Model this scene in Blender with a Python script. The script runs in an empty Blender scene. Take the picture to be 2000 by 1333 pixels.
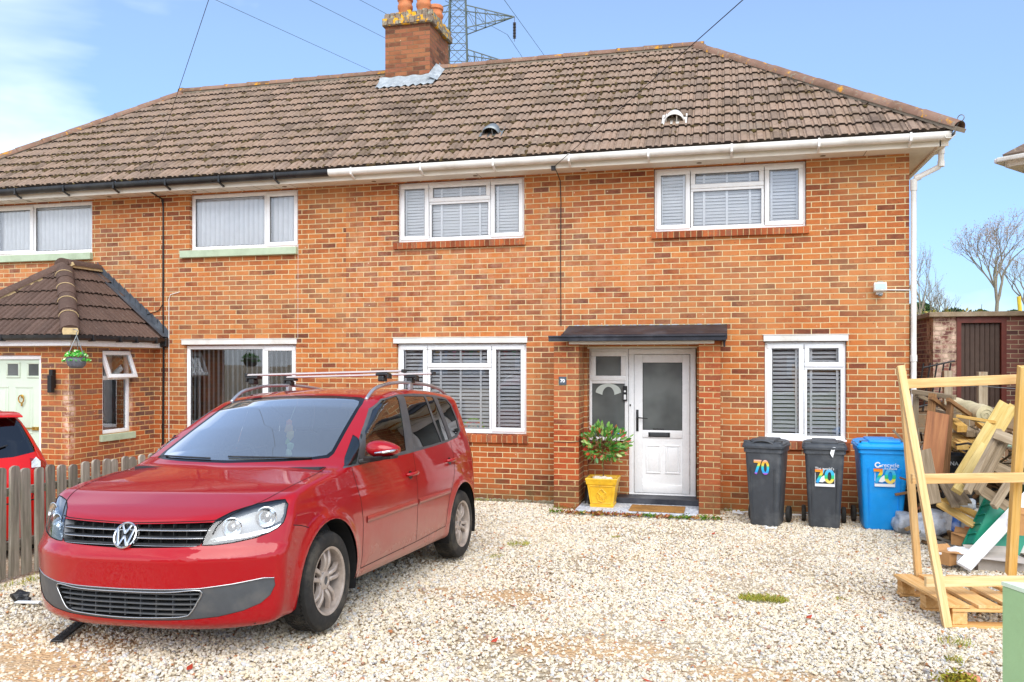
import bpy, bmesh, math, random
import numpy as np
from mathutils import Vector, Matrix, noise as mnoise
random.seed(7); RNG = np.random.default_rng(11)
C = bpy.context.scene.collection
SC = bpy.context.scene
R = math.radians
# ------------------------------------------------------------------ camera, sky, sun, exposure
cam_d = bpy.data.cameras.new('camera'); cam = bpy.data.objects.new('camera', cam_d); C.objects.link(cam)
cam.location = (0, 0, 1.96); cam.rotation_euler = (R(90), 0, R(14.15))
cam_d.sensor_width = 36; cam_d.lens = 36*1630/2000; cam_d.shift_y = 41.5/2000
cam_d.clip_start = .05; cam_d.clip_end = 3000
SC.camera = cam
SUN_EL, SUN_AZ = R(46), R(158)        # azimuth clockwise from +Y
world = bpy.data.worlds.new('World'); SC.world = world; world.use_nodes = True
wn = world.node_tree; wn.nodes.clear()
def WN(t, **k):
    n = wn.nodes.new(t)
    for a, v in k.items(): setattr(n, a, v)
    return n
sky = WN('ShaderNodeTexSky', sky_type='NISHITA', sun_disc=False, sun_elevation=SUN_EL, sun_rotation=SUN_AZ)
sky.air_density = 1.0; sky.dust_density = .6; sky.ozone_density = 1.6
tc = WN('ShaderNodeTexCoord'); mp = WN('ShaderNodeMapping'); mp.inputs['Scale'].default_value = (1.1, 1.1, 2.6); mp.inputs['Location'].default_value = (1.35, .2, .1)
nz = WN('ShaderNodeTexNoise'); nz.inputs['Scale'].default_value = 1.35; nz.inputs['Detail'].default_value = 6; nz.inputs['Roughness'].default_value = .55; nz.inputs['Distortion'].default_value = .3
sx = WN('ShaderNodeSeparateXYZ')
ba = WN('ShaderNodeMath', operation='MULTIPLY_ADD'); ba.inputs[1].default_value = -.15; ba.inputs[2].default_value = 0   # more cloud towards -Y
ad = WN('ShaderNodeMath', operation='ADD')
hz = WN('ShaderNodeMath', operation='MULTIPLY_ADD'); hz.inputs[1].default_value = -.10; hz.inputs[2].default_value = .045
ad2 = WN('ShaderNodeMath', operation='ADD')
rp = WN('ShaderNodeValToRGB'); rp.color_ramp.elements[0].position = .46; rp.color_ramp.elements[1].position = .72
rp.color_ramp.elements[0].color = (.06,.06,.06,1); rp.color_ramp.elements[1].color = (.92,.92,.92,1)
mx = WN('ShaderNodeMix', data_type='RGBA'); mx.inputs['B'].default_value = (7.4, 7.8, 8.4, 1)
bg = WN('ShaderNodeBackground'); bg.inputs['Strength'].default_value = .115
wo = WN('ShaderNodeOutputWorld')
L = wn.links.new
L(tc.outputs['Generated'], mp.inputs['Vector']); L(mp.outputs[0], nz.inputs['Vector']); L(tc.outputs['Generated'], sx.inputs[0])
L(sx.outputs['Y'], ba.inputs[0]); L(nz.outputs['Fac'], ad.inputs[0]); L(ba.outputs[0], ad.inputs[1])
L(sx.outputs['Z'], hz.inputs[0]); L(ad.outputs[0], ad2.inputs[0]); L(hz.outputs[0], ad2.inputs[1])
hr = WN('ShaderNodeValToRGB'); e_ = hr.color_ramp.elements; e_[0].position = 0; e_[0].color = (.34,.47,.66,1); e_[1].position = .75; e_[1].color = (1,1,1,1); q_ = e_.new(.12); q_.color = (.50,.64,.86,1); q_ = e_.new(.35); q_.color = (.78,.88,1,1)
hm_ = WN('ShaderNodeMix', data_type='RGBA', blend_type='MULTIPLY'); hm_.inputs['Factor'].default_value = 1
L(sx.outputs['Z'], hr.inputs['Fac']); L(sky.outputs[0], hm_.inputs['A']); L(hr.outputs['Color'], hm_.inputs['B'])
L(ad2.outputs[0], rp.inputs['Fac']); L(rp.outputs['Color'], mx.inputs['Factor']); L(hm_.outputs['Result'], mx.inputs['A'])
L(mx.outputs['Result'], bg.inputs['Color']); L(bg.outputs[0], wo.inputs['Surface'])
sun_d = bpy.data.lights.new('sun', 'SUN'); sun_d.energy = 1.7; sun_d.angle = R(60); sun_d.color = (1, .95, .87)
sun = bpy.data.objects.new('sun', sun_d); C.objects.link(sun); sun.location = (0, -5, 30)
sd = Vector((math.sin(SUN_AZ)*math.cos(SUN_EL), math.cos(SUN_AZ)*math.cos(SUN_EL), math.sin(SUN_EL)))
sun.rotation_euler = sd.to_track_quat('Z', 'Y').to_euler()
SC.view_settings.view_transform = 'Standard'; SC.view_settings.look = 'None'; SC.view_settings.exposure = 1.08; SC.view_settings.gamma = 1
SC.cycles.max_bounces = 8; SC.cycles.transparent_max_bounces = 12

# ------------------------------------------------------------------ helpers
def lin(h):
    h = h.lstrip('#'); o = []
    for i in (0, 2, 4):
        c = int(h[i:i+2], 16)/255; o.append(c/12.92 if c <= .04045 else ((c+.055)/1.055)**2.4)
    return tuple(o)+(1,)
class NT:
    def __init__(s, name):
        s.m = bpy.data.materials.new(name); s.m.use_nodes = True; s.t = s.m.node_tree; s.t.nodes.clear()
        s.out = s.n('ShaderNodeOutputMaterial'); s.b = s.n('ShaderNodeBsdfPrincipled'); s.l(s.b.outputs[0], s.out.inputs[0])
    def n(s, t, **k):
        n = s.t.nodes.new(t)
        for a, v in k.items(): setattr(n, a, v)
        return n
    def l(s, a, b): s.t.links.new(a, b)
    def set(s, node, key, v):
        if hasattr(v, 'is_linked') or hasattr(v, 'links'): s.l(v, node.inputs[key])
        else: node.inputs[key].default_value = v
    def coord(s, kind='Object', scale=(1,1,1), loc=(0,0,0), rot=(0,0,0)):
        c = s.n('ShaderNodeTexCoord'); m = s.n('ShaderNodeMapping'); m.inputs['Scale'].default_value = scale; m.inputs['Location'].default_value = loc; m.inputs['Rotation'].default_value = rot
        s.l(c.outputs[kind], m.inputs[0]); return m.outputs[0]
    def noise(s, sc=5, det=4, rough=.55, vec=None, dist=0):
        n = s.n('ShaderNodeTexNoise'); n.inputs['Scale'].default_value = sc; n.inputs['Detail'].default_value = det; n.inputs['Roughness'].default_value = rough; n.inputs['Distortion'].default_value = dist
        s.l(vec if vec is not None else s.coord(), n.inputs['Vector']); return n.outputs['Fac']
    def ramp(s, f, stops, interp='LINEAR'):
        r = s.n('ShaderNodeValToRGB'); r.color_ramp.interpolation = interp; e = r.color_ramp.elements
        while len(e) < len(stops): e.new(.5)
        for i, (p, c) in enumerate(stops):
            e[i].position = p; e[i].color = c if len(c) == 4 else tuple(c)+(1,)
        s.l(f, r.inputs[0]); return r.outputs['Color']
    def val(s, f, a, b, lo=0., hi=1.):       # remap a..b -> lo..hi clamped
        m = s.n('ShaderNodeMapRange'); m.inputs[1].default_value = a; m.inputs[2].default_value = b; m.inputs[3].default_value = lo; m.inputs[4].default_value = hi
        s.l(f, m.inputs[0]); return m.outputs[0]
    def mix(s, f, a, b, mode='MIX'):
        m = s.n('ShaderNodeMix', data_type='RGBA', blend_type=mode)
        s.set(m, 'Factor', f); s.set(m, 'A', a); s.set(m, 'B', b); return m.outputs['Result']
    def math(s, op, a, b=None):
        m = s.n('ShaderNodeMath', operation=op); s.set(m, 0, a)
        if b is not None: s.set(m, 1, b)
        return m.outputs[0]
    def attr(s, name, out='Fac'):
        a = s.n('ShaderNodeAttribute'); a.attribute_name = name; return a.outputs[out]
    def bump(s, h, st=.3, d=.01):
        b = s.n('ShaderNodeBump'); b.inputs['Strength'].default_value = st; b.inputs['Distance'].default_value = d
        s.l(h, b.inputs['Height']); s.l(b.outputs[0], s.b.inputs['Normal']); return b
    def p(s, **k):
        for a, v in k.items(): s.set(s.b, {'base':'Base Color','rough':'Roughness','metal':'Metallic','coat':'Coat Weight','coatr':'Coat Roughness','spec':'Specular IOR Level','trans':'Transmission Weight','ior':'IOR','alpha':'Alpha','emc':'Emission Color','ems':'Emission Strength'}[a], v)
        return s
MATS = {}
def M(name, base, rough=.6, var=.12, dirt=None, dirtamt=.4, dsc=3., bsc=60, bst=.15, bd=.004, metal=0, spec=.5, coat=0):
    """plain painted / plastic / stone surface: colour with soft mottling, a dirt layer and fine relief"""
    if name in MATS: return MATS[name]
    t = NT(name); b = lin(base) if isinstance(base, str) else tuple(base)+(1,)
    dk = tuple(c*(1-var) for c in b[:3])+(1,); lt = tuple(min(1, c*(1+var)) for c in b[:3])+(1,)
    col = t.ramp(t.noise(dsc*2.3, 5), [(.3, dk), (.7, lt)])
    if dirt:
        f = t.val(t.noise(dsc, 8, .65), .48, .75, 0, dirtamt); col = t.mix(f, col, lin(dirt))
    t.p(base=col, rough=t.val(t.noise(dsc*4, 3), .3, .7, max(0, rough-.08), min(1, rough+.08)), metal=metal, spec=spec, coat=coat)
    if bst: t.bump(t.noise(bsc, 4), bst, bd)
    MATS[name] = t.m; return t.m
def brick_mat(name, cols, mortar, w=.225, h=.075, rot=False, mortar_w=.0064, algae=True, off=.5, pale=None, contrast=1):
    t = NT(name)
    c = t.n('ShaderNodeTexCoord'); s = t.n('ShaderNodeSeparateXYZ'); t.l(c.outputs['Object'], s.inputs[0])
    u = t.math('ADD', s.outputs['X'], s.outputs['Y'])
    wob = t.noise(2.2, 2); wob2 = t.noise(3.1, 2, vec=t.coord(loc=(5,5,5)))
    cb = t.n('ShaderNodeCombineXYZ')
    uu = t.math('ADD', u, t.val(wob, 0, 1, -.006, .006)); vv = t.math('ADD', s.outputs['Z'], t.val(wob2, 0, 1, -.005, .005))
    t.l(uu, cb.inputs[0]); t.l(vv, cb.inputs[1])
    br = t.n('ShaderNodeTexBrick'); br.offset = off; br.inputs['Scale'].default_value = 1
    br.inputs['Brick Width'].default_value = w; br.inputs['Row Height'].default_value = h; br.inputs['Mortar Size'].default_value = mortar_w; br.inputs['Mortar Smooth'].default_value = .25
    br.inputs['Color1'].default_value = (0,0,0,1); br.inputs['Color2'].default_value = (1,1,1,1); br.inputs['Mortar'].default_value = (.5,.5,.5,1)
    t.l(cb.outputs[0], br.inputs['Vector'])
    # per brick value + burn marks inside each brick
    inner = t.noise(9, 6, .7, vec=t.coord(scale=(1, 1, 2.2)))
    big = t.noise(.55, 3)
    f = t.math('ADD', t.math('MULTIPLY', br.outputs['Color'], .62), t.math('MULTIPLY', inner, .46))
    f = t.math('ADD', f, t.val(big, .3, .7, -.10, .06))
    n = len(cols)
    col = t.ramp(f, [(.14+.78*i/(n-1), lin(k)) for i, k in enumerate(cols)])
    col = t.mix(t.val(t.noise(70, 5, .7), .45, .7, 0, .22), col, lin('#7a4a30'))
    if algae:      # weathered paler and sootier areas of the old wall, faint run-down streaks
        col = t.mix(t.val(t.noise(.75, 5, .6, vec=t.coord(loc=(4,0,2))), .46, .66, 0, .42), col, lin('#c39468'))
        col = t.mix(t.val(t.noise(1.1, 6, .65, vec=t.coord(loc=(11,3,7))), .52, .72, 0, .45), col, lin('#7a5240'))
        col = t.mix(t.val(t.noise(1.0, 5, .6, vec=t.coord(scale=(5,5,.35), loc=(2,0,9))), .56, .74, 0, .35), col, lin('#6a4a3a'))
        col = t.mix(t.val(t.noise(14, 5, .7, vec=t.coord(loc=(6,6,1))), .55, .7, 0, .4), col, lin('#d09a62'))
    # small dark pits and pale flecks
    vor = t.n('ShaderNodeTexVoronoi'); vor.inputs['Scale'].default_value = 17; t.l(t.coord(), vor.inputs['Vector'])
    col = t.mix(t.val(vor.outputs['Distance'], .05, .13, .75, 0), col, lin('#3a221c'))
    vor2 = t.n('ShaderNodeTexVoronoi'); vor2.inputs['Scale'].default_value = 6; t.l(t.coord(loc=(3,1,2)), vor2.inputs['Vector'])
    col = t.mix(t.val(vor2.outputs['Distance'], .03, .07, .6, 0), col, lin('#f0dcc0'))
    if pale:
        for (px, pz, rx, rz, am) in pale:      # old efflorescence and faded patches
            g = t.math('ADD', t.math('POWER', t.math('DIVIDE', t.math('SUBTRACT', u, px), rx), 2), t.math('POWER', t.math('DIVIDE', t.math('SUBTRACT', s.outputs['Z'], pz), rz), 2))
            g = t.math('MULTIPLY', t.val(g, 0, 1, 1, 0), t.val(t.noise(7, 5, .7), .42, .62, 0, am)); col = t.mix(g, col, lin('#ecd3bd'))
    mcol = t.ramp(t.noise(4, 6), [(.3, tuple(a*.8 for a in lin(mortar)[:3])), (.7, lin(mortar))])
    mcol = t.mix(t.val(t.noise(1.1, 3), .5, .68, 0, .5), mcol, lin('#b08a5c'))
    if algae:
        lowred = t.val(s.outputs['Z'], .3, 2.2, .45, 0); col = t.mix(lowred, col, t.mix(1., col, lin('#e09a88'), 'MULTIPLY'))
    col = t.mix(br.outputs['Fac'], col, mcol)
    if algae:
        low = t.math('MULTIPLY', t.val(s.outputs['Z'], .04, .42, 1, 0), t.val(t.noise(3.5, 6, .6), .35, .6, .15, .62)); col = t.mix(low, col, lin('#6f6440'))
    t.p(base=col, rough=.9, spec=.25)
    hgt = t.math('ADD', t.math('MULTIPLY', br.outputs['Fac'], -1), t.math('MULTIPLY', t.noise(55, 5, .7), .45))
    t.bump(hgt, .8, .008)
    MATS[name] = t.m; return t.m

ROOTS = {}
def tag(o, label, cat, group=None, kind=None):
    if label: o['label'] = label
    if cat: o['category'] = cat
    if group: o['group'] = group
    if kind: o['kind'] = kind
    return o
def thing(name, label, cat, loc=(0,0,0), rz=0, group=None, mat=None):
    o = bpy.data.objects.new(name, None); C.objects.link(o); o.empty_display_size = .2
    m = mat if mat is not None else Matrix.Translation(Vector(loc)) @ Matrix.Rotation(rz, 4, 'Z')
    o.matrix_world = m; ROOTS[o] = m.copy()
    return tag(o, label, cat, group)
class MB:
    """collects verts and faces; build() links them as one mesh object"""
    def __init__(s): s.v = []; s.f = []; s.mi = []; s.attr = []; s.cur = 0; s.rnd = 0.
    def add(s, vs, fs):
        b = len(s.v); s.v += [tuple(v) for v in vs]; s.f += [tuple(b+i for i in f) for f in fs]; s.mi += [s.cur]*len(fs); s.attr += [s.rnd]*len(fs); return s
    def box(s, x0, x1, y0, y1, z0, z1, m=None, bev=0):
        if bev:
            bm = bmesh.new(); bmesh.ops.create_cube(bm, size=1, matrix=Matrix.Translation(((x0+x1)/2, (y0+y1)/2, (z0+z1)/2)) @ Matrix.Diagonal((abs(x1-x0), abs(y1-y0), abs(z1-z0), 1)))
            bmesh.ops.bevel(bm, geom=bm.edges[:], offset=bev, segments=2, affect='EDGES', profile=.5)
            vs = [v.co.copy() for v in bm.verts]; fs = [[v.index for v in f.verts] for f in bm.faces]; bm.free()
        else:
            vs = [Vector(p) for p in ((x0,y0,z0),(x1,y0,z0),(x1,y1,z0),(x0,y1,z0),(x0,y0,z1),(x1,y0,z1),(x1,y1,z1),(x0,y1,z1))]
            fs = [(0,3,2,1),(4,5,6,7),(0,1,5,4),(1,2,6,5),(2,3,7,6),(3,0,4,7)]
        if m is not None: vs = [m @ v for v in vs]
        return s.add(vs, fs)
    def bar(s, a, b, w, h, up=(0,0,1), bev=0, ext=0):
        """rectangular bar from a to b, w sideways, h along up"""
        a = Vector(a); b = Vector(b); d = (b-a); ln = d.length; d.normalize(); u = Vector(up); sd_ = d.cross(u)
        if sd_.length < 1e-4: sd_ = d.cross(Vector((1,0,0)))
        sd_.normalize(); u = sd_.cross(d)
        m = Matrix((sd_, d, u)).transposed().to_4x4(); m.translation = a
        return s.box(-w/2, w/2, -ext, ln+ext, -h/2, h/2, m, bev)
    def tube(s, pts, r, n=10, cap=True, closed=False):
        pts = [Vector(p) for p in pts]; rs = r if isinstance(r, (list, tuple)) else [r]*len(pts); k = len(pts); rings = []
        ref = None
        for i, p in enumerate(pts):
            if closed: d = pts[(i+1) % k]-pts[i-1]
            else: d = pts[min(i+1, k-1)]-pts[max(i-1, 0)]
            d.normalize()
            if ref is None: ref = d.cross(Vector((0,0,1)));  ref = ref if ref.length > .1 else d.cross(Vector((1,0,0)))
            ref = (ref-d*ref.dot(d)).normalized(); o = d.cross(ref)
            rings.append([p+(ref*math.cos(2*math.pi*j/n)+o*math.sin(2*math.pi*j/n))*rs[i] for j in range(n)])
        vs = [q for rg in rings for q in rg]; fs = []
        for i in range(k if closed else k-1):
            a = i*n; b = ((i+1) % k)*n
            for j in range(n): fs.append((a+j, b+j, b+(j+1) % n, a+(j+1) % n))
        if cap and not closed: fs.append(tuple(range(n))[::-1][::-1]); fs.append(tuple((k-1)*n+j for j in range(n))[::-1])
        return s.add(vs, fs)
    def lathe(s, prof, n=24, m=None, cap=True, a0=0, a1=2*math.pi):
        full = abs(a1-a0-2*math.pi) < 1e-6; cols = n if full else n+1; vs = []
        for r, z in prof:
            for j in range(cols):
                a = a0+(a1-a0)*j/n; vs.append(Vector((r*math.cos(a), r*math.sin(a), z)))
        if m is not None: vs = [m @ v for v in vs]
        fs = []
        for i in range(len(prof)-1):
            for j in range(n):
                j2 = (j+1) % cols; fs.append((i*cols+j, i*cols+j2, (i+1)*cols+j2, (i+1)*cols+j))
        if cap and full:
            fs.append(tuple(range(cols))[::-1]); fs.append(tuple((len(prof)-1)*cols+j for j in range(cols)))
        return s.add(vs, fs)
    def prism(s, poly, d, m=None):
        """poly: list of (x,z); extruded along y by d"""
        n = len(poly); vs = [Vector((x, 0, z)) for x, z in poly]+[Vector((x, d, z)) for x, z in poly]
        if m is not None: vs = [m @ v for v in vs]
        fs = [tuple(range(n)), tuple(range(n, 2*n))[::-1]]+[(i, n+i, n+(i+1) % n, (i+1) % n) for i in range(n)]
        return s.add(vs, fs)
    def blob(s, c, r, sc=(1,1,1), sub=1, jit=.15, seed=0, rot=None):
        bm = bmesh.new(); bmesh.ops.create_icosphere(bm, subdivisions=sub, radius=1)
        rr = random.Random(seed); vs = []
        for v in bm.verts:
            k = r*(1+rr.uniform(-jit, jit)); q = Vector((v.co.x*sc[0]*k, v.co.y*sc[1]*k, v.co.z*sc[2]*k))
            if rot is not None: q = rot @ q
            vs.append(q+Vector(c))
        fs = [[v.index for v in f.verts] for f in bm.faces]; bm.free(); return s.add(vs, fs)
    def build(s, name, mats, parent=None, smooth=False, world=True, label=None, angle=None):
        fix = not isinstance(mats, (list, tuple)) and mats.name.startswith('car_')
        me = bpy.data.meshes.new(name); vs = s.v
        if parent is not None and world:
            r = parent
            while r.parent is not None: r = r.parent
            inv = ROOTS[r].inverted() if r in ROOTS else Matrix()
            A = np.array(vs, dtype=float).reshape(-1, 3); Mn = np.array(inv); A = A @ Mn[:3, :3].T+Mn[:3, 3]; vs = A.tolist()
        me.from_pydata(vs, [], s.f)
        for m in (mats if isinstance(mats, (list, tuple)) else [mats]): me.materials.append(m)
        if any(s.mi): me.polygons.foreach_set('material_index', s.mi)
        if any(s.attr): me.attributes.new('rnd', 'FLOAT', 'FACE').data.foreach_set('value', s.attr)
        if smooth or angle:
            me.polygons.foreach_set('use_smooth', [True]*len(s.f))
            if angle: me.set_sharp_from_angle(angle=R(angle))
        if fix:
            bm = bmesh.new(); bm.from_mesh(me); bmesh.ops.recalc_face_normals(bm, faces=bm.faces[:]); bm.to_mesh(me); bm.free()
        me.update()
        o = bpy.data.objects.new(name, me); C.objects.link(o)
        if parent is not None: o.parent = parent
        if label: o['label'] = label
        return o
def copy_tree(o, parent=None):
    c = o.copy(); C.objects.link(c)
    if parent is not None: c.parent = parent
    for ch in list(o.children): copy_tree(ch, c)
    return c
def gz(y): 
    t = 9.0-y
    return .048*(t if t > 1.5 else (t+1.5)**2/6 if t > -1.5 else 0)
def text_mesh(s, size, font_bold=True):
    cu = bpy.data.curves.new('t', 'FONT'); cu.body = s; cu.size = size; cu.align_x = 'CENTER'; cu.align_y = 'CENTER'; cu.extrude = .0015
    if font_bold: cu.offset = size*.028
    o = bpy.data.objects.new('t', cu); C.objects.link(o); dg = bpy.context.evaluated_depsgraph_get(); me = bpy.data.meshes.new_from_object(o.evaluated_get(dg))
    vs = [v.co.copy() for v in me.vertices]; fs = [tuple(p.vertices) for p in me.polygons]
    bpy.data.objects.remove(o); bpy.data.curves.remove(cu); bpy.data.meshes.remove(me); return vs, fs
# ------------------------------------------------------------------ materials
BRK = brick_mat('house_brick', ['#643c2e','#864a32','#a05a34','#b26638','#ba6c39','#c1733c','#c67c42','#c98a54'], '#e4cfa0', pale=[(-2.5,3.3,5.0,1.5,.13)])
BRKP = brick_mat('pillar_brick', ['#6b4638','#8a4c34','#a4532f','#b45c34','#bb6638','#b96a40'], '#d8c08c', pale=[(11.0,.55,.3,.25,.8)])
BRKL = brick_mat('porch_brick', ['#5a4844','#7c5c50','#a8623e','#bf6c3c','#c4723e','#8c6250','#9a6a56'], '#e6c48a', pale=[(-1.56,1.15,.13,.75,1.5),(-.35,1.2,.10,.5,.7)], h=.075)
BRKC = brick_mat('chimney_brick', ['#4e3a30','#6e4836','#8e5a3e','#a06a48','#9a6248','#80503c'], '#7a6650', algae=False, mortar_w=.006)
BRKS = brick_mat('outhouse_brick', ['#5a4340','#74504c','#82544c','#94665a','#8a5f58','#74504e'], '#c9b79a', algae=False, pale=[(-.95,2.1,.42,.75,.95),(-.95,2.5,.36,.3,1.0)])
SOLD = brick_mat('sill_brick', ['#8a3f28','#a84a26','#c25a2a','#cc6530','#a05034'], '#d8bd84', w=.075, h=.4, off=0, algae=False)
UPVC = M('white_upvc', '#f4f6f7', .28, .02, '#c9c5b8', .14, 2.5, bst=.0)
UPVCD = M('white_trim_weathered', '#e4e2dc', .4, .05, '#9c937c', .55, 2.2, bst=.05)
SOFF = M('soffit_white', '#e3dccd', .5, .04, '#a99a80', .3, 1.5, bst=.05)
GASK = M('black_gasket', '#15171a', .5, .05, bst=0)
BLKG = M('black_gutter_plastic', '#17191d', .33, .15, '#5b5a55', .3, 3, bst=.05)
LEAD = M('lead_flashing', '#9aa3a8', .55, .15, '#d9dfe2', .6, 5, bst=.2, metal=.1)
LEADD = M('dark_lead_flashing', '#4a5058', .5, .18, '#7f868c', .35, 5, bst=.2)
SAGE = M('sage_sill_paint', '#b3c4a8', .6, .06, '#8c9a7c', .5, 4, bst=.2)
FELT = M('dark_felt_paint', '#23262f', .5, .2, '#8a8e96', .25, 2.6, bst=.25, bsc=25, spec=.35)
BLIND = M('white_blind', '#fafcff', .45, .02, bst=0)
VBLIND = M('vertical_blind_fabric', '#f2f6fa', .8, .05, bst=.1, bsc=200)
DARKI = M('dark_interior', '#3a3733', .9, .2, bst=0)
ROOMW = M('room_wall', '#8d857a', .9, .1, bst=0)
CABL = M('black_cable', '#1a1a1b', .5, .1, bst=0)
CABW = M('white_cable', '#e6e4de', .5, .06, bst=0)
GALV = M('galvanised_steel', '#8f9698', .5, .15, '#6c6f6c', .5, 4, bst=0, metal=.6)
CHROME = M('chrome', '#d9dcde', .14, .04, bst=0, metal=1)
BRASS = M('brass', '#c8a052', .25, .1, bst=0, metal=1)
def glass_mat(name, tint='#dfe8ea', rough=.0, boost=1.7, dens=.9, dust_haze=0):
    t = NT(name); t.t.nodes.remove(t.b)
    g = t.n('ShaderNodeBsdfGlossy'); g.inputs['Roughness'].default_value = rough; g.inputs['Color'].default_value = (.95,.97,1,1)
    tr = t.n('ShaderNodeBsdfTransparent'); tr.inputs['Color'].default_value = lin(tint)
    fr = t.n('ShaderNodeFresnel'); fr.inputs['IOR'].default_value = 1.6
    f = t.math('MULTIPLY', fr.outputs[0], boost)
    mx = t.n('ShaderNodeMixShader'); t.l(f, mx.inputs[0]); t.l(tr.outputs[0], mx.inputs[1]); t.l(g.outputs[0], mx.inputs[2]); t.l(mx.outputs[0], t.out.inputs[0])
    if dust_haze:  # pale diffuse haze brightens the windscreen in place of sky reflection, plus dust
        df = t.n('ShaderNodeBsdfDiffuse'); df.inputs['Color'].default_value = lin('#dfe6e2'); m2 = t.n('ShaderNodeMixShader'); m2.inputs[0].default_value = dust_haze; t.l(mx.outputs[0], m2.inputs[1]); t.l(df.outputs[0], m2.inputs[2]); t.l(m2.outputs[0], t.out.inputs[0])
    MATS[name] = t.m; return t.m
GLASS = glass_mat('window_glass', '#ffffff', boost=2.5)
def frosted():
    t = NT('obscure_glass'); vec = t.coord()
    col = t.ramp(t.noise(1.6, 3), [(.3, lin('#3f4342')), (.62, lin('#6c7270'))])
    t.p(base=col, rough=.32, spec=.6); t.bump(t.noise(160, 3, .6, vec=vec), .6, .004); return t.m
FROST = frosted()
def tile_mat(name, cols, speck='#d8c6a8', moss=True, sp=.35):
    t = NT(name)
    f = t.math('ADD', t.math('MULTIPLY', t.attr('rnd'), .6), t.val(t.noise(1.3, 5), .3, .7, -.05, .42))
    col = t.ramp(f, [(i/(len(cols)-1), lin(c)) for i, c in enumerate(cols)])
    col = t.mix(t.val(t.noise(26, 6, .72), .52, .66, 0, sp), col, lin(speck))
    col = t.mix(t.val(t.noise(17, 6, .7, vec=t.coord(loc=(4,4,4))), .54, .66, 0, .55), col, lin('#5a4a42'))
    if moss:
        col = t.mix(t.val(t.noise(2.1, 8, .75, vec=t.coord(loc=(9,2,1))), .54, .68, 0, .55), col, lin('#6c5a3c'))
        col = t.mix(t.val(t.noise(9, 5, .6, vec=t.coord(loc=(1,7,3))), .66, .72, 0, .7), col, lin('#c9c3a8'))
    t.p(base=col, rough=.92, spec=.2); t.bump(t.noise(90, 4, .7), .5, .006); MATS[name] = t.m; return t.m
TILE = tile_mat('weathered_roof_tile', ['#6a5b50','#7f6d5f','#917d6e','#9b8371','#8b7767','#84786c'], speck='#bfa98c')
TILED = tile_mat('brown_porch_tile', ['#54443d','#5f4c43','#67534a'], speck='#9a8a7c', moss=False, sp=.2)
def ridge_mat():
    t = NT('ridge_tile'); col = t.ramp(t.math('ADD', t.math('MULTIPLY', t.attr('rnd'), .5), t.val(t.noise(5, 5), .3, .7, 0, .5)), [(0, lin('#65503f')), (.5, lin('#86695a')), (1, lin('#957a69'))])
    col = t.mix(t.val(t.noise(7, 6, .65, vec=t.coord(loc=(2,2,2))), .60, .66, 0, .85), col, lin('#cf9422'))
    col = t.mix(t.val(t.noise(18, 5, .7, vec=t.coord(loc=(8,1,2))), .56, .64, 0, .6), col, lin('#8d8f7c'))
    t.p(base=col, rough=.9, spec=.2); t.bump(t.noise(60, 4), .4, .006); return t.m
RIDGE = ridge_mat()
MOSS = M('dark_moss', '#4b3a1f', 1., .35, '#6d6a2a', .5, 12, bst=.4)
MORT = M('ridge_mortar', '#c9b183', .9, .12, '#6f6654', .4, 9, bst=.4)
TERRA = M('terracotta_pot', '#c4774a', .8, .15, '#8a7a5c', .4, 5)
def lichen_cap():
    t = NT('lichened_chimney_cap'); c = t.ramp(t.noise(9, 5), [(.3, lin('#6a5c50')), (.7, lin('#9a8a78'))])
    c = t.mix(t.val(t.noise(8, 5, .6, vec=t.coord(loc=(3,3,0))), .53, .58, 0, 1), c, lin('#e2a81e'))
    c = t.mix(t.val(t.noise(12, 5, .6, vec=t.coord(loc=(1,9,0))), .54, .6, 0, .8), c, lin('#9aa08c'))
    t.p(base=c, rough=.95); t.bump(t.noise(40, 4), .6, .01); return t.m
LICH = lichen_cap()

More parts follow.
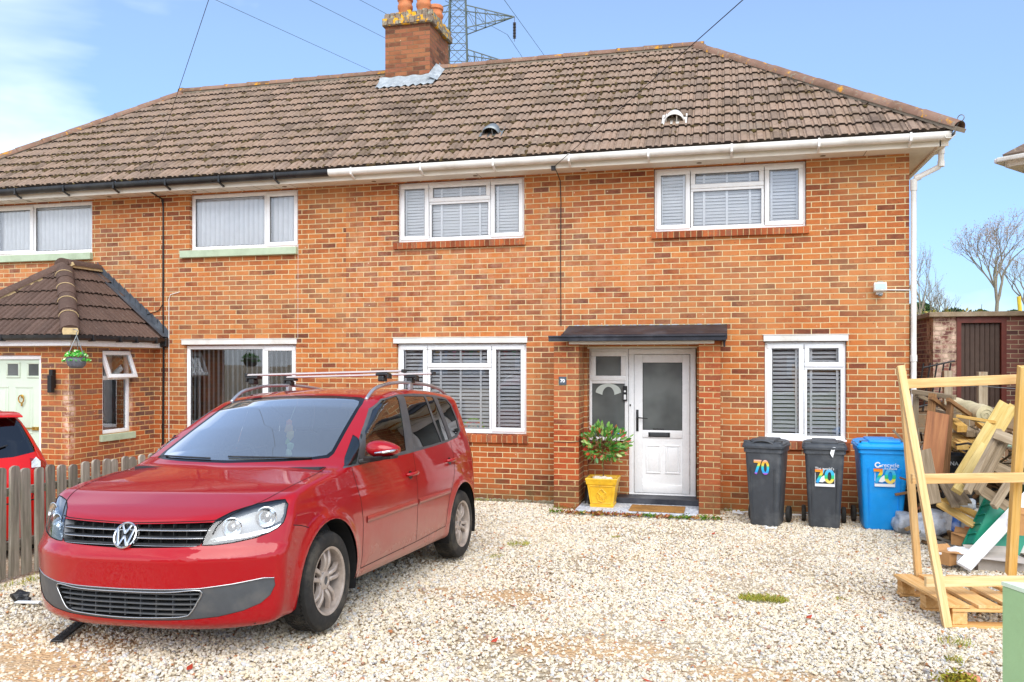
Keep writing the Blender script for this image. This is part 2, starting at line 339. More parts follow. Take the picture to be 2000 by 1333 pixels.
# ------------------------------------------------------------------ ground
WORN = ((-.75, 3.95, .95, .42), (.25, 3.45, .7, .3), (-.9, 5.2, .7, .3), (-3.7, 3.6, .9, .5), (-4.1, 4.3, .6, .5), (-1.7, 6.4, .7, .25), (.2, 4.9, .5, .2))
def make_ground():
    # one sheet to the horizon with finer cells near the house
    xs = sorted(set(list(np.linspace(-400, -14, 12))+list(np.linspace(-14, 8, 56))+list(np.linspace(8, 400, 12))))
    ys = sorted(set(list(np.linspace(-300, -2, 10))+list(np.linspace(-2, 13, 60))+list(np.linspace(13, 900, 16))))
    mb = MB(); vs = []
    for y in ys:
        for x in xs:
            z = gz(max(y, -1.0))+(.012*math.sin(x*2.1+y)*math.cos(y*1.7) if -6 < x < 6 and 1 < y < 11 else 0)-.02
            if y > 60: z += (y-60)*.004
            vs.append((x, y, z))
    n = len(xs); fs = [(j*n+i, j*n+i+1, (j+1)*n+i+1, (j+1)*n+i) for j in range(len(ys)-1) for i in range(n-1)]
    mb.add(vs, fs)
    t = NT('gravel_bed'); vec = t.coord()
    v = t.n('ShaderNodeTexVoronoi'); v.inputs['Scale'].default_value = 42; t.l(vec, v.inputs['Vector'])
    sep = t.n('ShaderNodeSeparateXYZ'); t.l(v.outputs['Color'], sep.inputs[0])
    col = t.ramp(sep.outputs[0], [(0, lin('#b5a488')), (.3, lin('#ccbb9e')), (.6, lin('#dccfb6')), (1, lin('#e8dfcc'))])
    col = t.mix(t.val(v.outputs['Distance'], .3, .6, 0, .6), col, lin('#a08a6a'))
    sandy = t.val(t.noise(.8, 4, .5), .5, .64, 0, .55); col = t.mix(sandy, col, lin('#caa478'))
    far = t.n('ShaderNodeSeparateXYZ'); t.l(vec, far.inputs[0]); nn_ = t.val(t.noise(2.5, 5, .6), 0, 1, -.9, .9)
    for (cx, cy, rx, ry) in WORN:
        g = t.math('ADD', t.math('POWER', t.math('DIVIDE', t.math('SUBTRACT', far.outputs['X'], cx), rx), 2), t.math('POWER', t.math('DIVIDE', t.math('SUBTRACT', far.outputs['Y'], cy), ry), 2))
        col = t.mix(t.val(t.math('ADD', g, nn_), .4, 1.2, .85, 0), col, lin('#d8b284'))
    col = t.mix(t.val(far.outputs['Y'], 16, 20), col, lin('#6f7a44'))
    t.p(base=col, rough=.95, spec=.2); h = t.math('ADD', t.math('MULTIPLY', v.outputs['Distance'], -1), t.math('MULTIPLY', t.noise(120, 3), .3)); t.bump(h, .9, .02)
    o = mb.build('ground', t.m, smooth=True); o['kind'] = 'structure'; return o
make_ground()
def make_gravel():
    """loose stone chippings: points carrying instanced pebbles"""
    def dens(x, y):
        n = mnoise.noise(Vector((x*.9, y*.9, 3.3)))*.5+mnoise.noise(Vector((x*2.6, y*2.6, 1.3)))*.35
        d = 1.0 if n < .12 else .75 if n < .25 else .5
        for (cx, cy, rx, ry) in WORN:
            q = ((x-cx)/rx)**2+((y-cy)/ry)**2+.9*mnoise.noise(Vector((x*3, y*3, 7)))
            if q < 1: d *= .42
        return d
    pts = []
    zones = [(-5.2, 2.2, 2.0, 4.6, 3500), (-6.0, 2.9, 4.6, 7.4, 3000), (-7.2, 3.3, 7.4, 11.42, 2400)]
    for x0, x1, y0, y1, k in zones:
        n = int((x1-x0)*(y1-y0)*k); P = RNG.random((n, 3)); X = x0+(x1-x0)*P[:, 0]; Y = y0+(y1-y0)*P[:, 1]
        for x, y, r in zip(X, Y, P[:, 2]):
            # outside the wedge the picture could ever show
            if x < -5.4-.05*y or x > y*.43+.9 or x < -y*1.25-1.5: continue
            if -12 < x < -2.0 and y > 11.4: continue
            if r < dens(x, y): pts.append((x, y, gz(y)-.018+.012*RNG.random()))
    me = bpy.data.meshes.new('gravel'); me.from_pydata(pts, [], []); o = bpy.data.objects.new('gravel', me); C.objects.link(o); o['kind'] = 'stuff'; o['label'] = 'pale cream and grey stone chippings covering the drive'; o['category'] = 'gravel'
    # the pebble shapes
    t = NT('pebble'); oi = t.n('ShaderNodeObjectInfo')
    col = t.ramp(oi.outputs['Random'], [(0, lin('#b3a892')), (.10, lin('#dccfb4')), (.3, lin('#e2d8c4')), (.55, lin('#ece5d6')), (.72, lin('#ead9b4')), (.82, lin('#ccced0')), (.9, lin('#f2ebdb')), (.965, lin('#9a9ca0')), (.985, lin('#b8774a')), (1, lin('#c98a58'))], 'LINEAR')
    col = t.mix(t.val(t.noise(60, 5, .7), .45, .7, 0, .4), col, lin('#c4b090'))
    t.p(base=col, rough=.85, spec=.3); t.bump(t.noise(140, 3), .4, .004)
    ng = bpy.data.node_groups.new('gravel_scatter', 'GeometryNodeTree')
    ng.interface.new_socket('Geometry', in_out='INPUT', socket_type='NodeSocketGeometry'); ng.interface.new_socket('Geometry', in_out='OUTPUT', socket_type='NodeSocketGeometry')
    N = ng.nodes.new; LK = ng.links.new
    gi = N('NodeGroupInput'); go = N('NodeGroupOutput'); iop = N('GeometryNodeInstanceOnPoints'); g2i = N('GeometryNodeGeometryToInstance')
    for k in range(5):
        ic = N('GeometryNodeMeshIcoSphere'); ic.inputs['Radius'].default_value = 1; ic.inputs['Subdivisions'].default_value = 2
        sp = N('GeometryNodeSetPosition'); tn = N('ShaderNodeTexNoise'); tn.inputs['Scale'].default_value = 1.1; tn.inputs['Detail'].default_value = 1
        ps = N('GeometryNodeInputPosition'); ad = N('ShaderNodeVectorMath'); ad.operation = 'ADD'; ad.inputs[1].default_value = (k*7.3, k*3.1, k)
        sb = N('ShaderNodeVectorMath'); sb.operation = 'SUBTRACT'; sb.inputs[1].default_value = (.5, .5, .5); ml = N('ShaderNodeVectorMath'); ml.operation = 'SCALE'; ml.inputs['Scale'].default_value = 2.1
        LK(ps.outputs[0], ad.inputs[0]); LK(ad.outputs[0], tn.inputs['Vector']); LK(tn.outputs['Color'], sb.inputs[0]); LK(sb.outputs[0], ml.inputs[0]); LK(ml.outputs[0], sp.inputs['Offset']); LK(ic.outputs['Mesh'], sp.inputs['Geometry'])
        tf = N('GeometryNodeTransform'); tf.inputs['Scale'].default_value = [(1,.75,.55),(1.1,.8,.6),(.9,.9,.6),(1.25,.7,.5),(.95,.7,.7)][k]; LK(sp.outputs[0], tf.inputs['Geometry'])
        sm = N('GeometryNodeSetMaterial'); sm.inputs['Material'].default_value = t.m; LK(tf.outputs[0], sm.inputs['Geometry']); LK(sm.outputs[0], g2i.inputs[0])
    rr = N('FunctionNodeRandomValue'); rr.data_type = 'FLOAT_VECTOR'; rr.inputs[0].default_value = (-.5, -.5, 0); rr.inputs[1].default_value = (.5, .5, 6.28)
    rs = N('FunctionNodeRandomValue'); rs.data_type = 'FLOAT'; rs.inputs[2].default_value = 0; rs.inputs[3].default_value = 1; rs.inputs['Seed'].default_value = 4
    pw = N('ShaderNodeMath'); pw.operation = 'POWER'; pw.inputs[1].default_value = 2.2; mr = N('ShaderNodeMapRange'); mr.inputs[3].default_value = .0068; mr.inputs[4].default_value = .0170
    LK(rs.outputs[1], pw.inputs[0]); LK(pw.outputs[0], mr.inputs[0])
    iop.inputs['Pick Instance'].default_value = True
    LK(gi.outputs[0], iop.inputs['Points']); LK(g2i.outputs[0], iop.inputs['Instance']); LK(rr.outputs[0], iop.inputs['Rotation']); LK(mr.outputs[0], iop.inputs['Scale']); LK(iop.outputs[0], go.inputs[0])
    md = o.modifiers.new('scatter', 'NODES'); md.node_group = ng
    return o
make_gravel()

# ------------------------------------------------------------------ walls with openings
WY = 11.5
def wall_face(mb, x0, x1, z0, z1, holes, y=WY, depth=.11, inner=.28):
    """front wall in the plane y, with window openings, reveals and an inner skin"""
    xs = sorted({x0, x1, *[h[0] for h in holes], *[h[1] for h in holes]}); zs = sorted({z0, z1, *[h[2] for h in holes], *[h[3] for h in holes]})
    def inh(cx, cz): return any(h[0] < cx < h[1] and h[2] < cz < h[3] for h in holes)
    for i in range(len(xs)-1):
        for j in range(len(zs)-1):
            a, b, c, d = xs[i], xs[i+1], zs[j], zs[j+1]
            if inh((a+b)/2, (c+d)/2): continue
            mb.add([(a,y,c),(b,y,c),(b,y,d),(a,y,d)], [(0,1,2,3)]); mb.add([(a,y+inner,c),(b,y+inner,c),(b,y+inner,d),(a,y+inner,d)], [(3,2,1,0)])
    for a, b, c, d in holes:
        y2 = y+inner
        mb.add([(a,y,c),(a,y2,c),(a,y2,d),(a,y,d)], [(0,3,2,1)]); mb.add([(b,y,c),(b,y2,c),(b,y2,d),(b,y,d)], [(0,1,2,3)])
        mb.add([(a,y,c),(b,y,c),(b,y2,c),(a,y2,c)], [(0,3,2,1)]); mb.add([(a,y,d),(b,y,d),(b,y2,d),(a,y2,d)], [(0,1,2,3)])
ZT = 4.64
ZB = -.25
PX = -5.46      # party line
WR = [(-.906, 1.063, 3.737, 4.60), (-4.64, -2.72, 3.722, 4.60), (.540, 1.556, .93, 2.235), (-4.655, -2.69, .93, 2.235)]
WL = [(-8.137, -6.253, 3.715, 4.60), (-11.95, -9.946, 3.745, 4.60), (-8.229, -6.287, .893, 2.23)]
DOOR = (-1.82, -.335, ZB, 2.17)

def slab(mb, x0, x1, y0, y1, z0, z1): mb.box(x0, x1, y0, y1, z0, z1)
house = thing('house', 'right hand brick house with the white front door and black flat canopy', 'house', (-1.575, 11.5, 0))
nhouse = thing('house', 'left hand brick house with black gutter and brown tiled hipped porch', 'house', (-9, 11.5, 0))
for root, x0, x1, holes, m in ((house, PX, 2.30, WR+[DOOR], BRK), (nhouse, -12.8, PX, WL+[(-10.9, -8.95, ZB, 2.05)], BRK)):
    mb = MB(); wall_face(mb, x0, x1, ZB, ZT, holes)
    xe = 2.30 if root is house else -12.8
    y1 = 16.6
    mb.add([(xe,WY,ZB),(xe,y1,ZB),(xe,y1,ZT),(xe,WY,ZT)], [(0,1,2,3) if root is house else (3,2,1,0)])
    mb.add([(x0,y1,ZB),(x1,y1,ZB),(x1,y1,ZT),(x0,y1,ZT)], [(3,2,1,0)])
    mb.build('wall', m, root)
    f = MB(); f.box(x0+.02, x1-.02, WY+.29, y1-.02, 2.35, 2.6); f.box(x0+.02, x1-.02, WY+.29, y1-.02, -.1, .08); f.box(x0+.02, x1-.02, 14.3, 14.4, .08, 2.35); f.box(x0+.02, x1-.02, 13.9, 14.0, 2.6, 4.6)
    for q in ([-.6, -2.6] if root is house else [-8.6]): f.box(q, q+.1, WY+.29, 14.3, .08, 2.35); f.box(q, q+.1, WY+.29, 13.9, 2.6, 4.6)
    f.build('inner_wall', ROOMW, root)
# ------------------------------------------------------------------ windows
def rect_frame(mb, x0, x1, z0, z1, w, y0, y1, bev=.006):
    """mitred-looking frame of four bars butted end to end"""
    mb.box(x0, x1, y0, y1, z1-w, z1, bev=bev); mb.box(x0, x1, y0, y1, z0, z0+w, bev=bev)
    mb.box(x0, x0+w, y0+.001, y1, z0+w, z1-w, bev=bev); mb.box(x1-w, x1, y0+.001, y1, z0+w, z1-w, bev=bev)
def venetian(mb, x0, x1, z0, z1, y, pitch=.05, w=.050, tilt=60, tapes=3, tape_w=.03):
    n = int((z1-z0)/pitch)
    for i in range(n+1):
        z = z0+.02+i*pitch
        if z > z1: break
        t = R(tilt+random.uniform(-3, 3)); dy = math.cos(t)*w/2; dz = math.sin(t)*w/2; s = random.uniform(-.003, .003)
        mb.add([(x0,y-dy,z-dz+s),(x1,y-dy,z-dz-s),(x1,y+dy,z+dz-s),(x0,y+dy,z+dz+s),(x0,y-dy-.002,z-dz-.003+s),(x1,y-dy-.002,z-dz-.003-s)], [(0,1,2,3),(4,5,1,0)])
    for k in range(tapes):
        xx = x0+(x1-x0)*((k+.5)/tapes if tapes > 2 else (.14, .86)[k]); mb.box(xx-tape_w/2, xx+tape_w/2, y-w*.6, y-w*.6+.002, z0, z1)
    mb.box(x0, x1, y-.025, y+.025, z0, z0+.02)
def vertical(mb, x0, x1, z0, z1, y, pitch=.085, ang=35, w=.089):
    x = x0+.03; k = 0
    while x < x1:
        t = R(ang+random.uniform(-4, 4)); dx = math.cos(t)*w/2; dy = math.sin(t)*w/2
        n = 4; vs = []
        for i in range(n+1):
            u = i/n*2-1; b = .010*(1-u*u)
            for z in (z0+.03, z1-.04): vs.append((x+u*dx+b*math.sin(t), y+u*dy-b*math.cos(t), z))
        mb.add(vs, [(2*i, 2*i+2, 2*i+3, 2*i+1) for i in range(n)])
        x += pitch
    mb.box(x0, x1, y-.02, y+.02, z1-.04, z1)
def window(root, hole, cells, label=None, blind='ven', yf=.055, bt=60, gap=.006, pitch=.05, tapes=(2,3,2)):
    """cells: list of (u0,u1,v0,v1,opening) fractions of the frame, v from the bottom"""
    x0, x1, z0, z1 = hole; x0 += gap; x1 -= gap; z0 += gap; z1 -= gap; y = WY+yf; W_ = x1-x0; H_ = z1-z0
    fr = MB(); pn = MB(); gk = MB(); fo = .038
    rect_frame(fr, x0, x1, z0, z1, fo, y, y+.07)
    for (u0, u1, v0, v1, op) in cells:
        a, b, c, d = x0+W_*u0, x0+W_*u1, z0+H_*v0, z0+H_*v1
        if u0 > 0: a += .004
        if u1 < 1: b -= .004
        if u0 == 0: a += fo-.012
        if u1 == 1: b -= fo-.012
        if v0 == 0: c += fo-.012
        if v1 == 1: d -= fo-.012
        w = .062 if op else .034
        yy = y-.014 if op else y+.004
        rect_frame(fr, a, b, c, d, w, yy, y+.062, .008 if op else .005)
        a += w; b -= w; c += w; d -= w
        gk.box(a-.001, a+.005, yy+.012, yy+.02, c, d); gk.box(b-.005, b+.001, yy+.012, yy+.02, c, d); gk.box(a, b, yy+.012, yy+.02, c-.001, c+.004); gk.box(a, b, yy+.012, yy+.02, d-.005, d+.001)
        g = random.uniform(-.0015, .0015); pn.add([(a,yy+.022+g,c),(b,yy+.022-g,c),(b,yy+.022,d),(a,yy+.022,d)], [(0,1,2,3)])
    f = fr.build('window', UPVC, root, angle=35, label=label); pn.build('pane', GLASS, f); gk.build('gasket', GASK, f)
    bl = MB()
    yb = y+.095
    if blind == 'ven':
        us = sorted({(c[0], c[1]) for c in cells})
        for k, (u0, u1) in enumerate(us): venetian(bl, x0+W_*u0+.03, x0+W_*u1-.03, z0+.05, z1-.03, yb, pitch, tilt=bt, tapes=tapes[k % len(tapes)])
        bl.build('blind', BLIND, f)
    elif blind == 'ver': vertical(bl, x0+.05, x1-.05, z0+.05, z1-.03, yb, ang=bt); bl.build('blind', VBLIND, f, smooth=True)
    return f
L3 = [(0,.245,0,1,True), (.245,.735,.66,1,True), (.245,.735,0,.66,False), (.735,1,0,1,True)]
w1 = window(house, WR[0], L3, bt=57, pitch=.044, label='upper three light window over the bins with closed white slatted blinds')
w2 = window(house, WR[1], L3, bt=57, pitch=.044, label='upper three light window left of the long cable')
w3 = window(house, WR[2], [(0,.49,0,1,True), (.49,1,.745,1,True), (.49,1,0,.745,False)], bt=40, pitch=.054, tapes=(2,2), label='two light window behind the wheelie bins')
w4 = window(house, WR[3], [(0,.235,0,1,True), (.235,.735,.735,1,True), (.235,.735,0,.735,False), (.735,1,0,1,True)], bt=40, pitch=.054, label='lower three light window behind the parked car')
w5 = window(nhouse, WL[0], [(0,.7,0,1,False), (.7,1,0,1,True)], blind='ver', bt=28, label='upper window with closed vertical blinds')
w6 = window(nhouse, WL[1], [(0,.40,0,1,True), (.40,1,0,1,False)], blind='ver', bt=28, label='upper window cut by the left edge of the photo')
w7 = window(nhouse, WL[2], [(0,.71,0,1,False), (.71,1,0,1,True)], blind='ver', bt=-74, label='ground floor window with open vertical blinds')
# brick and painted sills, lintel covers
def soldier(root, x0, x1, z, zt):
    mb = MB(); n = int(round((x1-x0)/.075))
    for i in range(n):
        a = x0+(x1-x0)*i/n; b = x0+(x1-x0)*(i+1)/n; mb.rnd = random.random(); k = random.uniform(-.003, .003)
        mb.add([(a+.005,WY-.05+k,z),(b-.005,WY-.05+k,z),(b-.005,WY-.05+k,zt-.012),(a+.005,WY-.05+k,zt-.012),(a+.005,WY+.05,zt),(b-.005,WY+.05,zt),(a+.005,WY+.05,z),(b-.005,WY+.05,z)], [(0,1,2,3),(3,2,5,4),(1,7,5,2),(0,3,4,6),(0,6,7,1)])
    mb.rnd = 0
    t = MATS.get('soldier_brick')
    if not t:
        k = NT('soldier_brick'); c = k.ramp(k.math('ADD', k.attr('rnd'), k.val(k.noise(20, 4), .3, .7, -.15, .15)), [(0, lin('#70402c')), (.4, lin('#9c5232')), (.8, lin('#b8663a')), (1, lin('#8e5c46'))]); k.p(base=c, rough=.9, spec=.2); k.bump(k.noise(60, 4), .5, .006); t = MATS['soldier_brick'] = k.m
    o = mb.build('sill', t, root)
    m2 = MB(); m2.box(x0+.002, x1-.002, WY-.043, WY+.05, z+.004, zt-.016); m2.build('sill_mortar', MORT, root)
soldier(house, -.94, 1.10, 3.64, 3.737); soldier(house, -4.69, -2.70, 3.62, 3.722); soldier(house, .50, 1.60, .82, .93); soldier(house, -4.70, -2.66, .815, .93)
for (a, b, z, zt) in ((-8.27, -6.25, 3.60, 3.712), (-12.1, -9.93, 3.63, 3.742)):
    mb = MB(); mb.box(a, b, WY-.07, WY+.06, z, zt, bev=.008); mb.build('sill', SAGE, nhouse, label='pale sage painted sill')
for root, a, b in ((house, .525, 1.575), (house, -4.70, -2.675), (nhouse, -8.27, -6.27)):
    mb = MB(); mb.box(a, b, WY-.022, WY+.05, 2.235, 2.318, bev=.006); mb.box(a-.01, b+.01, WY-.03, WY+.02, 2.318, 2.326); mb.build('lintel_cover', UPVCD, root, label='white board over the window')
mb = MB(); mb.box(.538, 1.558, WY-.004, WY+.06, .93, .955, bev=.004); mb.build('window_cill', UPVC, house)
# bunting and rainbow seen in the lower window
bn = MB()
BCOL = [M('bunting_%s' % n, c, .7, .05, bst=0) for n, c in (('yellow', '#e8b72a'), ('blue', '#4f86c6'), ('pink', '#d6588a'), ('red', '#c63a35'), ('green', '#3fa36a'))]
for i, x in enumerate(np.linspace(-4.15, -2.85, 11)):
    bn.cur = i % 5; bn.add([(x, WY+.26, 2.15), (x+.09, WY+.26, 2.15), (x+.045, WY+.262, 2.03)], [(0,1,2)])
tag(bn.build('bunting', BCOL), 'small coloured paper pennants strung inside the lower window behind the car', 'bunting')
rb = MB()
for i, c in enumerate(range(5)):
    r0 = .17-.025*i; rb.cur = i; pts = [(-3.52+r*math.cos(a), r*math.sin(a)) for r in (r0, r0-.022) for a in np.linspace(0, math.pi, 15)]
    rb.add([(x, WY+.16, .98+z) for x, z in pts]+[(x, WY+.19, .98+z) for x, z in pts], [(j, j+1, 16+j, 15+j) for j in range(14)]+[(j, 30+j, 31+j, j+1) for j in range(14)])
RCOL = [M('toy_'+n, c, .6, .05, bst=0) for n, c in (('lime', '#8fce2e'), ('orange', '#ef8a3a'), ('rose', '#e0909a'), ('teal', '#7fb0b6'), ('cream', '#e8dcc8'))]
tag(rb.build('rainbow_toy', RCOL), 'stacking rainbow arch toy on the lower window ledge', 'toy')
# ------------------------------------------------------------------ porch of the right house
y0p = 11.05
for (a, b) in ((-2.205, -1.865), (-.295, -.025)):
    mb = MB(); mb.box(a, b, y0p, WY-.001, -.2, 2.235, bev=.004); mb.build('pillar', BRKP, house, label='brick pillar left of the door, with the number plaque' if a < -1 else 'brick pillar right of the door')
RY = 11.70      # recessed face of the porch
mb = MB()       # recess side walls and the wall under the side light
mb.box(-1.9, -1.822, WY+.281, RY+.2, ZB, 2.2); mb.box(-.333, -.25, WY+.281, RY+.2, ZB, 2.2); mb.box(-1.82, -1.262, RY-.04, RY+.2, ZB, .80)
mb.build('recess_wall', BRK, house)
# sill under the side light
mb = MB()
for i in range(7): a = -1.80+.0765*i; mb.rnd = random.random(); mb.box(a, a+.068, RY-.09, RY, .76, .845, bev=.004)
mb.build('sill', MATS['soldier_brick'], house)
# side light window
mb = MB(); gk = MB(); pn = MB()
rect_frame(mb, -1.835, -1.275, .86, 2.148, .05, RY, RY+.07); mb.box(-1.785, -1.325, RY+.002, RY+.07, 1.66, 1.71, bev=.004)
rect_frame(mb, -1.80, -1.305, 1.70, 2.115, .072, RY-.016, RY+.05, .008)
sl = mb.build('window', UPVC, house, angle=35, label='narrow side light with an opening top left of the front door')
pn.add([(-1.785,RY+.03,.91),(-1.325,RY+.03,.91),(-1.325,RY+.03,1.66),(-1.785,RY+.03,1.66)], [(0,1,2,3)]); pn.add([(-1.728,RY+.01,1.772),(-1.377,RY+.01,1.772),(-1.377,RY+.01,2.043),(-1.728,RY+.01,2.043)], [(0,1,2,3)])
pn.build('pane', FROST, sl)
for a, b, c, d, yy in ((-1.785,-1.325,.91,1.66,RY+.024), (-1.728,-1.377,1.772,2.043,RY+.004)):
    gk.box(a, a+.005, yy, yy+.004, c, d); gk.box(b-.005, b, yy, yy+.004, c, d); gk.box(a, b, yy, yy+.004, c, c+.005); gk.box(a, b, yy, yy+.004, d-.005, d)
gk.build('gasket', GASK, sl)
# little ghost-white arch hanging behind the side light: a horseshoe shape
mb = MB(); n = 14; pts = []
for i in range(n+1):
    a = math.pi*i/n; r1 = .19; r0 = .085; k = 1.0
    pts.append((-1.556+r1*math.cos(a)*.95, 1.535+.12*math.sin(a)*1.05)); 
for i in range(n, -1, -1):
    a = math.pi*i/n; pts.append((-1.556+.085*math.cos(a), 1.50+.115*math.sin(a)))
mb.prism([(x, z) for x, z in pts], .004, Matrix.Translation((0, RY+.022, 0))); mb.build('window_ornament', M('ornament_white', '#c9d2cc', .6, .05), sl)
mb = MB(); mb.lathe([(.037, 0), (.037, .003)], 20, Matrix.Translation((-1.405, RY+.022, .985)) @ Matrix.Rotation(R(90), 4, 'X')); s1 = mb.build('sticker', M('sticker_blue', '#3d8fc4', .4, .03, bst=0), sl)
mb = MB(); mb.box(-1.425, -1.385, RY+.0165, RY+.0185, .978, .992); mb.lathe([(.015, 0), (.015, .002)], 12, Matrix.Translation((-1.405, RY+.019, .998)) @ Matrix.Rotation(R(90), 4, 'X')); mb.build('sticker_mark', BLIND, sl)
# front door
mb = MB(); dx0, dx1, dz0, dz1 = -1.255, -.37, .10, 2.145
rect_frame(mb, dx0-.015, dx1+.015, dz0-.03, dz1, .075, RY, RY+.08); dfr = mb.build('door_frame', UPVC, house, angle=35)
mb = MB(); a, b, c, d = dx0+.065, dx1-.065, dz0+.05, dz1-.08
# leaf of stiles and rails around the glass and the panel
y1, y2 = RY-.012, RY+.05
gl = (a+.115, b-.10, 1.02, d-.11); pnz = (c+.11, .915)
mb.box(a, gl[0], y1, y2, c, d, bev=.005); mb.box(gl[1], b, y1, y2, c, d, bev=.005); mb.box(gl[0], gl[1], y1+.001, y2, gl[3], d, bev=.005); mb.box(gl[0], gl[1], y1+.001, y2, pnz[1], gl[2], bev=.005); mb.box(gl[0], gl[1], y1+.001, y2, c, pnz[0], bev=.005)
mb.box(gl[0], gl[1], y1+.018, y2, pnz[0], pnz[1])
for q in (gl[0]+.045, (gl[0]+gl[1])/2+.04):
    rect_frame(mb, q, q+.20, pnz[0]+.16, pnz[1]-.10, .022, y1+.004, y1+.02, .006); mb.box(q+.03, q+.17, y1+.010, y1+.02, pnz[0]+.19, pnz[1]-.13, bev=.006)
door = mb.build('door', UPVC, house, angle=35, label='white half glazed front door with obscure glass')
mb = MB(); mb.add([(gl[0],y1+.02,gl[2]),(gl[1],y1+.02,gl[2]),(gl[1],y1+.02,gl[3]),(gl[0],y1+.02,gl[3])], [(0,1,2,3)]); mb.build('pane', FROST, door)
mb = MB()
for (p, q, r_, s) in ((gl[0], gl[0]+.006, gl[2], gl[3]), (gl[1]-.006, gl[1], gl[2], gl[3]), (gl[0], gl[1], gl[2], gl[2]+.006), (gl[0], gl[1], gl[3]-.006, gl[3])): mb.box(p, q, y1+.012, y1+.018, r_, s)
mb.build('gasket', GASK, door)
mb = MB(); mb.box(-1.015+.02, -.70, y1-.008, y1+.002, .925, .99, bev=.004); lp = mb.build('letter_plate', GASK, door); mb = MB(); mb.box(-.97, -.725, y1-.013, y1-.006, .938, .978, bev=.003); mb.build('flap', M('letter_flap', '#4a4e52', .35, .05, bst=0, metal=.5), lp)
mb = MB(); mb.box(-1.165, -1.13, y1-.012, y1, 1.0, 1.30, bev=.005); mb.tube([(-1.148, y1-.01, 1.19), (-1.148, y1-.055, 1.19), (-1.12, y1-.062, 1.192), (-1.0, y1-.06, 1.182)], [.010, .009, .009, .006], 8); mb.build('handle', GASK, door, angle=40)
vs, fs = text_mesh('Steel Fantastic', .026)
mb = MB(); mb.add([(-.86+v.x, y1+.0165-v.z, 1.035+v.y) for v in vs], fs)
mb.build('small_print', M('print_grey', '#1c1c1c', .6, 0, bst=0), door)
mb = MB(); mb.box(-1.347, -1.287, RY-.035, RY-.0165, 1.42, 1.63, bev=.006); kb = mb.build('doorbell', GASK, house)
mb = MB(); mb.box(-1.333, -1.301, RY-.039, RY-.0345, 1.44, 1.51, bev=.003); mb.lathe([(.014, 0), (.014, .004)], 14, Matrix.Translation((-1.317, RY-.035, 1.555)) @ Matrix.Rotation(R(90), 4, 'X')); mb.build('button', UPVC, kb)
mb = MB(); mb.box(-1.257, -1.237, RY-.006, RY+.002, 1.345, 1.375, bev=.002); mb.build('spyhole', GASK, house)
# threshold, tiled slab
mb = MB(); mb.box(-1.40, -.30, 11.36, RY+.1, .045, .122, bev=.006); mb.build('threshold_step', FELT, house)
def slab_mat():
    t = NT('grey_speckled_step'); v = t.n('ShaderNodeTexVoronoi'); v.inputs['Scale'].default_value = 38; t.l(t.coord(), v.inputs['Vector'])
    s = t.n('ShaderNodeSeparateXYZ'); t.l(v.outputs['Color'], s.inputs[0]); c = t.ramp(s.outputs[0], [(0, lin('#aab2bd')), (.5, lin('#d5dae0')), (1, lin('#8d96a4'))])
    t.p(base=c, rough=.6); return t.m
mb = MB(); mb.box(-1.862, -.298, 10.72, WY+.2, -.1, .045, bev=.006); mb.build('doorstep', slab_mat(), house)
# canopy: timber deck with rolled felt edge
mb = MB(); mb.prism([(10.90, 2.255), (10.90, 2.315), (10.93, 2.33), (10.955, 2.335), (11.02, 2.345), (WY-.001, 2.47), (WY-.001, 2.28), (10.96, 2.255)], 2.14, Matrix.Rotation(R(90), 4, 'Z') @ Matrix.Translation((0, 0, 0)))
V = mb.v; mb.v = [(-2.10+ (-v[0] if True else 0), v[1], v[2]) for v in V]    # extrude ran to -x
mb.v = [(-2.10-(v[0]+2.10)-0, v[1], v[2]) for v in mb.v]
xs_ = [v[0] for v in mb.v]; lo = min(xs_); mb.v = [(v[0]-lo-2.08, v[1], v[2]) for v in mb.v]
cp = mb.build('canopy', FELT, house, label='black felted flat canopy over the front door')
mb = MB(); mb.box(-2.24, .045, 10.855, 10.90, 2.235, 2.30, bev=.008); mb.box(-2.24, .045, 10.84, 10.90, 2.288, 2.312, bev=.008); mb.box(.0, .045, 10.90, WY-.002, 2.235, 2.31, bev=.006); mb.box(.012, .036, 10.96, 11.0, 2.16, 2.235); mb.build('canopy_fascia', FELT, cp)
mb = MB(); mb.box(-1.98, -.10, 10.95, WY-.002, 2.20, 2.254, bev=.004); mb.box(-1.82, -.335, WY+.001, RY-.002, 2.150, 2.20); mb.build('canopy_soffit', SOFF, cp)
mb = MB(); mb.add([(-2.0+i*.02, WY-.004, 2.468+random.uniform(-.004, .012)) for i in range(102)]+[(-2.0+i*.02, WY-.02, 2.452) for i in range(102)], [(i, i+1, 103+i, 102+i) for i in range(101)]); mb.build('flashing', LEAD, cp)
# plaque 70
mb = MB(); mb.box(-2.135, -2.03, y0p-.012, y0p, 1.655, 1.765, bev=.004); pq = mb.build('number_plaque', M('plaque_slate', '#4a545e', .4, .06, bst=0), house)
vs, fs = text_mesh('70', .062); mb = MB(); mb.add([(-2.083+v.x, y0p-.0135-v.z, 1.71+v.y) for v in vs], fs); mb.build('number', BLIND, pq)
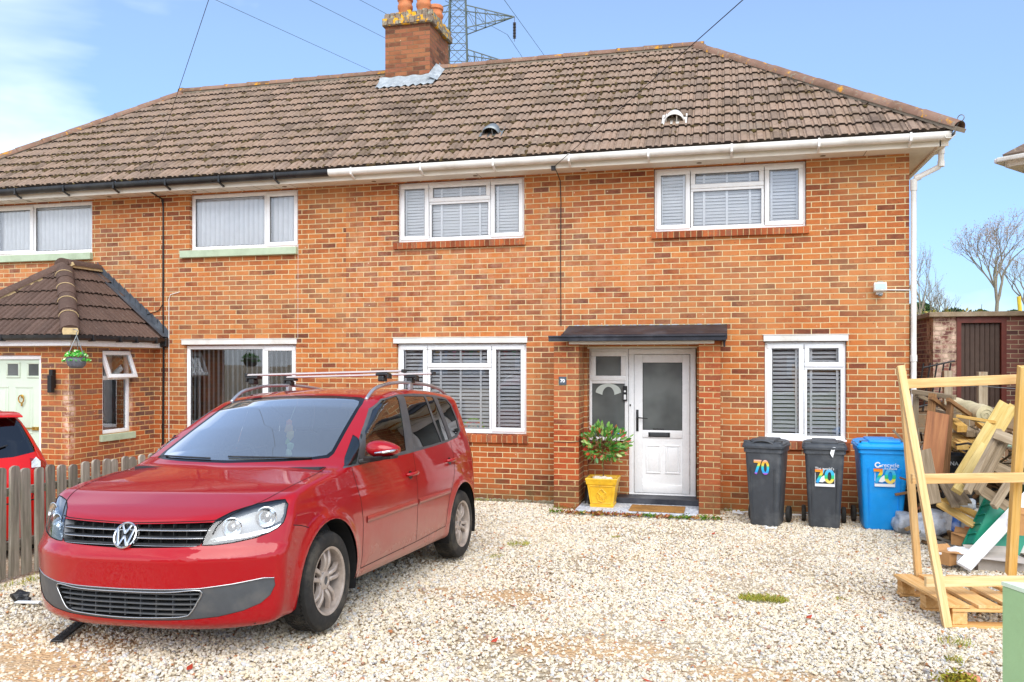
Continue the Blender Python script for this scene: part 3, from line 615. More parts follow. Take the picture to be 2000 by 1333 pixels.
# ------------------------------------------------------------------ eaves
tp = math.tan(R(38)); EY = 11.05; EZ = 4.765; RYD = 14.12; RZ = EZ+(RYD-EY)*tp; XR = 2.68; XL = -13.2
def eaves(root, x0, x1, gm, end):
    mb = MB(); mb.box(x0, x1, 11.105, 11.125, 4.585, 4.745); fz = mb.build('fascia', SOFF, root)
    mb = MB(); mb.box(x0, x1, 11.125, 11.66, ZT-.03, ZT-.012)
    if end: xx = (2.301, 2.56) if root is house else (-13.06, -12.801); mb.box(xx[0], xx[1], 11.661, 16.9, ZT-.03, ZT-.012)
    sf = mb.build('soffit', SOFF, root)
    mb = MB()
    if root is nhouse:
        for i in range(int((x1-x0)/.3)): mb = MB(); mb.box(x0+i*.3, x0+i*.3+.004, 11.126, WY, ZT-.0325, ZT-.0305); mb.build('soffit_joint', M('vent_brown', '#7a6a50', .8, .1, bst=0), sf)  # one brown tone for the soffit joints and vent discs
    else:
        for q in (-3.35, .28, 1.75): mb = MB(); mb.box(q, q+.006, 11.126, WY, ZT-.0325, ZT-.0305); mb.build('soffit_joint', M('vent_brown', '#7a6a50', .8, .1, bst=0), sf)
    for q in np.arange(x0+.55, x1, 1.55): mb = MB(); mb.lathe([(.034, 0), (.034, .004)], 14, Matrix.Translation((q, 11.36, ZT-.035))); mb.build('soffit_vent', MATS['vent_brown'], sf)
    mb = MB(); prof = [(10.975, 4.735), (10.972, 4.70), (10.982, 4.665), (11.02, 4.645), (11.07, 4.652), (11.10, 4.70), (11.10, 4.735), (11.094, 4.735), (11.094, 4.70), (11.066, 4.659), (11.02, 4.652), (10.988, 4.67), (10.979, 4.70), (10.982, 4.735)]
    n = len(prof); st = [x0]+[q for q in np.arange(x0+1.1, x1-.4, 1.9)]+[x1]
    vs = []; 
    for q in st: 
        dz = random.uniform(-.006, .006); vs += [(q, y, z+dz) for y, z in prof]
    mb.add(vs, [(i*n+j, i*n+(j+1) % n, (i+1)*n+(j+1) % n, (i+1)*n+j) for i in range(len(st)-1) for j in range(n)]); mb.add(vs[:n], [tuple(range(n))[::-1]]); mb.add(vs[-n:], [tuple(range(n))])
    if end and root is house:
        q = [(2.575, 4.70), (2.60, 4.65), (2.66, 4.645), (2.705, 4.68), (2.708, 4.735), (2.70, 4.735), (2.698, 4.685), (2.655, 4.652), (2.603, 4.657), (2.582, 4.70)]
        m_ = len(q); vv = [(x, yy, z) for yy in (10.975, 16.9) for x, z in q]; mb.add(vv, [(j, (j+1) % m_, m_+(j+1) % m_, m_+j) for j in range(m_)]+[tuple(range(m_))])
    g = mb.build('gutter', gm, root, angle=50)
    for q in np.arange(x0+.35, x1-.1, .92 if root is nhouse else 1.05):
        mb = MB(); mb.box(q, q+.028, 10.962, 10.972, 4.64, 4.742, bev=.003); mb.bar((q+.014, 10.970, 4.645), (q+.014, 11.10, 4.60), .026, .02); mb.build('gutter_bracket', gm, g)
    if end and root is house:
        mb = MB(); mb.box(2.56, 2.575, 11.105, 16.9, 4.585, 4.745); mb.build('bargeboard', SOFF, root)
eaves(house, -5.50, 2.66, UPVCD, True); eaves(nhouse, -13.15, -5.50, BLKG, True)
# downpipe at the right corner
mb = MB(); q = [(2.645, 11.40, 4.645), (2.645, 11.40, 4.44), (2.62, 11.42, 4.40), (2.38, 11.47, 4.29), (2.345, 11.475, 4.24), (2.345, 11.475, 4.1), (2.345, 11.475, .15), (2.345, 11.40, .06)]
mb.tube(q, .034, 14); 
for (a, b) in ((q[0], (2.645, 11.40, 4.56)), ((2.345, 11.475, 4.27), (2.345, 11.475, 4.13)), ((2.345, 11.475, 2.05), (2.345, 11.475, 1.97)), ((2.645, 11.40, 4.47), (2.645, 11.40, 4.40)), ((2.42, 11.462, 4.305), (2.36, 11.473, 4.28))): mb.tube([a, b], .041, 14)
mb.build('downpipe', UPVCD, house, angle=40)
# ------------------------------------------------------------------ roof of interlocking tiles
PROF = [(0, .0), (.10, .0), (.17, .019), (.50, .019), (.575, .0), (.66, .0), (.72, .017), (.88, .017), (.95, .0)]
def tile_slope(mb, org, su, up, rows, g, xlim, th=.030, width=.2, seed=1, ph=0.):
    """org: point on the eave; su: unit vector along it; up: unit vector up the slope; xlim(t): (lo,hi) along su"""
    rr = random.Random(seed); org = Vector(org); su = Vector(su); up = Vector(up); nn = su.cross(up).normalized()
    if nn.z < 0: nn = -nn
    for i in range(rows):
        t0 = i*g-(.03 if i == 0 else 0); t1 = (i+1)*g+.012
        lo, hi = xlim(i*g); lo2, hi2 = xlim((i+1)*g)
        k0 = int(math.floor((min(lo, lo2)-ph)/width)); k1 = int(math.ceil((max(hi, hi2)-ph)/width))
        sag = .006*math.sin(i*1.3)
        for k in range(k0, k1):
            mb.rnd = rr.random(); dz = rr.uniform(-.003, .004); dt = rr.uniform(-.006, .006); sk = rr.uniform(-.004, .004)
            vs = []; P = PROF+[(1.0-.004/width, .0)]; a = ph+k*width
            if a > max(hi, hi2) or a+width < min(lo, lo2): continue
            for f, h in P:
                x = a+f*width
                xa = min(max(x, lo), hi); xb = min(max(x, lo2), hi2)
                b0 = org+su*xa+up*(t0+dt+sk*f)
                vs += [b0+nn*(h+dz-.012), b0+nn*(h+th+dz), org+su*((xa+xb)/2)+up*((t0+t1)/2)+nn*(h+th*.55+dz*.5), org+su*xb+up*t1+nn*(h+.002)]
            fs = []
            for j in range(len(P)-1):
                for q in (1, 2): fs.append((j*4+q, (j+1)*4+q, (j+1)*4+q+1, j*4+q+1))
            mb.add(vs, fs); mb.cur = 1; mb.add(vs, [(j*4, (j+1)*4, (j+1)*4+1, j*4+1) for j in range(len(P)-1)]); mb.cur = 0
    mb.rnd = 0
LAP = M('shaded_grimy_lap', '#2e241c', 1., .3, '#5a4a2c', .5, 9, bst=.3)  # tile edges painted dark for the shade under each course, plus grime
cs, sn = math.cos(R(38)), math.sin(R(38)); SL = (RYD-EY)/cs; ROWS = 13; GA = SL/ROWS
def roof(root, x0, x1, hipR, seed):
    mb = MB()
    lim = (lambda t: (x0, min(x1, XR-t*cs))) if hipR else (lambda t: (max(x0, XL+t*cs), x1))
    tile_slope(mb, (0, EY, EZ), (1,0,0), (0,cs,sn), ROWS, GA, lim, seed=seed)
    if hipR: tile_slope(mb, (XR, 0, EZ), (0,1,0), (-cs,0,sn), ROWS, GA, lambda t: (EY+t*cs, 2*RYD-EY-t*cs), seed=5)
    else: tile_slope(mb, (XL, 0, EZ), (0,1,0), (cs,0,sn), ROWS, GA, lambda t: (EY+t*cs, 2*RYD-EY-t*cs), seed=6)
    # rear slope
    e = 2*RYD-EY; rx = XR-(RYD-EY) if hipR else XL+(RYD-EY)
    if hipR: mb.add([(x0,e,EZ),(XR,e,EZ),(rx,RYD,RZ),(x0,RYD,RZ)], [(0,1,2,3)])
    else: mb.add([(XL,e,EZ),(x1,e,EZ),(x1,RYD,RZ),(rx,RYD,RZ)], [(0,1,2,3)])
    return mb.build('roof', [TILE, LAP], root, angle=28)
roofR = roof(house, -5.5, XR, True, 2); roofL = roof(nhouse, XL, -5.5, False, 3)
def ridge_run(mb, a, b, ln=.44, r=.118, mm=None, lift=.03):
    a = Vector(a); b = Vector(b); d = b-a; n = max(1, int(d.length/ln)); 
    for i in range(n):
        p = a+d*(i/n); q = a+d*((i+1)/n+.02/d.length*4); mb.rnd = random.random()
        jr = random.uniform(-.006, .008); dd = (q-p).normalized(); sd_ = dd.cross(Vector((0,0,1))).normalized(); u = sd_.cross(dd)
        vs = []
        for c, rr_ in ((p, r+.008+jr), (p+dd*.05, r+.006), (q, r-.006)):
            for j in range(11):
                an = math.pi*(j/10)*1.0; vs.append(c+sd_*(math.cos(an)*rr_)+u*(math.sin(an)*rr_*.82+lift-.045))
        mb.add(vs, [(k*11+j, (k+1)*11+j, (k+1)*11+j+1, k*11+j+1) for k in range(2) for j in range(10)]); mb.add([vs[j] for j in range(11)], [tuple(range(11))])
        if mm is not None: 
            e0 = random.uniform(-.004, .004); mm.bar(p+u*(-.025+e0)+dd*.03, q+u*(-.025+e0)+dd*.03, r*1.7+e0, .05, up=u)
rxR = XR-(RYD-EY); rxL = XL+(RYD-EY)
mb = MB(); mm = MB(); ridge_run(mb, (-4.90, RYD, RZ+.01), (rxR+.02, RYD, RZ+.01), mm=mm); ridge_run(mb, (rxR-.02, RYD, RZ-.01), (XR+.02, EY-.02, EZ+.045), r=.115, mm=mm); ridge_run(mb, (rxR, RYD, RZ), (XR, 2*RYD-EY, EZ+.03), r=.115)
o = mb.build('ridge_tiles', RIDGE, roofR, angle=45); mm.build('ridge_bedding', M('ridge_mortar_grey', '#8d8272', .9, .2, '#5c5346', .5, 9, bst=.4), roofR)
mb = MB(); mm = MB(); ridge_run(mb, (rxL-.02, RYD, RZ+.01), (-5.78, RYD, RZ+.01), mm=mm); ridge_run(mb, (XL, EY, EZ+.045), (rxL+.02, RYD, RZ-.01), r=.115, mm=mm); ridge_run(mb, (XL, 2*RYD-EY, EZ+.03), (rxL, RYD, RZ), r=.115)
mb.build('ridge_tiles', RIDGE, roofL, angle=45); mm.build('ridge_bedding', MATS['ridge_mortar_grey'], roofL)
# hip iron at the corner
mb = MB(); c = Vector((XR+.03, EY-.03, EZ+.06)); pts = [c+Vector((.0, 0, -.05)), c+Vector((.03, -.03, 0))]+[c+Vector((.05+.03*math.cos(a), -.05-.03*math.cos(a), .05+.04*math.sin(a))) for a in np.linspace(math.pi*1.1, -.6*math.pi, 10)]
mb.tube(pts, .006, 6); mb.build('hip_iron', GALV, roofR)
# moss clumps sitting on the tile joints
def moss(root, x0, x1, n, bias, seed):
    rr = random.Random(seed); mb = MB(); k = 0
    while k < n:
        t = rr.random()**.9*SL; x = rr.uniform(x0, x1)
        if x > XR-t*cs-.2 or x < XL+t*cs+.2: continue
        i = int(t/GA); t = i*GA+(rr.choice([.02, .05, .27, .28])+rr.uniform(-.03, .03)); w = bias(x, t)
        if rr.random() > w: continue
        x = round(x/.2)*.2+rr.choice([0, 0, .118, .02])+rr.uniform(-.02, .02) if rr.random() < .8 else x
        m = rr.choice([1, 1, 2, 3])
        for j in range(m):
            r = rr.uniform(.014, .040); p = Vector((x+rr.uniform(-.03, .03), EY, EZ))+Vector((0, cs, sn))*(t+rr.uniform(-.04, .04))+Vector((0, -sn, cs))*(.018)
            mb.rnd = rr.random(); mb.blob(p, r, (1.25, 1.1, .62), 1, .3, rr.randint(0, 9999), Matrix.Rotation(R(-38), 3, 'X').inverted())
        k += 1
    o = mb.build('moss', MOSS, root, smooth=True); o['kind'] = 'stuff'
moss(roofL, -12.6, -5.6, 1500, lambda x, t: .15+.85*max(0, min(1, (1.9-t+.35*(-x-7))/2.2)) if mnoise.noise(Vector((x*.8, t*.8, 2))) > -.15 else .12, 3)
moss(roofR, -5.4, 2.3, 900, lambda x, t: (.1+.9*max(0, min(1, (-x-1.0)/3.5+.25))) if mnoise.noise(Vector((x*1.1, t*.7, 5))) > -.05 else .05, 4)
# ------------------------------------------------------------------ chimney
cx0, cx1, cy0, cy1 = -5.755, -4.925, 13.70, 14.72
mb = MB(); mb.box(cx0, cx1, cy0, cy1, 6.3, 7.98); ch = mb.build('chimney', BRKC, house)
mb = MB(); mb.box(cx0-.045, cx1+.045, cy0-.045, cy1+.045, 7.86, 8.0, bev=.01); mb.box(cx0-.015, cx1+.015, cy0-.015, cy1+.015, 7.985, 8.07, bev=.01)
rr = random.Random(4)
for (ax, yy) in (('x', cy0-.05), ('y', cx1+.05)):
    pass
mb.build('chimney_cap', LICH, ch)
mb = MB()
for i in range(9): 
    a = cx0-.03+i*.1; mb.rnd = rr.random(); mb.box(a+.004, a+.094, cy0-.062+rr.uniform(-.006, .004), cy0-.03, 7.87+rr.uniform(-.01, .01), 7.985+rr.uniform(-.01, .01), bev=.006); mb.box(a+.004+.03, a+.09+.03, cy0-.035, cy0+.02, 7.99, 8.095+rr.uniform(-.02, .015), bev=.008)
for i in range(11):
    a = cy0-.03+i*.1; mb.box(cx1+.03, cx1+.062+rr.uniform(-.006, .004), a+.004, a+.094, 7.87+rr.uniform(-.01, .01), 7.985+rr.uniform(-.01, .01), bev=.006); mb.box(cx1-.02, cx1+.035, a+.03, a+.11, 7.99, 8.095+rr.uniform(-.02, .015), bev=.008)
mb.build('chimney_course', LICH, ch)
for (px_, py_) in ((-5.47, 13.93), (-5.12, 13.93), (-5.07, 14.42)):
    mb = MB(); mb.lathe([(.10, 8.03), (.115, 8.1), (.12, 8.22), (.135, 8.24), (.135, 8.29), (.12, 8.31), (.12, 8.36), (.14, 8.38), (.14, 8.43), (.125, 8.45), (.105, 8.45), (.1, 8.3)], 24, Matrix.Translation((px_, py_, 0)), cap=False); mb.build('chimney_pot', TERRA, ch, angle=40)
# lead apron
mb = MB(); up = Vector((0, cs, sn)); nn = Vector((0, -sn, cs))
def rp_(x, t, h=0): return Vector((x, EY, EZ))+up*t+nn*h
tf = (cy0-EY)/cs
n = 24; vs = []
for i in range(n+1):
    x = cx0-.10+(cx1-cx0+.24)*i/n; w = .016*math.sin(i*2.1)
    vs += [rp_(x, tf-.26+.02*math.sin(i*1.7), .055+w), rp_(x, tf-.10, .06+w*.5), rp_(x, tf-.015, .07), Vector((x, cy0-.012, EZ+(cy0-EY)*tp+.13+.01*math.sin(i)))]
mb.add(vs, [(i*4+j, (i+1)*4+j, (i+1)*4+j+1, i*4+j+1) for i in range(n) for j in range(3)])
st = []
for i in range(7):      # stepped side flashing on the visible right side
    ya = cy0-.02+i*.10; za = EZ+(min(ya, RYD)-EY)*tp
    mb.box(cx1+.004, cx1+.01, ya, ya+.12, za-.05, za+.13+(i % 2)*.03)
mb.add([rp_(cx1+.008, tf-.1, .14), rp_(cx1+.17, tf-.1, .05), rp_(cx1+.17, tf+.5, .05), rp_(cx1+.008, tf+.5, .14)], [(0,1,2,3)])
mb.build('lead_flashing', LEAD, ch, smooth=False)
# vent terminals on the right roof
for (x, y, z) in ((-3.25, 11.72, 5.27), (-.64, 11.73, 5.27)):
    t = (y-EY)/cs; c = rp_(x, t, .03); mb = MB(); n = 12; vs = []
    for k, (dt, s) in enumerate(((-.13, 1.), (-.02, .98), (.10, .72), (.19, .25))):
        for j in range(n+1):
            a = math.pi*j/n; vs.append(c+Vector((1,0,0))*math.cos(a)*.125*s+nn*math.sin(a)*.115*s+up*dt)
    mb.add(vs, [(k*(n+1)+j, k*(n+1)+j+1, (k+1)*(n+1)+j+1, (k+1)*(n+1)+j) for k in range(3) for j in range(n)])
    q = Matrix((Vector((1,0,0)), up, nn)).transposed().to_4x4(); q.translation = c
    mb.box(-.17, .17, -.17, .16, -.012, 0, q); mb.box(-.115, -.105, -.12, .05, 0, .06, q); mb.box(.03, .04, -.12, .05, 0, .08, q)
    v_ = mb.build('roof_vent', GALV if x < -2 else UPVCD, roofR, angle=40)
    md = v_.modifiers.new('t', 'SOLIDIFY'); md.thickness = .006
# ------------------------------------------------------------------ small things fixed to the walls
mb = MB(); mb.tube([(-2.22, 11.30, 4.60), (-2.20, 11.485, 4.50), (-2.19, 11.487, 4.2), (-2.195, 11.487, 3.4), (-2.19, 11.487, 2.47)], .0065, 6); mb.build('wall_cable', CABL, house)
mb = MB(); mb.box(-2.25, -2.19, 11.09, 11.13, 4.56, 4.62); mb.build('cable_hook', CABL, house)
mb = MB(); mb.tube([(-8.62, 11.15, 4.62), (-8.62, 11.48, 4.55), (-8.605, 11.488, 4.4), (-8.61, 11.488, 3.0), (-8.60, 11.488, 2.4), (-8.62, 11.488, .3)], .012, 6); mb.tube([(-8.60, 11.485, 4.55), (-8.59, 11.485, 3.2), (-8.60, 11.485, 2.9), (-8.68, 11.485, 2.78), (-8.9, 11.485, 2.72)], .006, 6); mb.tube([(-8.58, 11.48, 2.4), (-8.59, 11.48, .3)], .007, 6); mb.build('wall_cable', CABL, nhouse)
mb = MB(); mb.tube([(-8.30, 11.485, 3.07), (-8.47, 11.485, 3.03), (-8.50, 11.488, 2.96), (-8.50, 11.488, .3)], .006, 6); mb.build('wall_cable', CABW, nhouse, label='thin white cable beside the porch')
mb = MB(); mb.tube([(-6.245, 11.49, 3.75), (-6.25, 11.49, 2.31)], .0025, 5); mb.build('wall_cable', CABW, nhouse, label='thin cable between the two left windows')
mb = MB(); mb.box(-.075, .075, -.10, -.02, -.055, .055, Matrix.Translation((1.94, 11.47, 2.90)) @ Matrix.Rotation(R(-12), 4, 'X'), bev=.008); mb.box(1.90, 1.98, 11.44, 11.5, 2.82, 2.90, bev=.006)
fl = mb.build('floodlight', UPVCD, house)
mb = MB(); mb.box(-.062, .062, -.104, -.1, -.04, .035, Matrix.Translation((1.94, 11.47, 2.90)) @ Matrix.Rotation(R(-12), 4, 'X')); mb.build('lens', M('lamp_lens', '#9fb3b4', .12, .05, bst=0), fl)
mb = MB(); mb.box(1.91, 1.975, 11.40, 11.46, 2.965, 2.985); mb.build('hood_clip', GALV, fl); mb = MB(); mb.blob((1.945, 11.42, 2.815), .028, (1, .9, .7), 2, .02); mb.build('sensor', GALV, fl)
mb = MB(); mb.tube([(2.0, 11.488, 2.885), (2.31, 11.488, 2.875)], .0075, 6); mb.build('light_cable', CABW, house)
mb = MB(); mb.tube([(-2.21, 11.30, .905), (-2.20, 11.04, .89), (-2.0, 11.04, .885), (-1.86, 11.04, .90), (-1.855, 11.3, .95), (-1.82, 11.62, .97)], .004, 5); mb.build('pillar_cable', CABL, house)
# ------------------------------------------------------------------ porch of the left house
px0, px1, pyf = -10.90, -8.784, 9.72
mb = MB()
hole = (10.362, 10.985, .90, 2.14)
# right side wall (x = px1) with window opening, front wall with door opening, left wall
def side_wall(mb, x, ya, yb, za, zb, hs, t):
    ys = sorted({ya, yb, *[h[0] for h in hs], *[h[1] for h in hs]}); zs = sorted({za, zb, *[h[2] for h in hs], *[h[3] for h in hs]})
    for i in range(len(ys)-1):
        for j in range(len(zs)-1):
            if any(h[0] < (ys[i]+ys[i+1])/2 < h[1] and h[2] < (zs[j]+zs[j+1])/2 < h[3] for h in hs): continue
            mb.add([(x,ys[i],zs[j]),(x,ys[i+1],zs[j]),(x,ys[i+1],zs[j+1]),(x,ys[i],zs[j+1])], [(0,1,2,3)]); mb.add([(x-t,ys[i],zs[j]),(x-t,ys[i+1],zs[j]),(x-t,ys[i+1],zs[j+1]),(x-t,ys[i],zs[j+1])], [(3,2,1,0)])
    for a, b, c, d in hs:
        mb.add([(x,a,c),(x-t,a,c),(x-t,a,d),(x,a,d)], [(0,3,2,1)]); mb.add([(x,b,c),(x-t,b,c),(x-t,b,d),(x,b,d)], [(0,1,2,3)]); mb.add([(x,a,c),(x,b,c),(x-t,b,c),(x-t,a,c)], [(0,1,2,3)]); mb.add([(x,a,d),(x,b,d),(x-t,b,d),(x-t,a,d)], [(3,2,1,0)])
side_wall(mb, px1, pyf, WY-.002, -.2, 2.20, [hole], .22)
wall_face(mb, px0, px1, -.2, 2.20, [(-10.35, -9.253, -.2, 2.06)], y=pyf, inner=.2)
mb.add([(px0,pyf,-.2),(px0,WY,-.2),(px0,WY,2.2),(px0,pyf,2.2)], [(3,2,1,0)]); mb.add([(px0,pyf,2.19),(px1,pyf,2.19),(px1,WY,2.19),(px0,WY,2.19)], [(0,1,2,3)])
pw = mb.build('porch', BRKL, nhouse)
# porch window with the tilted-open top light
mb = MB(); X = px1-.04
def rf_side(mb, x, a, b, c, d, w, t=.06):
    mb.box(x-t, x, a, b, d-w, d, bev=.005); mb.box(x-t, x, a, b, c, c+w, bev=.005); mb.box(x-t+.001, x-.001, a, a+w, c+w, d-w, bev=.005); mb.box(x-t+.001, x-.001, b-w, b, c+w, d-w, bev=.005)
rf_side(mb, X, 10.368, 10.98, .905, 2.13, .055); mb.box(X-.06, X-.001, 10.42, 10.925, 1.70, 1.76, bev=.004)
pwn = mb.build('window', UPVC, nhouse, angle=35, label='porch window with its small top light tilted open')
mb = MB(); mb.add([(X-.03,10.42,.95),(X-.03,10.93,.95),(X-.03,10.93,1.71),(X-.03,10.42,1.71)], [(0,1,2,3)]); mb.build('pane', GLASS, pwn)
hm = Matrix.Translation((X+.02, 0, 2.13)) @ Matrix.Rotation(R(-20), 4, 'Y')
mb = MB(); a, b, c, d, w = 10.37, 10.978, -.42, 0, .058
for bx in ((a,b,d-w,d), (a,b,c,c+w), (a,a+w,c+w,d-w), (b-w,b,c+w,d-w)): mb.box(-.05, 0, bx[0], bx[1], bx[2], bx[3], hm, bev=.006)
tl = mb.build('top_light', UPVC, pwn, angle=35); mb = MB(); mb.add([hm @ Vector(q) for q in ((-.025,a+w,c+w),(-.025,b-w,c+w),(-.025,b-w,d-w),(-.025,a+w,d-w))], [(0,1,2,3)]); mb.build('pane', GLASS, pwn)
mb = MB(); mb.box(px1-.04, px1+.045, 10.30, 11.03, .80, .898, bev=.008); mb.build('sill', SAGE, nhouse, label='pale sage sill under the porch window')
mb = MB(); rr = random.Random(2); mb.lathe([(.09, .93), (.12, 1.05)], 16, Matrix.Translation((px1-.32, 10.52, 0))); 
for i in range(30): mb.blob((px1-.32+rr.uniform(-.12, .12), 10.52+rr.uniform(-.17, .17), 1.09+rr.uniform(-.03, .1)), rr.uniform(.03, .05), (1,1,.8), 1, .3, i)
tag(mb.build('flower_pot', M('pale_flowers', '#dcd0c4', .8, .25, '#8fae8a', .5, 20, bst=0)), 'pale flowers in a pot on the inner ledge of the porch window', 'plant')
mb = MB(); mb.box(px1-.40, px1-.30, 10.75, 10.77, .3, 2.1); mb.add([(px1-.35, 10.80+.03*i+(.01*(i % 2)), z) for i in range(7) for z in (.5, 2.1)], [(2*i, 2*i+2, 2*i+3, 2*i+1) for i in range(6)]); mb.build('curtain', M('curtain_cloth', '#cfd0cd', .9, .06), nhouse)
# door of the left house
mb = MB(); rect_frame(mb, -10.35, -9.253, -.02, 2.06, .06, pyf+.03, pyf+.12); mb.build('door_frame', UPVC, nhouse, angle=35)
SAGED = M('sage_door', '#ccdac6', .35, .03, bst=.05)
mb = MB(); a, b = -10.29, -9.313; mb.box(a, b, pyf+.06, pyf+.11, .03, 2.0, bev=.004)
for (u, v, z0, z1) in ((a+.13, a+.43, .95, 1.62), (b-.43, b-.13, .95, 1.62), (a+.13, a+.43, .2, .78), (b-.43, b-.13, .2, .78)):
    rect_frame(mb, u, v, z0, z1, .025, pyf+.052, pyf+.062, .006); mb.box(u+.05, v-.05, pyf+.054, pyf+.062, z0+.05, z1-.05, bev=.006)
for (u, v) in ((-9.90, -9.66), (-9.54, -9.31)): rect_frame(mb, u, v, 1.74, 1.965, .03, pyf+.045, pyf+.062, .006)
ld = mb.build('door', SAGED, nhouse, angle=35, label='pale sage green panelled door of the left house')
mb = MB()
for (u, v) in ((-9.87, -9.69), (-9.51, -9.34)): mb.add([(u,pyf+.056,1.77),(v,pyf+.056,1.77),(v,pyf+.056,1.935),(u,pyf+.056,1.935)], [(0,1,2,3)])
mb.build('pane', FROST, ld)
mb = MB(); k = Matrix.Translation((-9.61, pyf+.045, 1.48)) @ Matrix.Rotation(R(90), 4, 'X')
mb.lathe([(.02, 0), (.025, .01), (.0, .03)], 14, k); mb.tube([(-9.61+.045*math.cos(t), pyf+.02, 1.44+.055*math.sin(t)) for t in np.linspace(0, 2*math.pi, 17)[:-1]], .009, 8, closed=True); mb.tube([(-9.61, pyf+.03, 1.385), (-9.61, pyf+.03, 1.34)], .012, 8); mb.build('knocker', BRASS, ld)
mb = MB(); mb.box(-9.44, -9.34, pyf+.03, pyf+.06, 1.0, 1.05, bev=.006); mb.tube([(-9.40, pyf+.03, 1.03), (-9.55, pyf+.03, 1.03)], .01, 8); mb.build('handle', BRASS, ld)
# porch roof
gw = .2; ox = px1+.17; exl = px0-.17; eyf = pyf-.17; ez = 2.335; rxm = (ox+exl)/2
half = ox-rxm; pt = (3.43-ez)/half; pcs = 1/math.hypot(1, pt); psn = pt*pcs; psl = half/pcs; prow = 5; pg = psl/prow
mb = MB()
tile_slope(mb, (ox, 0, ez), (0,1,0), (-pcs,0,psn), prow, pg, lambda t: (eyf+t*pcs, WY), seed=8)
tile_slope(mb, (0, eyf, ez), (1,0,0), (0,pcs,psn), prow, pg, lambda t: (exl+t*pcs, ox-t*pcs), seed=9)
tile_slope(mb, (exl, 0, ez), (0,1,0), (pcs,0,psn), prow, pg, lambda t: (eyf+t*pcs, WY), seed=10)
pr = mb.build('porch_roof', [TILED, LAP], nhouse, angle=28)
apex = Vector((rxm, eyf+half, ez+half*pt))
mb = MB(); mm = MB()
for a, b in (((ox+.02, eyf-.02, ez+.05), apex+Vector((-.01, .03, .02))), ((exl-.02, eyf-.02, ez+.05), apex+Vector((.01, .03, .02))), (apex+Vector((0, -.05, .045)), (rxm, WY-.01, apex.z+.045))): ridge_run(mb, a, b, .42, .118, mm)
mb.build('hip_tiles', TILED, pr, angle=45)
mm.build('hip_mortar', MORT, pr)
mb = MB()   # mortar joints between hip tiles
for i in range(1, 5):
    a = Vector((ox+.02, eyf-.02, ez+.05)); p = a+(apex-a)*(i/4.7); dd = (apex-a).normalized(); sd_ = dd.cross(Vector((0,0,1))).normalized(); u = sd_.cross(dd)
    mb.tube([p+sd_*math.cos(t)*.122+u*(math.sin(t)*.104-.012) for t in np.linspace(0, math.pi, 11)], .006, 5)
mb.lathe([(.0, 0), (.095, .0), (.1, .02)], 16, Matrix.Translation(Vector((ox+.03, eyf-.03, ez+.04))) @ Matrix.Rotation(R(80), 4, Vector((1, 1, 0)).normalized())); mb.build('hip_joint', MORT, pr)
mb = MB(); n = 13     # stepped lead on the house wall beside the right slope
for i in range(n):
    t0 = i/n; x = ox+.10-(half+.10)*t0; z = ez+.02+(half*t0)*pt; x2 = ox+.10-(half+.10)*(i+1)/n
    mb.add([(x, WY-.008, z-.03), (x2, WY-.008, z-.03+pt*half/n), (x2, WY-.008, z+.11+pt*half/n+.03), (x+.01, WY-.008, z+.10)], [(0,1,2,3)])
    mb.add([(x, WY-.010, z), (x2, WY-.010, z+pt*half/n), (x2-.05*0, WY-.16, z+pt*half/n+.012), (x, WY-.16, z+.012)], [(3,2,1,0)])
mb.build('step_flashing', LEADD, pr)
mb = MB(); gp = lambda s: [(s+.0, 2.335), (s+.005, 2.29), (s+.03, 2.262), (s+.07, 2.262), (s+.10, 2.29), (s+.105, 2.335)]
p1_ = gp(0); n = len(p1_)
# gutter along front and right side, mitred at the corner
pathv = [(exl-.03, eyf-.03), (ox+.03, eyf-.03), (ox+.03, WY-.03)]
vs = []
for k, (x, y) in enumerate(pathv):
    for s, z in p1_:
        e = -s+.08
        if k == 0: vs.append((x, y-e+.0, z))
        elif k == 1: vs.append((x+e, y-e, z))
        else: vs.append((x+e, y, z))
mb.add(vs, [(k*n+j, k*n+j+1, (k+1)*n+j+1, (k+1)*n+j) for k in range(2) for j in range(n-1)]); mb.add(vs[2*n:], [tuple(range(n))])
pgut = mb.build('porch_gutter', BLKG, nhouse)
md = pgut.modifiers.new('t', 'SOLIDIFY'); md.thickness = .005
for y in (9.85, 10.4, 10.75, 11.2): mb = MB(); mb.box(ox+.02, ox+.118, y, y+.05, 2.25, 2.345, bev=.01); mb.build('gutter_bracket', BLKG, pgut)
for x in (-10.4, -9.7): mb = MB(); mb.box(x, x+.05, eyf-.118, eyf-.02, 2.25, 2.345, bev=.01); mb.build('gutter_bracket', BLKG, pgut)
mb = MB(); mb.box(ox-.0, ox+.12, WY-.09, WY-.01, 2.20, 2.345, bev=.015); mb.build('gutter_end', BLKG, pgut)
mb = MB(); mb.box(exl, ox, eyf+.0, eyf+.018, 2.19, 2.30); mb.box(ox-.018, ox, eyf+.019, WY-.002, 2.19, 2.30); mb.box(exl, ox-.019, eyf+.019, pyf, 2.185, 2.20); mb.box(px1, ox-.019, pyf+.001, WY-.002, 2.185, 2.20); mb.build('porch_fascia', UPVC, nhouse)
mb = MB(); mb.box(-9.06, -9.0, pyf-.07, pyf, 1.60, 1.86, bev=.008); mb.box(-9.03, -8.965, pyf-.13, pyf-.06, 1.54, 1.78, bev=.008); mb.build('wall_light', GASK, nhouse)

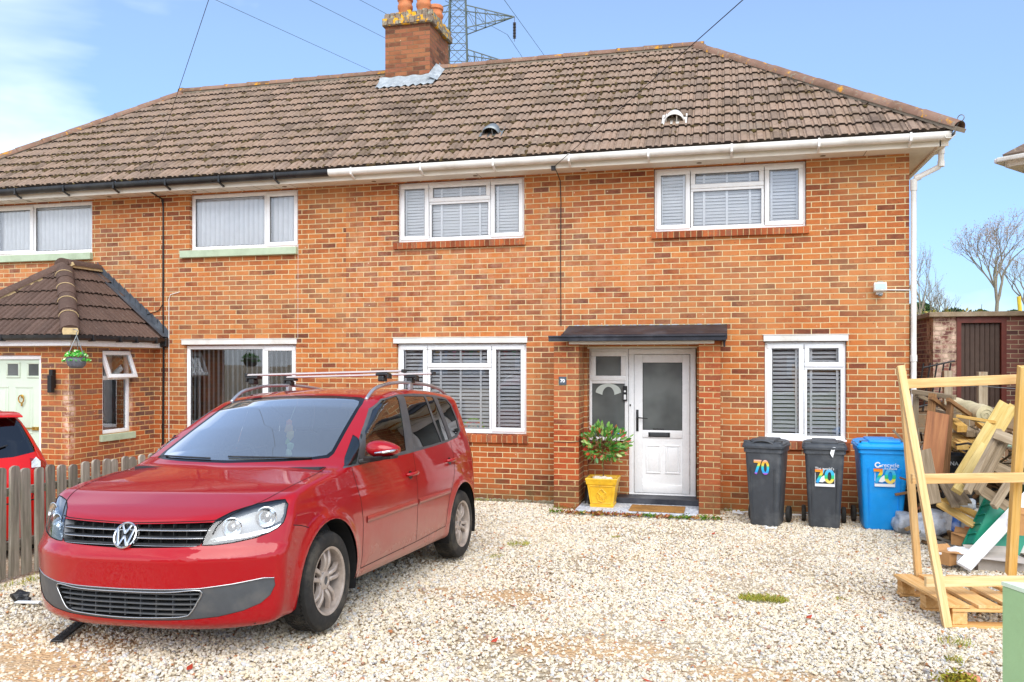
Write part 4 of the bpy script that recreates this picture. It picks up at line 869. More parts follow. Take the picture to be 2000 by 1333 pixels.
# ------------------------------------------------------------------ cars
def _sp(tab, sw=.05):
    """smooth 1-D table"""
    t = np.array(tab, float); x = np.linspace(t[0,0], t[-1,0], 900); y = np.interp(x, t[:,0], t[:,1])
    d = x[1]-x[0]; w = max(3, int(sw/d)) if len(tab) > 2 else 3
    pad = np.concatenate([2*y[0]-y[w:0:-1], y, 2*y[-1]-y[-2:-w-2:-1]]); ker = np.hanning(2*w+1); ker /= ker.sum(); y2 = np.convolve(pad, ker, 'valid')
    return x, y2
def smax(a, b, k):
    h = np.maximum(k-np.abs(a-b), 0)/k; return np.maximum(a, b)+h*h*k*.25
class CarShape:
    """closed body described as the smooth intersection of a side, a plan and a section profile"""
    def __init__(s, top, front, rear, side, bot, wheels, bowF=(.153,.7,3), bowR=(.28,.8,3), bowW=.09, wx=None, roofk=.075):
        s.top = _sp(top); s.front = _sp(front, .014); s.rear = _sp(rear); s.side = _sp(side); s.bot = _sp(bot); s.wheels = wheels
        s.bowF, s.bowR, s.bowW = bowF, bowR, bowW; s.wx = _sp(wx); s.roofk = roofk
    def F(s, P):
        x, y, z = P[..., 0], P[..., 1], P[..., 2]; a = np.sqrt(y*y+1e-6)
        I = lambda t, v: np.interp(v, t[0], t[1])
        bf = s.bowF[0]*(a/s.bowF[1])**s.bowF[2]; br = s.bowR[0]*(a/s.bowR[1])**s.bowR[2]
        hood = np.clip((1.25-x)/.3, 0, 1)
        xt = x-(bf*.55*np.clip((.5-x)/.5, 0, 1)+s.bowW*(a/.75)**2*(1-np.clip((1.0-x)/.35, 0, 1))*np.clip((2.9-x)/.9, 0, 1))
        zt = I(s.top, xt); e = .01; sl = (I(s.top, xt+e)-I(s.top, xt-e))/(2*e)
        crown = np.where(x < 1.25, .020, .045)*(a/.7)**2
        crown = (.004*hood+.028*(1-hood))*(a/.7)**2
        ft = (z-zt+crown)/np.sqrt(1+sl*sl)
        ff = (I(s.front, z)-(x-bf))*.97
        fr = (x+br-I(s.rear, z))*.97
        w = I(s.wx, x); Y = I(s.side, z)*(1-(1-w)*(.5+.5*np.clip((z-.9)/.5, 0, 1)*1.6))
        for cx, cz in s.wheels:
            r = np.hypot(x-cx, z-cz); Y = Y+.016*np.exp(-(np.maximum(r-.40, 0)/.045)**2)*np.clip((.95-z)/.2, 0, 1)
        fs = (a-Y)*.98
        fb = I(s.bot, x)-z
        k1 = .035+(s.roofk-.035)*np.clip((x-1.5)/.7, 0, 1)
        f = smax(ft, fs, k1)
        f = smax(f, ff, .04); f = smax(f, fr, .09); f = smax(f, fb, .05)
        return f
    def G(s, P, e=.004):
        g = np.stack([(s.F(P+d)-s.F(P-d)) for d in (np.array([e,0,0]), np.array([0,e,0]), np.array([0,0,e]))], -1)/(2*e); return g
    def project(s, P, it=4):
        for _ in range(it):
            f = s.F(P); g = s.G(P); n2 = (g*g).sum(-1)+1e-9; P = P-g*(f/n2)[..., None]
        return P
    def normals(s, P, e=.004):
        g = s.G(P, e); return g/np.linalg.norm(g, axis=-1, keepdims=True)
    def mesh(s, lo, hi, h):
        n = [int(round((hi[i]-lo[i])/h))+1 for i in range(3)]
        ax = [np.linspace(lo[i], hi[i], n[i]) for i in range(3)]
        X = np.stack(np.meshgrid(*ax, indexing='ij'), -1); V = s.F(X); S = V < 0
        c = [slice(0, -1), slice(1, None)]; cnt = sum(S[c[i], c[j], c[k]].astype(int) for i in (0,1) for j in (0,1) for k in (0,1))
        cell = (cnt > 0) & (cnt < 8); idx = -np.ones(cell.shape, int); ids = np.argwhere(cell); idx[cell] = np.arange(len(ids))
        # average of edge crossings
        acc = np.zeros((len(ids), 3)); k = np.zeros(len(ids))
        cor = [(i,j,l) for i in (0,1) for j in (0,1) for l in (0,1)]
        for p in cor:
            for q in cor:
                if sum(abs(p[t]-q[t]) for t in range(3)) == 1 and p < q:
                    a = ids+np.array(p); b = ids+np.array(q); va = V[tuple(a.T)]; vb = V[tuple(b.T)]; m = (va < 0) != (vb < 0)
                    t = np.where(m, va/(va-vb+1e-12), 0)[:, None]; pos = X[tuple(a.T)]*(1-t)+X[tuple(b.T)]*t; acc += np.where(m[:, None], pos, 0); k += m
        P = s.project(acc/k[:, None], 5); F = []
        for d in range(3):
            u, v = (d+1) % 3, (d+2) % 3; sl0 = [slice(None)]*3; sl1 = [slice(None)]*3; sl0[d] = slice(0, -1); sl1[d] = slice(1, None)
            A = S[tuple(sl0)]; B = S[tuple(sl1)]; E = np.argwhere(A != B)
            E = E[(E[:, u] > 0) & (E[:, v] > 0) & (E[:, u] < n[u]-1) & (E[:, v] < n[v]-1)]
            du = np.zeros(3, int); du[u] = 1; dv = np.zeros(3, int); dv[v] = 1
            q = [idx[tuple((E-du-dv).T)], idx[tuple((E-dv).T)], idx[tuple(E.T)], idx[tuple((E-du).T)]]; q = np.stack(q, 1)
            inside = A[tuple(E.T)]; q[~inside] = q[~inside][:, ::-1]; F.append(q)
        return P, np.concatenate(F)
MPV = dict(
 top=[(-.3,.60),(-.05,.715),(.05,.770),(.12,.802),(.25,.856),(.45,.922),(.7,.98),(.95,1.035),(1.03,1.06),(1.2,1.15),(1.5,1.31),(1.8,1.462),(1.95,1.525),(2.1,1.565),(2.4,1.605),(2.8,1.625),(3.3,1.618),(3.8,1.59),(4.05,1.56),(4.3,1.52),(4.8,1.4)],
 front=[(.0,.30),(.12,.16),(.17,.092),(.21,.055),(.28,.034),(.38,.020),(.48,.010),(.57,.001),(.59,.001),(.62,.020),(.645,.040),(.70,.056),(.76,.075),(.80,.095),(.9,.16),(1.8,1.3)],
 rear=[(.0,4.2),(.2,4.3),(.35,4.37),(.5,4.395),(.7,4.39),(.9,4.375),(1.1,4.33),(1.3,4.25),(1.5,4.14),(1.6,4.07),(1.9,3.8)],
 side=[(.0,.70),(.14,.78),(.2,.842),(.28,.868),(.4,.884),(.55,.893),(.7,.898),(.8,.896),(.83,.890),(.9,.882),(1.0,.868),(1.05,.858),(1.2,.828),(1.35,.792),(1.5,.748),(1.6,.708),(1.9,.56)],
 bot=[(-.3,.155),(.2,.16),(.5,.19),(1.3,.225),(3.1,.235),(3.9,.25),(4.5,.27)],
 wheels=[(.885,.325),(3.575,.325)], wx=[(-.5,.985),(.5,.99),(1.0,1),(2.6,1),(3.2,1),(3.8,.985),(4.2,.95),(4.6,.9)])
def red_paint(name, base, deep, dust_haze=True):
    t = NT(name); col = lin(base)
    geo = t.n('ShaderNodeNewGeometry'); s = t.n('ShaderNodeSeparateXYZ'); c = t.n('ShaderNodeTexCoord'); t.l(c.outputs['Object'], s.inputs[0])
    b = t.mix(t.val(t.noise(1.5, 3), .35, .65, 0, .25), col, lin(deep)); rough = .45
    if dust_haze:   # road dirt thrown up on the lower doors and sills
        f = t.math('MULTIPLY', t.val(s.outputs['Z'], .25, .80, 1, 0), t.val(s.outputs['X'], .95, 1.4, 0, 1)); f = t.math('MULTIPLY', f, t.val(t.noise(5, 6, .65), .25, .7, .35, .75))
        f2 = t.math('MULTIPLY', t.val(s.outputs['Z'], .20, .34, .75, 0), t.val(s.outputs['X'], .5, 1.2, 0, 1)); f = t.math('MAXIMUM', f, f2)
        b = t.mix(f, b, lin('#a98a78')); rough = t.val(f, 0, .6, .45, .65); t.b.inputs['Coat Weight'].default_value = 1; t.set(t.b, 'Coat Roughness', t.val(f, 0, .6, .03, .35))
    else: t.b.inputs['Coat Weight'].default_value = 1; t.b.inputs['Coat Roughness'].default_value = .03
    b = t.mix(geo.outputs['Backfacing'], b, lin('#141414'))
    t.p(base=b, rough=rough, metal=.0, spec=.15); return t.m
BPLAS = M('black_trim_plastic', '#1e2022', .45, .12, '#6a655c', .25, 8, bst=.1, bsc=200)
GPLAS = M('grey_bumper_plastic', '#4a4d50', .5, .1, '#7c7468', .35, 6, bst=.1, bsc=200)
GBLK = M('gloss_black_trim', '#101112', .18, .05, bst=0)
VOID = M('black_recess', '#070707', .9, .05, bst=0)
TYRE = M('tyre_rubber', '#232220', .8, .2, '#7f7666', .55, 6, bst=.3, bsc=60)
RIMM = M('dusty_alloy', '#b9ada2', .4, .12, '#7a6658', .55, 9, bst=.1, metal=.35)
SILV = M('silver_trim', '#c3c6c9', .25, .06, bst=0, metal=.9)
RAILM = M('anodised_rail', '#b9bcc0', .35, .06, bst=0, metal=.7)
BARM = M('roof_bar_alloy', '#d9cdc6', .4, .05, bst=0, metal=.3)
REFL = M('lamp_reflector', '#dfe3e6', .12, .03, bst=0, metal=1)
REFD = M('lamp_bezel', '#7e8286', .45, .1, bst=0, metal=.3)
SEAT = M('seat_cloth', '#6c6d70', .9, .15, bst=.1)
DASH = M('dash_plastic', '#2e2f32', .7, .1, bst=0)
CGLS = glass_mat('car_glass', '#b9cfc8')
WSG = glass_mat('windscreen_glass', '#cfe0dc', boost=4.0, dust_haze=.07)
PRIV = glass_mat('privacy_glass', '#3c443f')
LGLS = glass_mat('lamp_glass', '#f2f6f8')
class CarBuild:
    """dense mesh of a CarShape, cut along outlines and divided into named parts"""
    def __init__(s, shape, h, lo, hi):
        s.c = shape; P, F = shape.mesh(lo, hi, h); s.bm = bmesh.new(); bv = [s.bm.verts.new(p) for p in P.tolist()]
        for f in F.tolist():
            try: s.bm.faces.new([bv[i] for i in f])
            except ValueError: pass
        s.reg = s.bm.faces.layers.int.new('reg'); s.names = ['body']
    def on_side(s, x, z, sgn):      # point on the flank
        x = np.atleast_1d(np.array(x, float)); z = np.atleast_1d(np.array(z, float)); lo = np.zeros_like(x)+.25; hi = np.zeros_like(x)+1.1
        for _ in range(26):
            m = (lo+hi)/2; f = s.c.F(np.stack([x, sgn*m, z], -1)); lo = np.where(f < 0, m, lo); hi = np.where(f < 0, hi, m)
        return np.stack([x, sgn*lo, z], -1)
    def on_front(s, y, z, x1=1.5, x0=-.3):
        y = np.atleast_1d(np.array(y, float)); z = np.atleast_1d(np.array(z, float)); lo = np.zeros_like(y)+x0; hi = np.zeros_like(y)+x1
        for _ in range(28):
            m = (lo+hi)/2; f = s.c.F(np.stack([m, y, z], -1)); hi = np.where(f < 0, m, hi); lo = np.where(f < 0, lo, m)
        return np.stack([hi, y, z], -1)
    def on_top(s, x, y):
        x = np.atleast_1d(np.array(x, float)); y = np.atleast_1d(np.array(y, float)); lo = np.zeros_like(y)+.5; hi = np.zeros_like(y)+2.0
        for _ in range(28):
            m = (lo+hi)/2; f = s.c.F(np.stack([x, y, m], -1)); lo = np.where(f < 0, m, lo); hi = np.where(f < 0, hi, m)
        return np.stack([x, y, lo], -1)
    def cut(s, poly, d, name=None, cond=None, margin=.06, deep=None):
        """cut the surface along the outline poly (3-D points) swept along d and mark what lies inside"""
        d = Vector(d).normalized(); poly = [Vector(p) for p in poly]
        a = d.orthogonal().normalized(); b = d.cross(a); Q = [(p.dot(a), p.dot(b)) for p in poly]
        lo = (min(q[0] for q in Q)-margin, min(q[1] for q in Q)-margin); hi = (max(q[0] for q in Q)+margin, max(q[1] for q in Q)+margin)
        dm = [p.dot(d) for p in poly]; dlo, dhi = (min(dm)-.5, max(dm)+.35) if deep is None else (min(dm)-deep, max(dm)+deep)
        def near():
            out = []
            for f in s.bm.faces:
                c = f.calc_center_median(); u = c.dot(a); v = c.dot(b)
                if lo[0] < u < hi[0] and lo[1] < v < hi[1] and dlo < c.dot(d) < dhi and f.normal.dot(d) < .05 and (cond is None or cond(c)): out.append(f)
            return out
        fs = near(); n = len(poly)
        for i in range(n):
            e = poly[(i+1) % n]-poly[i]
            if e.length < 1e-5: continue
            nrm = e.cross(d).normalized(); el = e.length; eu = e/el
            loc = []
            for f in fs:
                if not f.is_valid: continue
                c = f.calc_center_median()-poly[i]; t = c.dot(eu)
                if -.04 < t < el+.04 and abs(c.dot(nrm)) < .04: loc.append(f)
            if not loc: continue
            es = {q for f in loc for q in f.edges}; vs = {q for f in loc for q in f.verts}
            r = bmesh.ops.bisect_plane(s.bm, geom=list(loc)+list(es)+list(vs), plane_co=poly[i], plane_no=nrm, dist=1e-5)
            fs = near()
        k = 0
        if name: s.names.append(name); k = len(s.names)-1
        def inside(u, v):
            c = False; j = n-1
            for i in range(n):
                if (Q[i][1] > v) != (Q[j][1] > v) and u < (Q[j][0]-Q[i][0])*(v-Q[i][1])/(Q[j][1]-Q[i][1])+Q[i][0]: c = not c
                j = i
            return c
        res = []
        for f in near():
            c = f.calc_center_median()
            if inside(c.dot(a), c.dot(b)): f[s.reg] = k; res.append(f)
        return res
    def delete(s, fs): bmesh.ops.delete(s.bm, geom=[f for f in fs if f.is_valid], context='FACES')
    def extract(s, names, off=0.):
        ks = {s.names.index(n) for n in names}; idx = {}; vs = []; fs = []
        for f in s.bm.faces:
            if f[s.reg] in ks:
                q = []
                for v in f.verts:
                    if v.index < 0 or v not in idx: idx[v] = len(vs); vs.append(tuple(v.co))
                    q.append(idx[v])
                fs.append(q)
        P = np.array(vs, float).reshape(-1, 3); N = s.c.normals(P) if len(P) else P
        return P+N*off, N, fs
    def part(s, root, oname, names, mat, off=0., label=None, flat=False):
        P, N, fs = s.extract(names, off)
        me = bpy.data.meshes.new(oname); me.from_pydata(P.tolist(), [], fs); me.materials.append(mat)
        me.polygons.foreach_set('use_smooth', [True]*len(fs)); me.update()
        if not flat: me.normals_split_custom_set_from_vertices([tuple(n) for n in N])
        o = bpy.data.objects.new(oname, me); C.objects.link(o); o.parent = root
        if label: o['label'] = label
        return o
    def ribbon(s, mb, P, w, off=.001, closed=False, thick=0):
        """thin strip of width w lying on the surface along the points P"""
        P = np.asarray(P, float); P = s.c.project(P, 3); N = s.c.normals(P); n = len(P)
        T = np.roll(P, -1, 0)-np.roll(P, 1, 0)
        if not closed: T[0] = P[1]-P[0]; T[-1] = P[-1]-P[-2]
        S = np.cross(T, N); S /= np.linalg.norm(S, axis=1, keepdims=True)+1e-9
        a = P+S*w/2; b = P-S*w/2; a = s.c.project(a, 2); b = s.c.project(b, 2)
        m = n if closed else n-1
        if thick:
            vs = np.concatenate([a+N*.0005, a+N*(off*.6), P+N*off, b+N*(off*.6), b+N*.0005]); fs = []
            for j in range(4):
                for i in range(m): i2 = (i+1) % n; fs.append((j*n+i, j*n+i2, (j+1)*n+i2, (j+1)*n+i))
        else:
            vs = np.concatenate([a+N*off, b+N*off]); fs = [(i, (i+1) % n, n+(i+1) % n, n+i) for i in range(m)]
        mb.add(vs.tolist(), fs)
def dens(pts, step=.02):
    pts = np.array(pts, float); o = [pts[0]]
    for a, b in zip(pts[:-1], pts[1:]):
        n = max(1, int(np.linalg.norm(b-a)/step)); o += [a+(b-a)*(i+1)/n for i in range(n)]
    return np.array(o)
def smooth_poly(pts, n=6, closed=True):
    """Catmull-Rom through the given 2-D points"""
    P = np.array(pts, float); m = len(P); o = []
    for i in range(m if closed else m-1):
        p0, p1, p2, p3 = (P[(i-1) % m], P[i], P[(i+1) % m], P[(i+2) % m]) if closed else (P[max(i-1, 0)], P[i], P[i+1], P[min(i+2, m-1)])
        for k in range(n):
            t = k/n; o.append(.5*((2*p1)+(-p0+p2)*t+(2*p0-5*p1+4*p2-p3)*t*t+(-p0+3*p1-3*p2+p3)*t**3))
    if not closed: o.append(P[-1])
    return np.array(o)
def add_wheel(root, cx, cy, cz, sgn, spokes=5, r=.317, rr=.213, w=.205, steer=0, twin=True):
    """wheel with its axle along y; sgn -1: outer face towards -y"""
    m = Matrix.Translation((cx, cy, cz)) @ Matrix.Rotation(steer, 4, 'Z') @ Matrix.Rotation(R(90)*(-sgn), 4, 'X') @ Matrix.Rotation(random.uniform(0, 6), 4, 'Z')
    # local z = outward
    mb = MB(); h = w/2
    prof = [(rr-.004, -h*.9), (rr+.02, -h), (r-.03, -h*1.02), (r-.008, -h*.88), (r-.001, -h*.7), (r, -h*.3), (r, h*.3), (r-.001, h*.7), (r-.008, h*.88), (r-.03, h*1.02), (rr+.045, h*1.04), (rr+.03, h*1.03), (rr+.012, h*1.0), (rr-.002, h*.9)]
    mb.lathe(prof, 72, m, cap=False)
    for i in range(64):      # tread blocks
        a = 2*math.pi*i/64
        for zz in (-.055, -.02, .02, .055):
            q = m @ Matrix.Rotation(a+zz*.9, 4, 'Z') @ Matrix.Translation((r, 0, zz*w/.205)) @ Matrix.Rotation(R(20)*(1 if zz > 0 else -1), 4, 'X')
            mb.box(-.004, .004, -.0105, .0105, -.013, .013, q)
    wh = mb.build('wheel', TYRE, root, world=False, angle=35)
    mb = MB(); f0 = h*.78
    mb.lathe([(rr+.004, h*.98), (rr+.006, h*1.0), (rr-.004, h*.99), (rr-.012, h*.93), (rr-.016, h*.6), (rr-.03, -h*.9)], 60, m, cap=False)
    ns = spokes
    for k in range(ns):
        for side in ((-1, 1) if twin else (0,)):
            a = 2*math.pi*k/ns
            pts = []
            for t in np.linspace(0, 1, 9):
                rad = .045+(rr-.055)*t; off_ = side*(.017+.022*t**1.3); zz = f0-.012+.020*math.sin(math.pi*min(1, t*1.1))-.008*(1-t)
                wd = (.0165-.001*t) if twin else .028-.006*t; pts.append((rad, off_, zz, wd))
            q = m @ Matrix.Rotation(a, 4, 'Z'); vs = []
            for rad, o_, zz, wd in pts:
                for (dy, dz) in ((-1, -.030), (-.85, -.003), (-.5, .002), (.5, .002), (.85, -.003), (1, -.030)): vs.append(q @ Vector((rad, o_+wd*dy, zz+dz)))
            n = 6; mb.add(vs, [(i*n+j, (i+1)*n+j, (i+1)*n+j+1, i*n+j+1) for i in range(8) for j in range(5)])
    mb.lathe([(.0, f0-.012), (.026, f0-.012), (.029, f0-.002), (.034, f0-.001), (.055, f0-.008), (.068, f0-.016), (.072, f0-.035)], 30, m, cap=False)
    rim = mb.build('rim', RIMM, wh, world=False, angle=40)
    mb = MB()
    for k in range(5):
        a = 2*math.pi*(k+.5)/5; q = m @ Matrix.Translation((.052*math.cos(a), .052*math.sin(a), f0-.022)); mb.lathe([(.011, 0), (.011, .012), (.008, .013), (0, .006)], 12, q, cap=False)
    mb.lathe([(0, f0-.006), (.024, f0-.006), (.026, f0-.012)], 20, m, cap=False); mb.build('wheel_nuts', GPLAS, wh, world=False, angle=40)
    mb = MB(); mb.lathe([(0, -.02), (.135, -.02), (.14, -.025), (.14, -.04), (0, -.04)], 40, m, cap=False); mb.box(-.05, .05, .08, .15, -.06, .0, m, bev=.01); mb.build('brake_disc', M('brake_iron', '#4b4340', .6, .3, '#7a4a34', .5, 10, bst=.1, metal=.4), wh, world=False, angle=40)
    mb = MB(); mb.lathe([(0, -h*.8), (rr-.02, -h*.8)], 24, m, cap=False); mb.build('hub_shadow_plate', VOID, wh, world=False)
    return wh
def arch_liner(mb, cx, cz, R_, ya, yb):
    n = 26; vs = []
    for i in range(n+1):
        a = -.35+(math.pi+.7)*i/n
        for y in (ya, yb): vs.append((cx+R_*math.cos(a), y, cz+R_*math.sin(a)))
    mb.add(vs, [(2*i, 2*i+2, 2*i+3, 2*i+1) for i in range(n)])
    mb.add([(cx+R_*math.cos(-.35+(math.pi+.7)*i/n), yb, cz+R_*math.sin(-.35+(math.pi+.7)*i/n)) for i in range(n+1)], [tuple(range(n+1))])
def build_mpv():
    ex = Vector((.0217, .9986, -.0477)); ey = Vector((.9994, -.0203, .0282)); ez = Vector((-.0272, .0483, .9985)); 
    MM = Matrix((ex, -ey, ez)).transposed().to_4x4(); MM.translation = (-3.3802, 4.1070, .2363)
    MM = MM @ Matrix.Translation((0, 0, 0))
    root = thing('parked_car', 'deep red family car with silver roof bars, parked on the gravel facing the viewer', 'car', mat=MM)
    cb = CarBuild(CarShape(**MPV), .025, (-.15, -1.05, .05), (4.6, 1.05, 1.75)); c = cb.c
    PAINT = red_paint('car_red', '#a5000e', '#8c000b')
    for sg in (1, -1):
        for (cx, cz) in c.wheels:
            pl = [(cx+.392*math.cos(a), sg*.9, cz+.392*math.sin(a)) for a in np.linspace(-1.2, math.pi+1.2, 30)]+[(cx-.25, sg*.9, -.2), (cx+.25, sg*.9, -.2)]
            cb.delete(cb.cut(pl, (0, -sg, 0), 'arch', cond=lambda q: abs(q.y) > .42))
    cb.delete([f for f in cb.bm.faces if f.normal.z < -.5 and f.calc_center_median().z < .33 and abs(f.calc_center_median().y) > .5 and any(abs(f.calc_center_median().x-cx) < .40 for cx, cz in c.wheels)])
    DLO = [(1.145,1.026),(1.345,1.118),(1.575,1.262),(1.88,1.434),(2.09,1.510),(2.40,1.548),(2.75,1.562),(3.05,1.560),(3.32,1.551),(3.58,1.532),(3.68,1.47),(3.745,1.32),(3.745,1.20),(3.60,1.145),(3.30,1.114),(2.80,1.085),(2.35,1.062),(1.48,1.036)]
    G = dict(quarter=[(1.17,1.037),(1.335,1.045),(1.525,1.245)], front=[(1.495,1.088),(1.60,1.262),(1.88,1.424),(2.08,1.497),(2.34,1.532),(2.375,1.534),(2.268,1.088),(1.9,1.072)],
             rear=[(2.52,1.537),(2.445,1.092),(2.85,1.105),(3.12,1.122),(3.03,1.30),(2.985,1.538)], rearb=[(3.03,1.538),(3.075,1.33),(3.155,1.125),(3.345,1.137),(3.20,1.536)], back=[(3.31,1.529),(3.56,1.510),(3.645,1.455),(3.70,1.31),(3.70,1.21),(3.58,1.168),(3.44,1.150)])
    for sg in (1, -1):
        t = 'l' if sg < 0 else 'r'
        cb.cut([(x, sg*.8, z) for x, z in DLO], (0, -sg, 0), 'band'+t)
        for k, pl in G.items(): cb.cut([(x, sg*.8, z) for x, z in pl], (0, -sg, 0), k+t)
    # windscreen seen along the car
    ws = [(0,1.066),(.40,1.074),(.60,1.083),(.705,1.092),(.715,1.12),(.665,1.32),(.625,1.47),(.60,1.512),(.55,1.527),(.30,1.545),(0,1.551)]
    full = lambda h: [(y, z) for y, z in h]+[(-y, z) for y, z in h[::-1] if y > 0]
    cb.cut([(1.3, y, z) for y, z in full(ws)], (1, 0, 0), 'wsband', cond=lambda q: q.z > 1.03 and q.x < 2.3, deep=1.2)
    wi = [(0,1.083),(.40,1.091),(.58,1.099),(.672,1.112),(.685,1.14),(.637,1.32),(.60,1.463),(.575,1.496),(.52,1.510),(.30,1.526),(0,1.533)]
    cb.cut([(1.3, y, z) for y, z in full(wi)], (1, 0, 0), 'windscreen', cond=lambda q: q.z > 1.03 and q.x < 2.3, deep=1.2)
    rw = [(0,1.06),(.55,1.075),(.70,1.11),(.66,1.40),(.60,1.49),(0,1.52)]
    cb.cut([(4.3, y, z) for y, z in full(rw)], (-1, 0, 0), 'rearglass', cond=lambda q: q.x > 3.7)
    gr = [(0,.772),(.50,.785),(.548,.783),(.53,.74),(.478,.660),(.44,.652),(0,.640)]
    cb.cut([(0, y, z) for y, z in full(gr)], (1, 0, 0), 'grille', cond=lambda q: q.x < .5)
    lo = [(0,.408),(.30,.411),(.50,.418),(.66,.435),(.80,.456),(.845,.452),(.848,.41),(.825,.355),(.78,.312),(.70,.278),(.58,.252),(.40,.236),(0,.222)]
    cb.cut([(0, y, z) for y, z in full(lo)], (1, 0, 0), 'lowband', cond=lambda q: q.x < .5)
    lg = [(0,.395),(.30,.398),(.495,.408),(.475,.34),(.43,.275),(.39,.258),(.30,.25),(0,.240)]
    cb.cut([(0, y, z) for y, z in full(lg)], (1, 0, 0), 'lowgrille', cond=lambda q: q.x < .5)
    hlp = [(.495,.660),(.50,.70),(.515,.752),(.545,.800),(.602,.838),(.66,.860),(.72,.877),(.80,.891),(.845,.893),(.868,.865),(.875,.80),(.872,.765),(.85,.735),(.815,.712),(.76,.690),(.66,.670),(.56,.660)]
    for sg in (1, -1):
        pts = cb.on_front([sg*p[0]*.985 for p in hlp], [p[1] for p in hlp])
        d = Vector((1, -sg*.75, -.1)).normalized(); cb.cut([tuple(p) for p in pts], d, 'lamp'+('l' if sg < 0 else 'r'), cond=lambda q: q.x < .75 and q.y*sg > .3)
    cb.part(root, 'body', ['body'], PAINT)
    for sg, t in ((-1, 'l'), (1, 'r')): cb.part(root, 'window_surround', ['band'+t], GPLAS, .0005)
    for k in ('l', 'r'):
        cb.part(root, 'side_window', ['quarter'+k, 'front'+k], CGLS, -.003, label='front door glass')
        cb.part(root, 'side_window', ['rear'+k, 'rearb'+k], PRIV, -.003, label='dark rear door glass'); cb.part(root, 'side_window', ['back'+k], PRIV, -.003, label='dark rearmost side glass')
    cb.part(root, 'windscreen_surround', ['wsband'], GBLK, .0); cb.part(root, 'windscreen', ['windscreen'], WSG, -.001); cb.part(root, 'rear_window', ['rearglass'], PRIV, -.001)
    # upper grille: recess with slats and chrome strips
    P, N, fs = cb.extract(['grille'], 0); g = MB(); g.add((P+np.array([.055, 0, 0])).tolist(), fs)
    # side walls of the recess
    bl = [(0, y, z) for y, z in full(gr)]; q = cb.on_front([b[1] for b in bl], [b[2] for b in bl]); n = len(q)
    g.add(q.tolist()+(q+np.array([.06, 0, 0])).tolist(), [(i, (i+1) % n, n+(i+1) % n, n+i) for i in range(n)]); grl = g.build('grille', VOID, root, world=False)
    ww = lambda z: .478+(z-.655)*.55
    def slat(mb, z, hw, dep, h, off=0.0):
        ys = np.linspace(-hw, hw, 41); p = cb.on_front(ys, np.full(41, z)); p[:, 0] += off
        vs = [];
        for r in p: vs += [(r[0]+dep, r[1], r[2]+h*.5), (r[0]+.003, r[1], r[2]+h*.5), (r[0], r[1], r[2]+h*.2), (r[0], r[1], r[2]-h*.3), (r[0]+.004, r[1], r[2]-h*.5), (r[0]+dep, r[1], r[2]-h*.5)]
        mb.add(vs, [(i*6+j, (i+1)*6+j, (i+1)*6+j+1, i*6+j+1) for i in range(40) for j in range(5)])
    g = MB()
    for z in (.745, .702): slat(g, z, ww(z)-.004, .03, .012, .006)
    slat(g, .662, ww(.662)-.004, .03, .014, .004); g.build('grille_slats', BPLAS, grl, world=False, smooth=True)
    g = MB()
    for z in (.7405, .6975): slat(g, z, ww(z)-.006, .004, .0075, .001)
    slat(g, .656, ww(.66)-.02, .004, .004, .001); g.build('chrome_strip', SILV, grl, world=False, smooth=True)
    g = MB()
    for y in np.arange(-.46, .47, .08): g = MB(); p = cb.on_front([y], [.715])[0]; g.box(p[0]+.02, p[0]+.05, y-.002, y+.002, .66, .775); g.build('grille_bar', BPLAS, grl, world=False)
    # lower band and its grille
    cb.part(root, 'lower_bumper_panel', ['lowband'], GPLAS, -.004)
    P, N, fs = cb.extract(['lowgrille'], 0); g = MB(); g.add((P+np.array([.06, 0, 0])).tolist(), fs)
    bl = [(0, y, z) for y, z in full(lg)]; q = cb.on_front([b[1] for b in bl], [b[2] for b in bl]); n = len(q); q2 = q.copy()
    g.add(q.tolist()+(q+np.array([.065, 0, 0])).tolist(), [(i, (i+1) % n, n+(i+1) % n, n+i) for i in range(n)]); lgl = g.build('lower_grille', VOID, root, world=False)
    g = MB()
    for z in (.385, .355, .325, .295, .265):
        hw = float(np.interp(z, [.24, .26, .29, .34, .40], [.36, .395, .44, .475, .49])); slat(g, z, hw, .05, .010, .012)
    for y in np.arange(-.42, .43, .105): p = cb.on_front([y], [.33])[0]; g.box(p[0]+.03, p[0]+.05, y-.003, y+.003, .25, .40)
    g.build('grille_slats', GPLAS, lgl, world=False)
    g = MB(); d3 = lambda a, cl=True: dens(list(a)+([a[0]] if cl else []), .015)
    a = smooth_poly(full(lg), 4); b = dens(list(a)+[a[0]], .015)[:-1]; cb.ribbon(g, cb.on_front(b[:, 0], b[:, 1]), .007, .004, closed=True, thick=1)
    up = dens([(-.845,.454),(-.80,.459),(-.66,.438),(-.50,.421),(-.30,.414),(0,.411),(.30,.414),(.50,.421),(.66,.438),(.80,.459),(.845,.454)], .015); cb.ribbon(g, cb.on_front(up[:, 0], up[:, 1]), .006, .003, thick=1)
    g.build('bumper_trim', SILV, root, world=False, smooth=True)
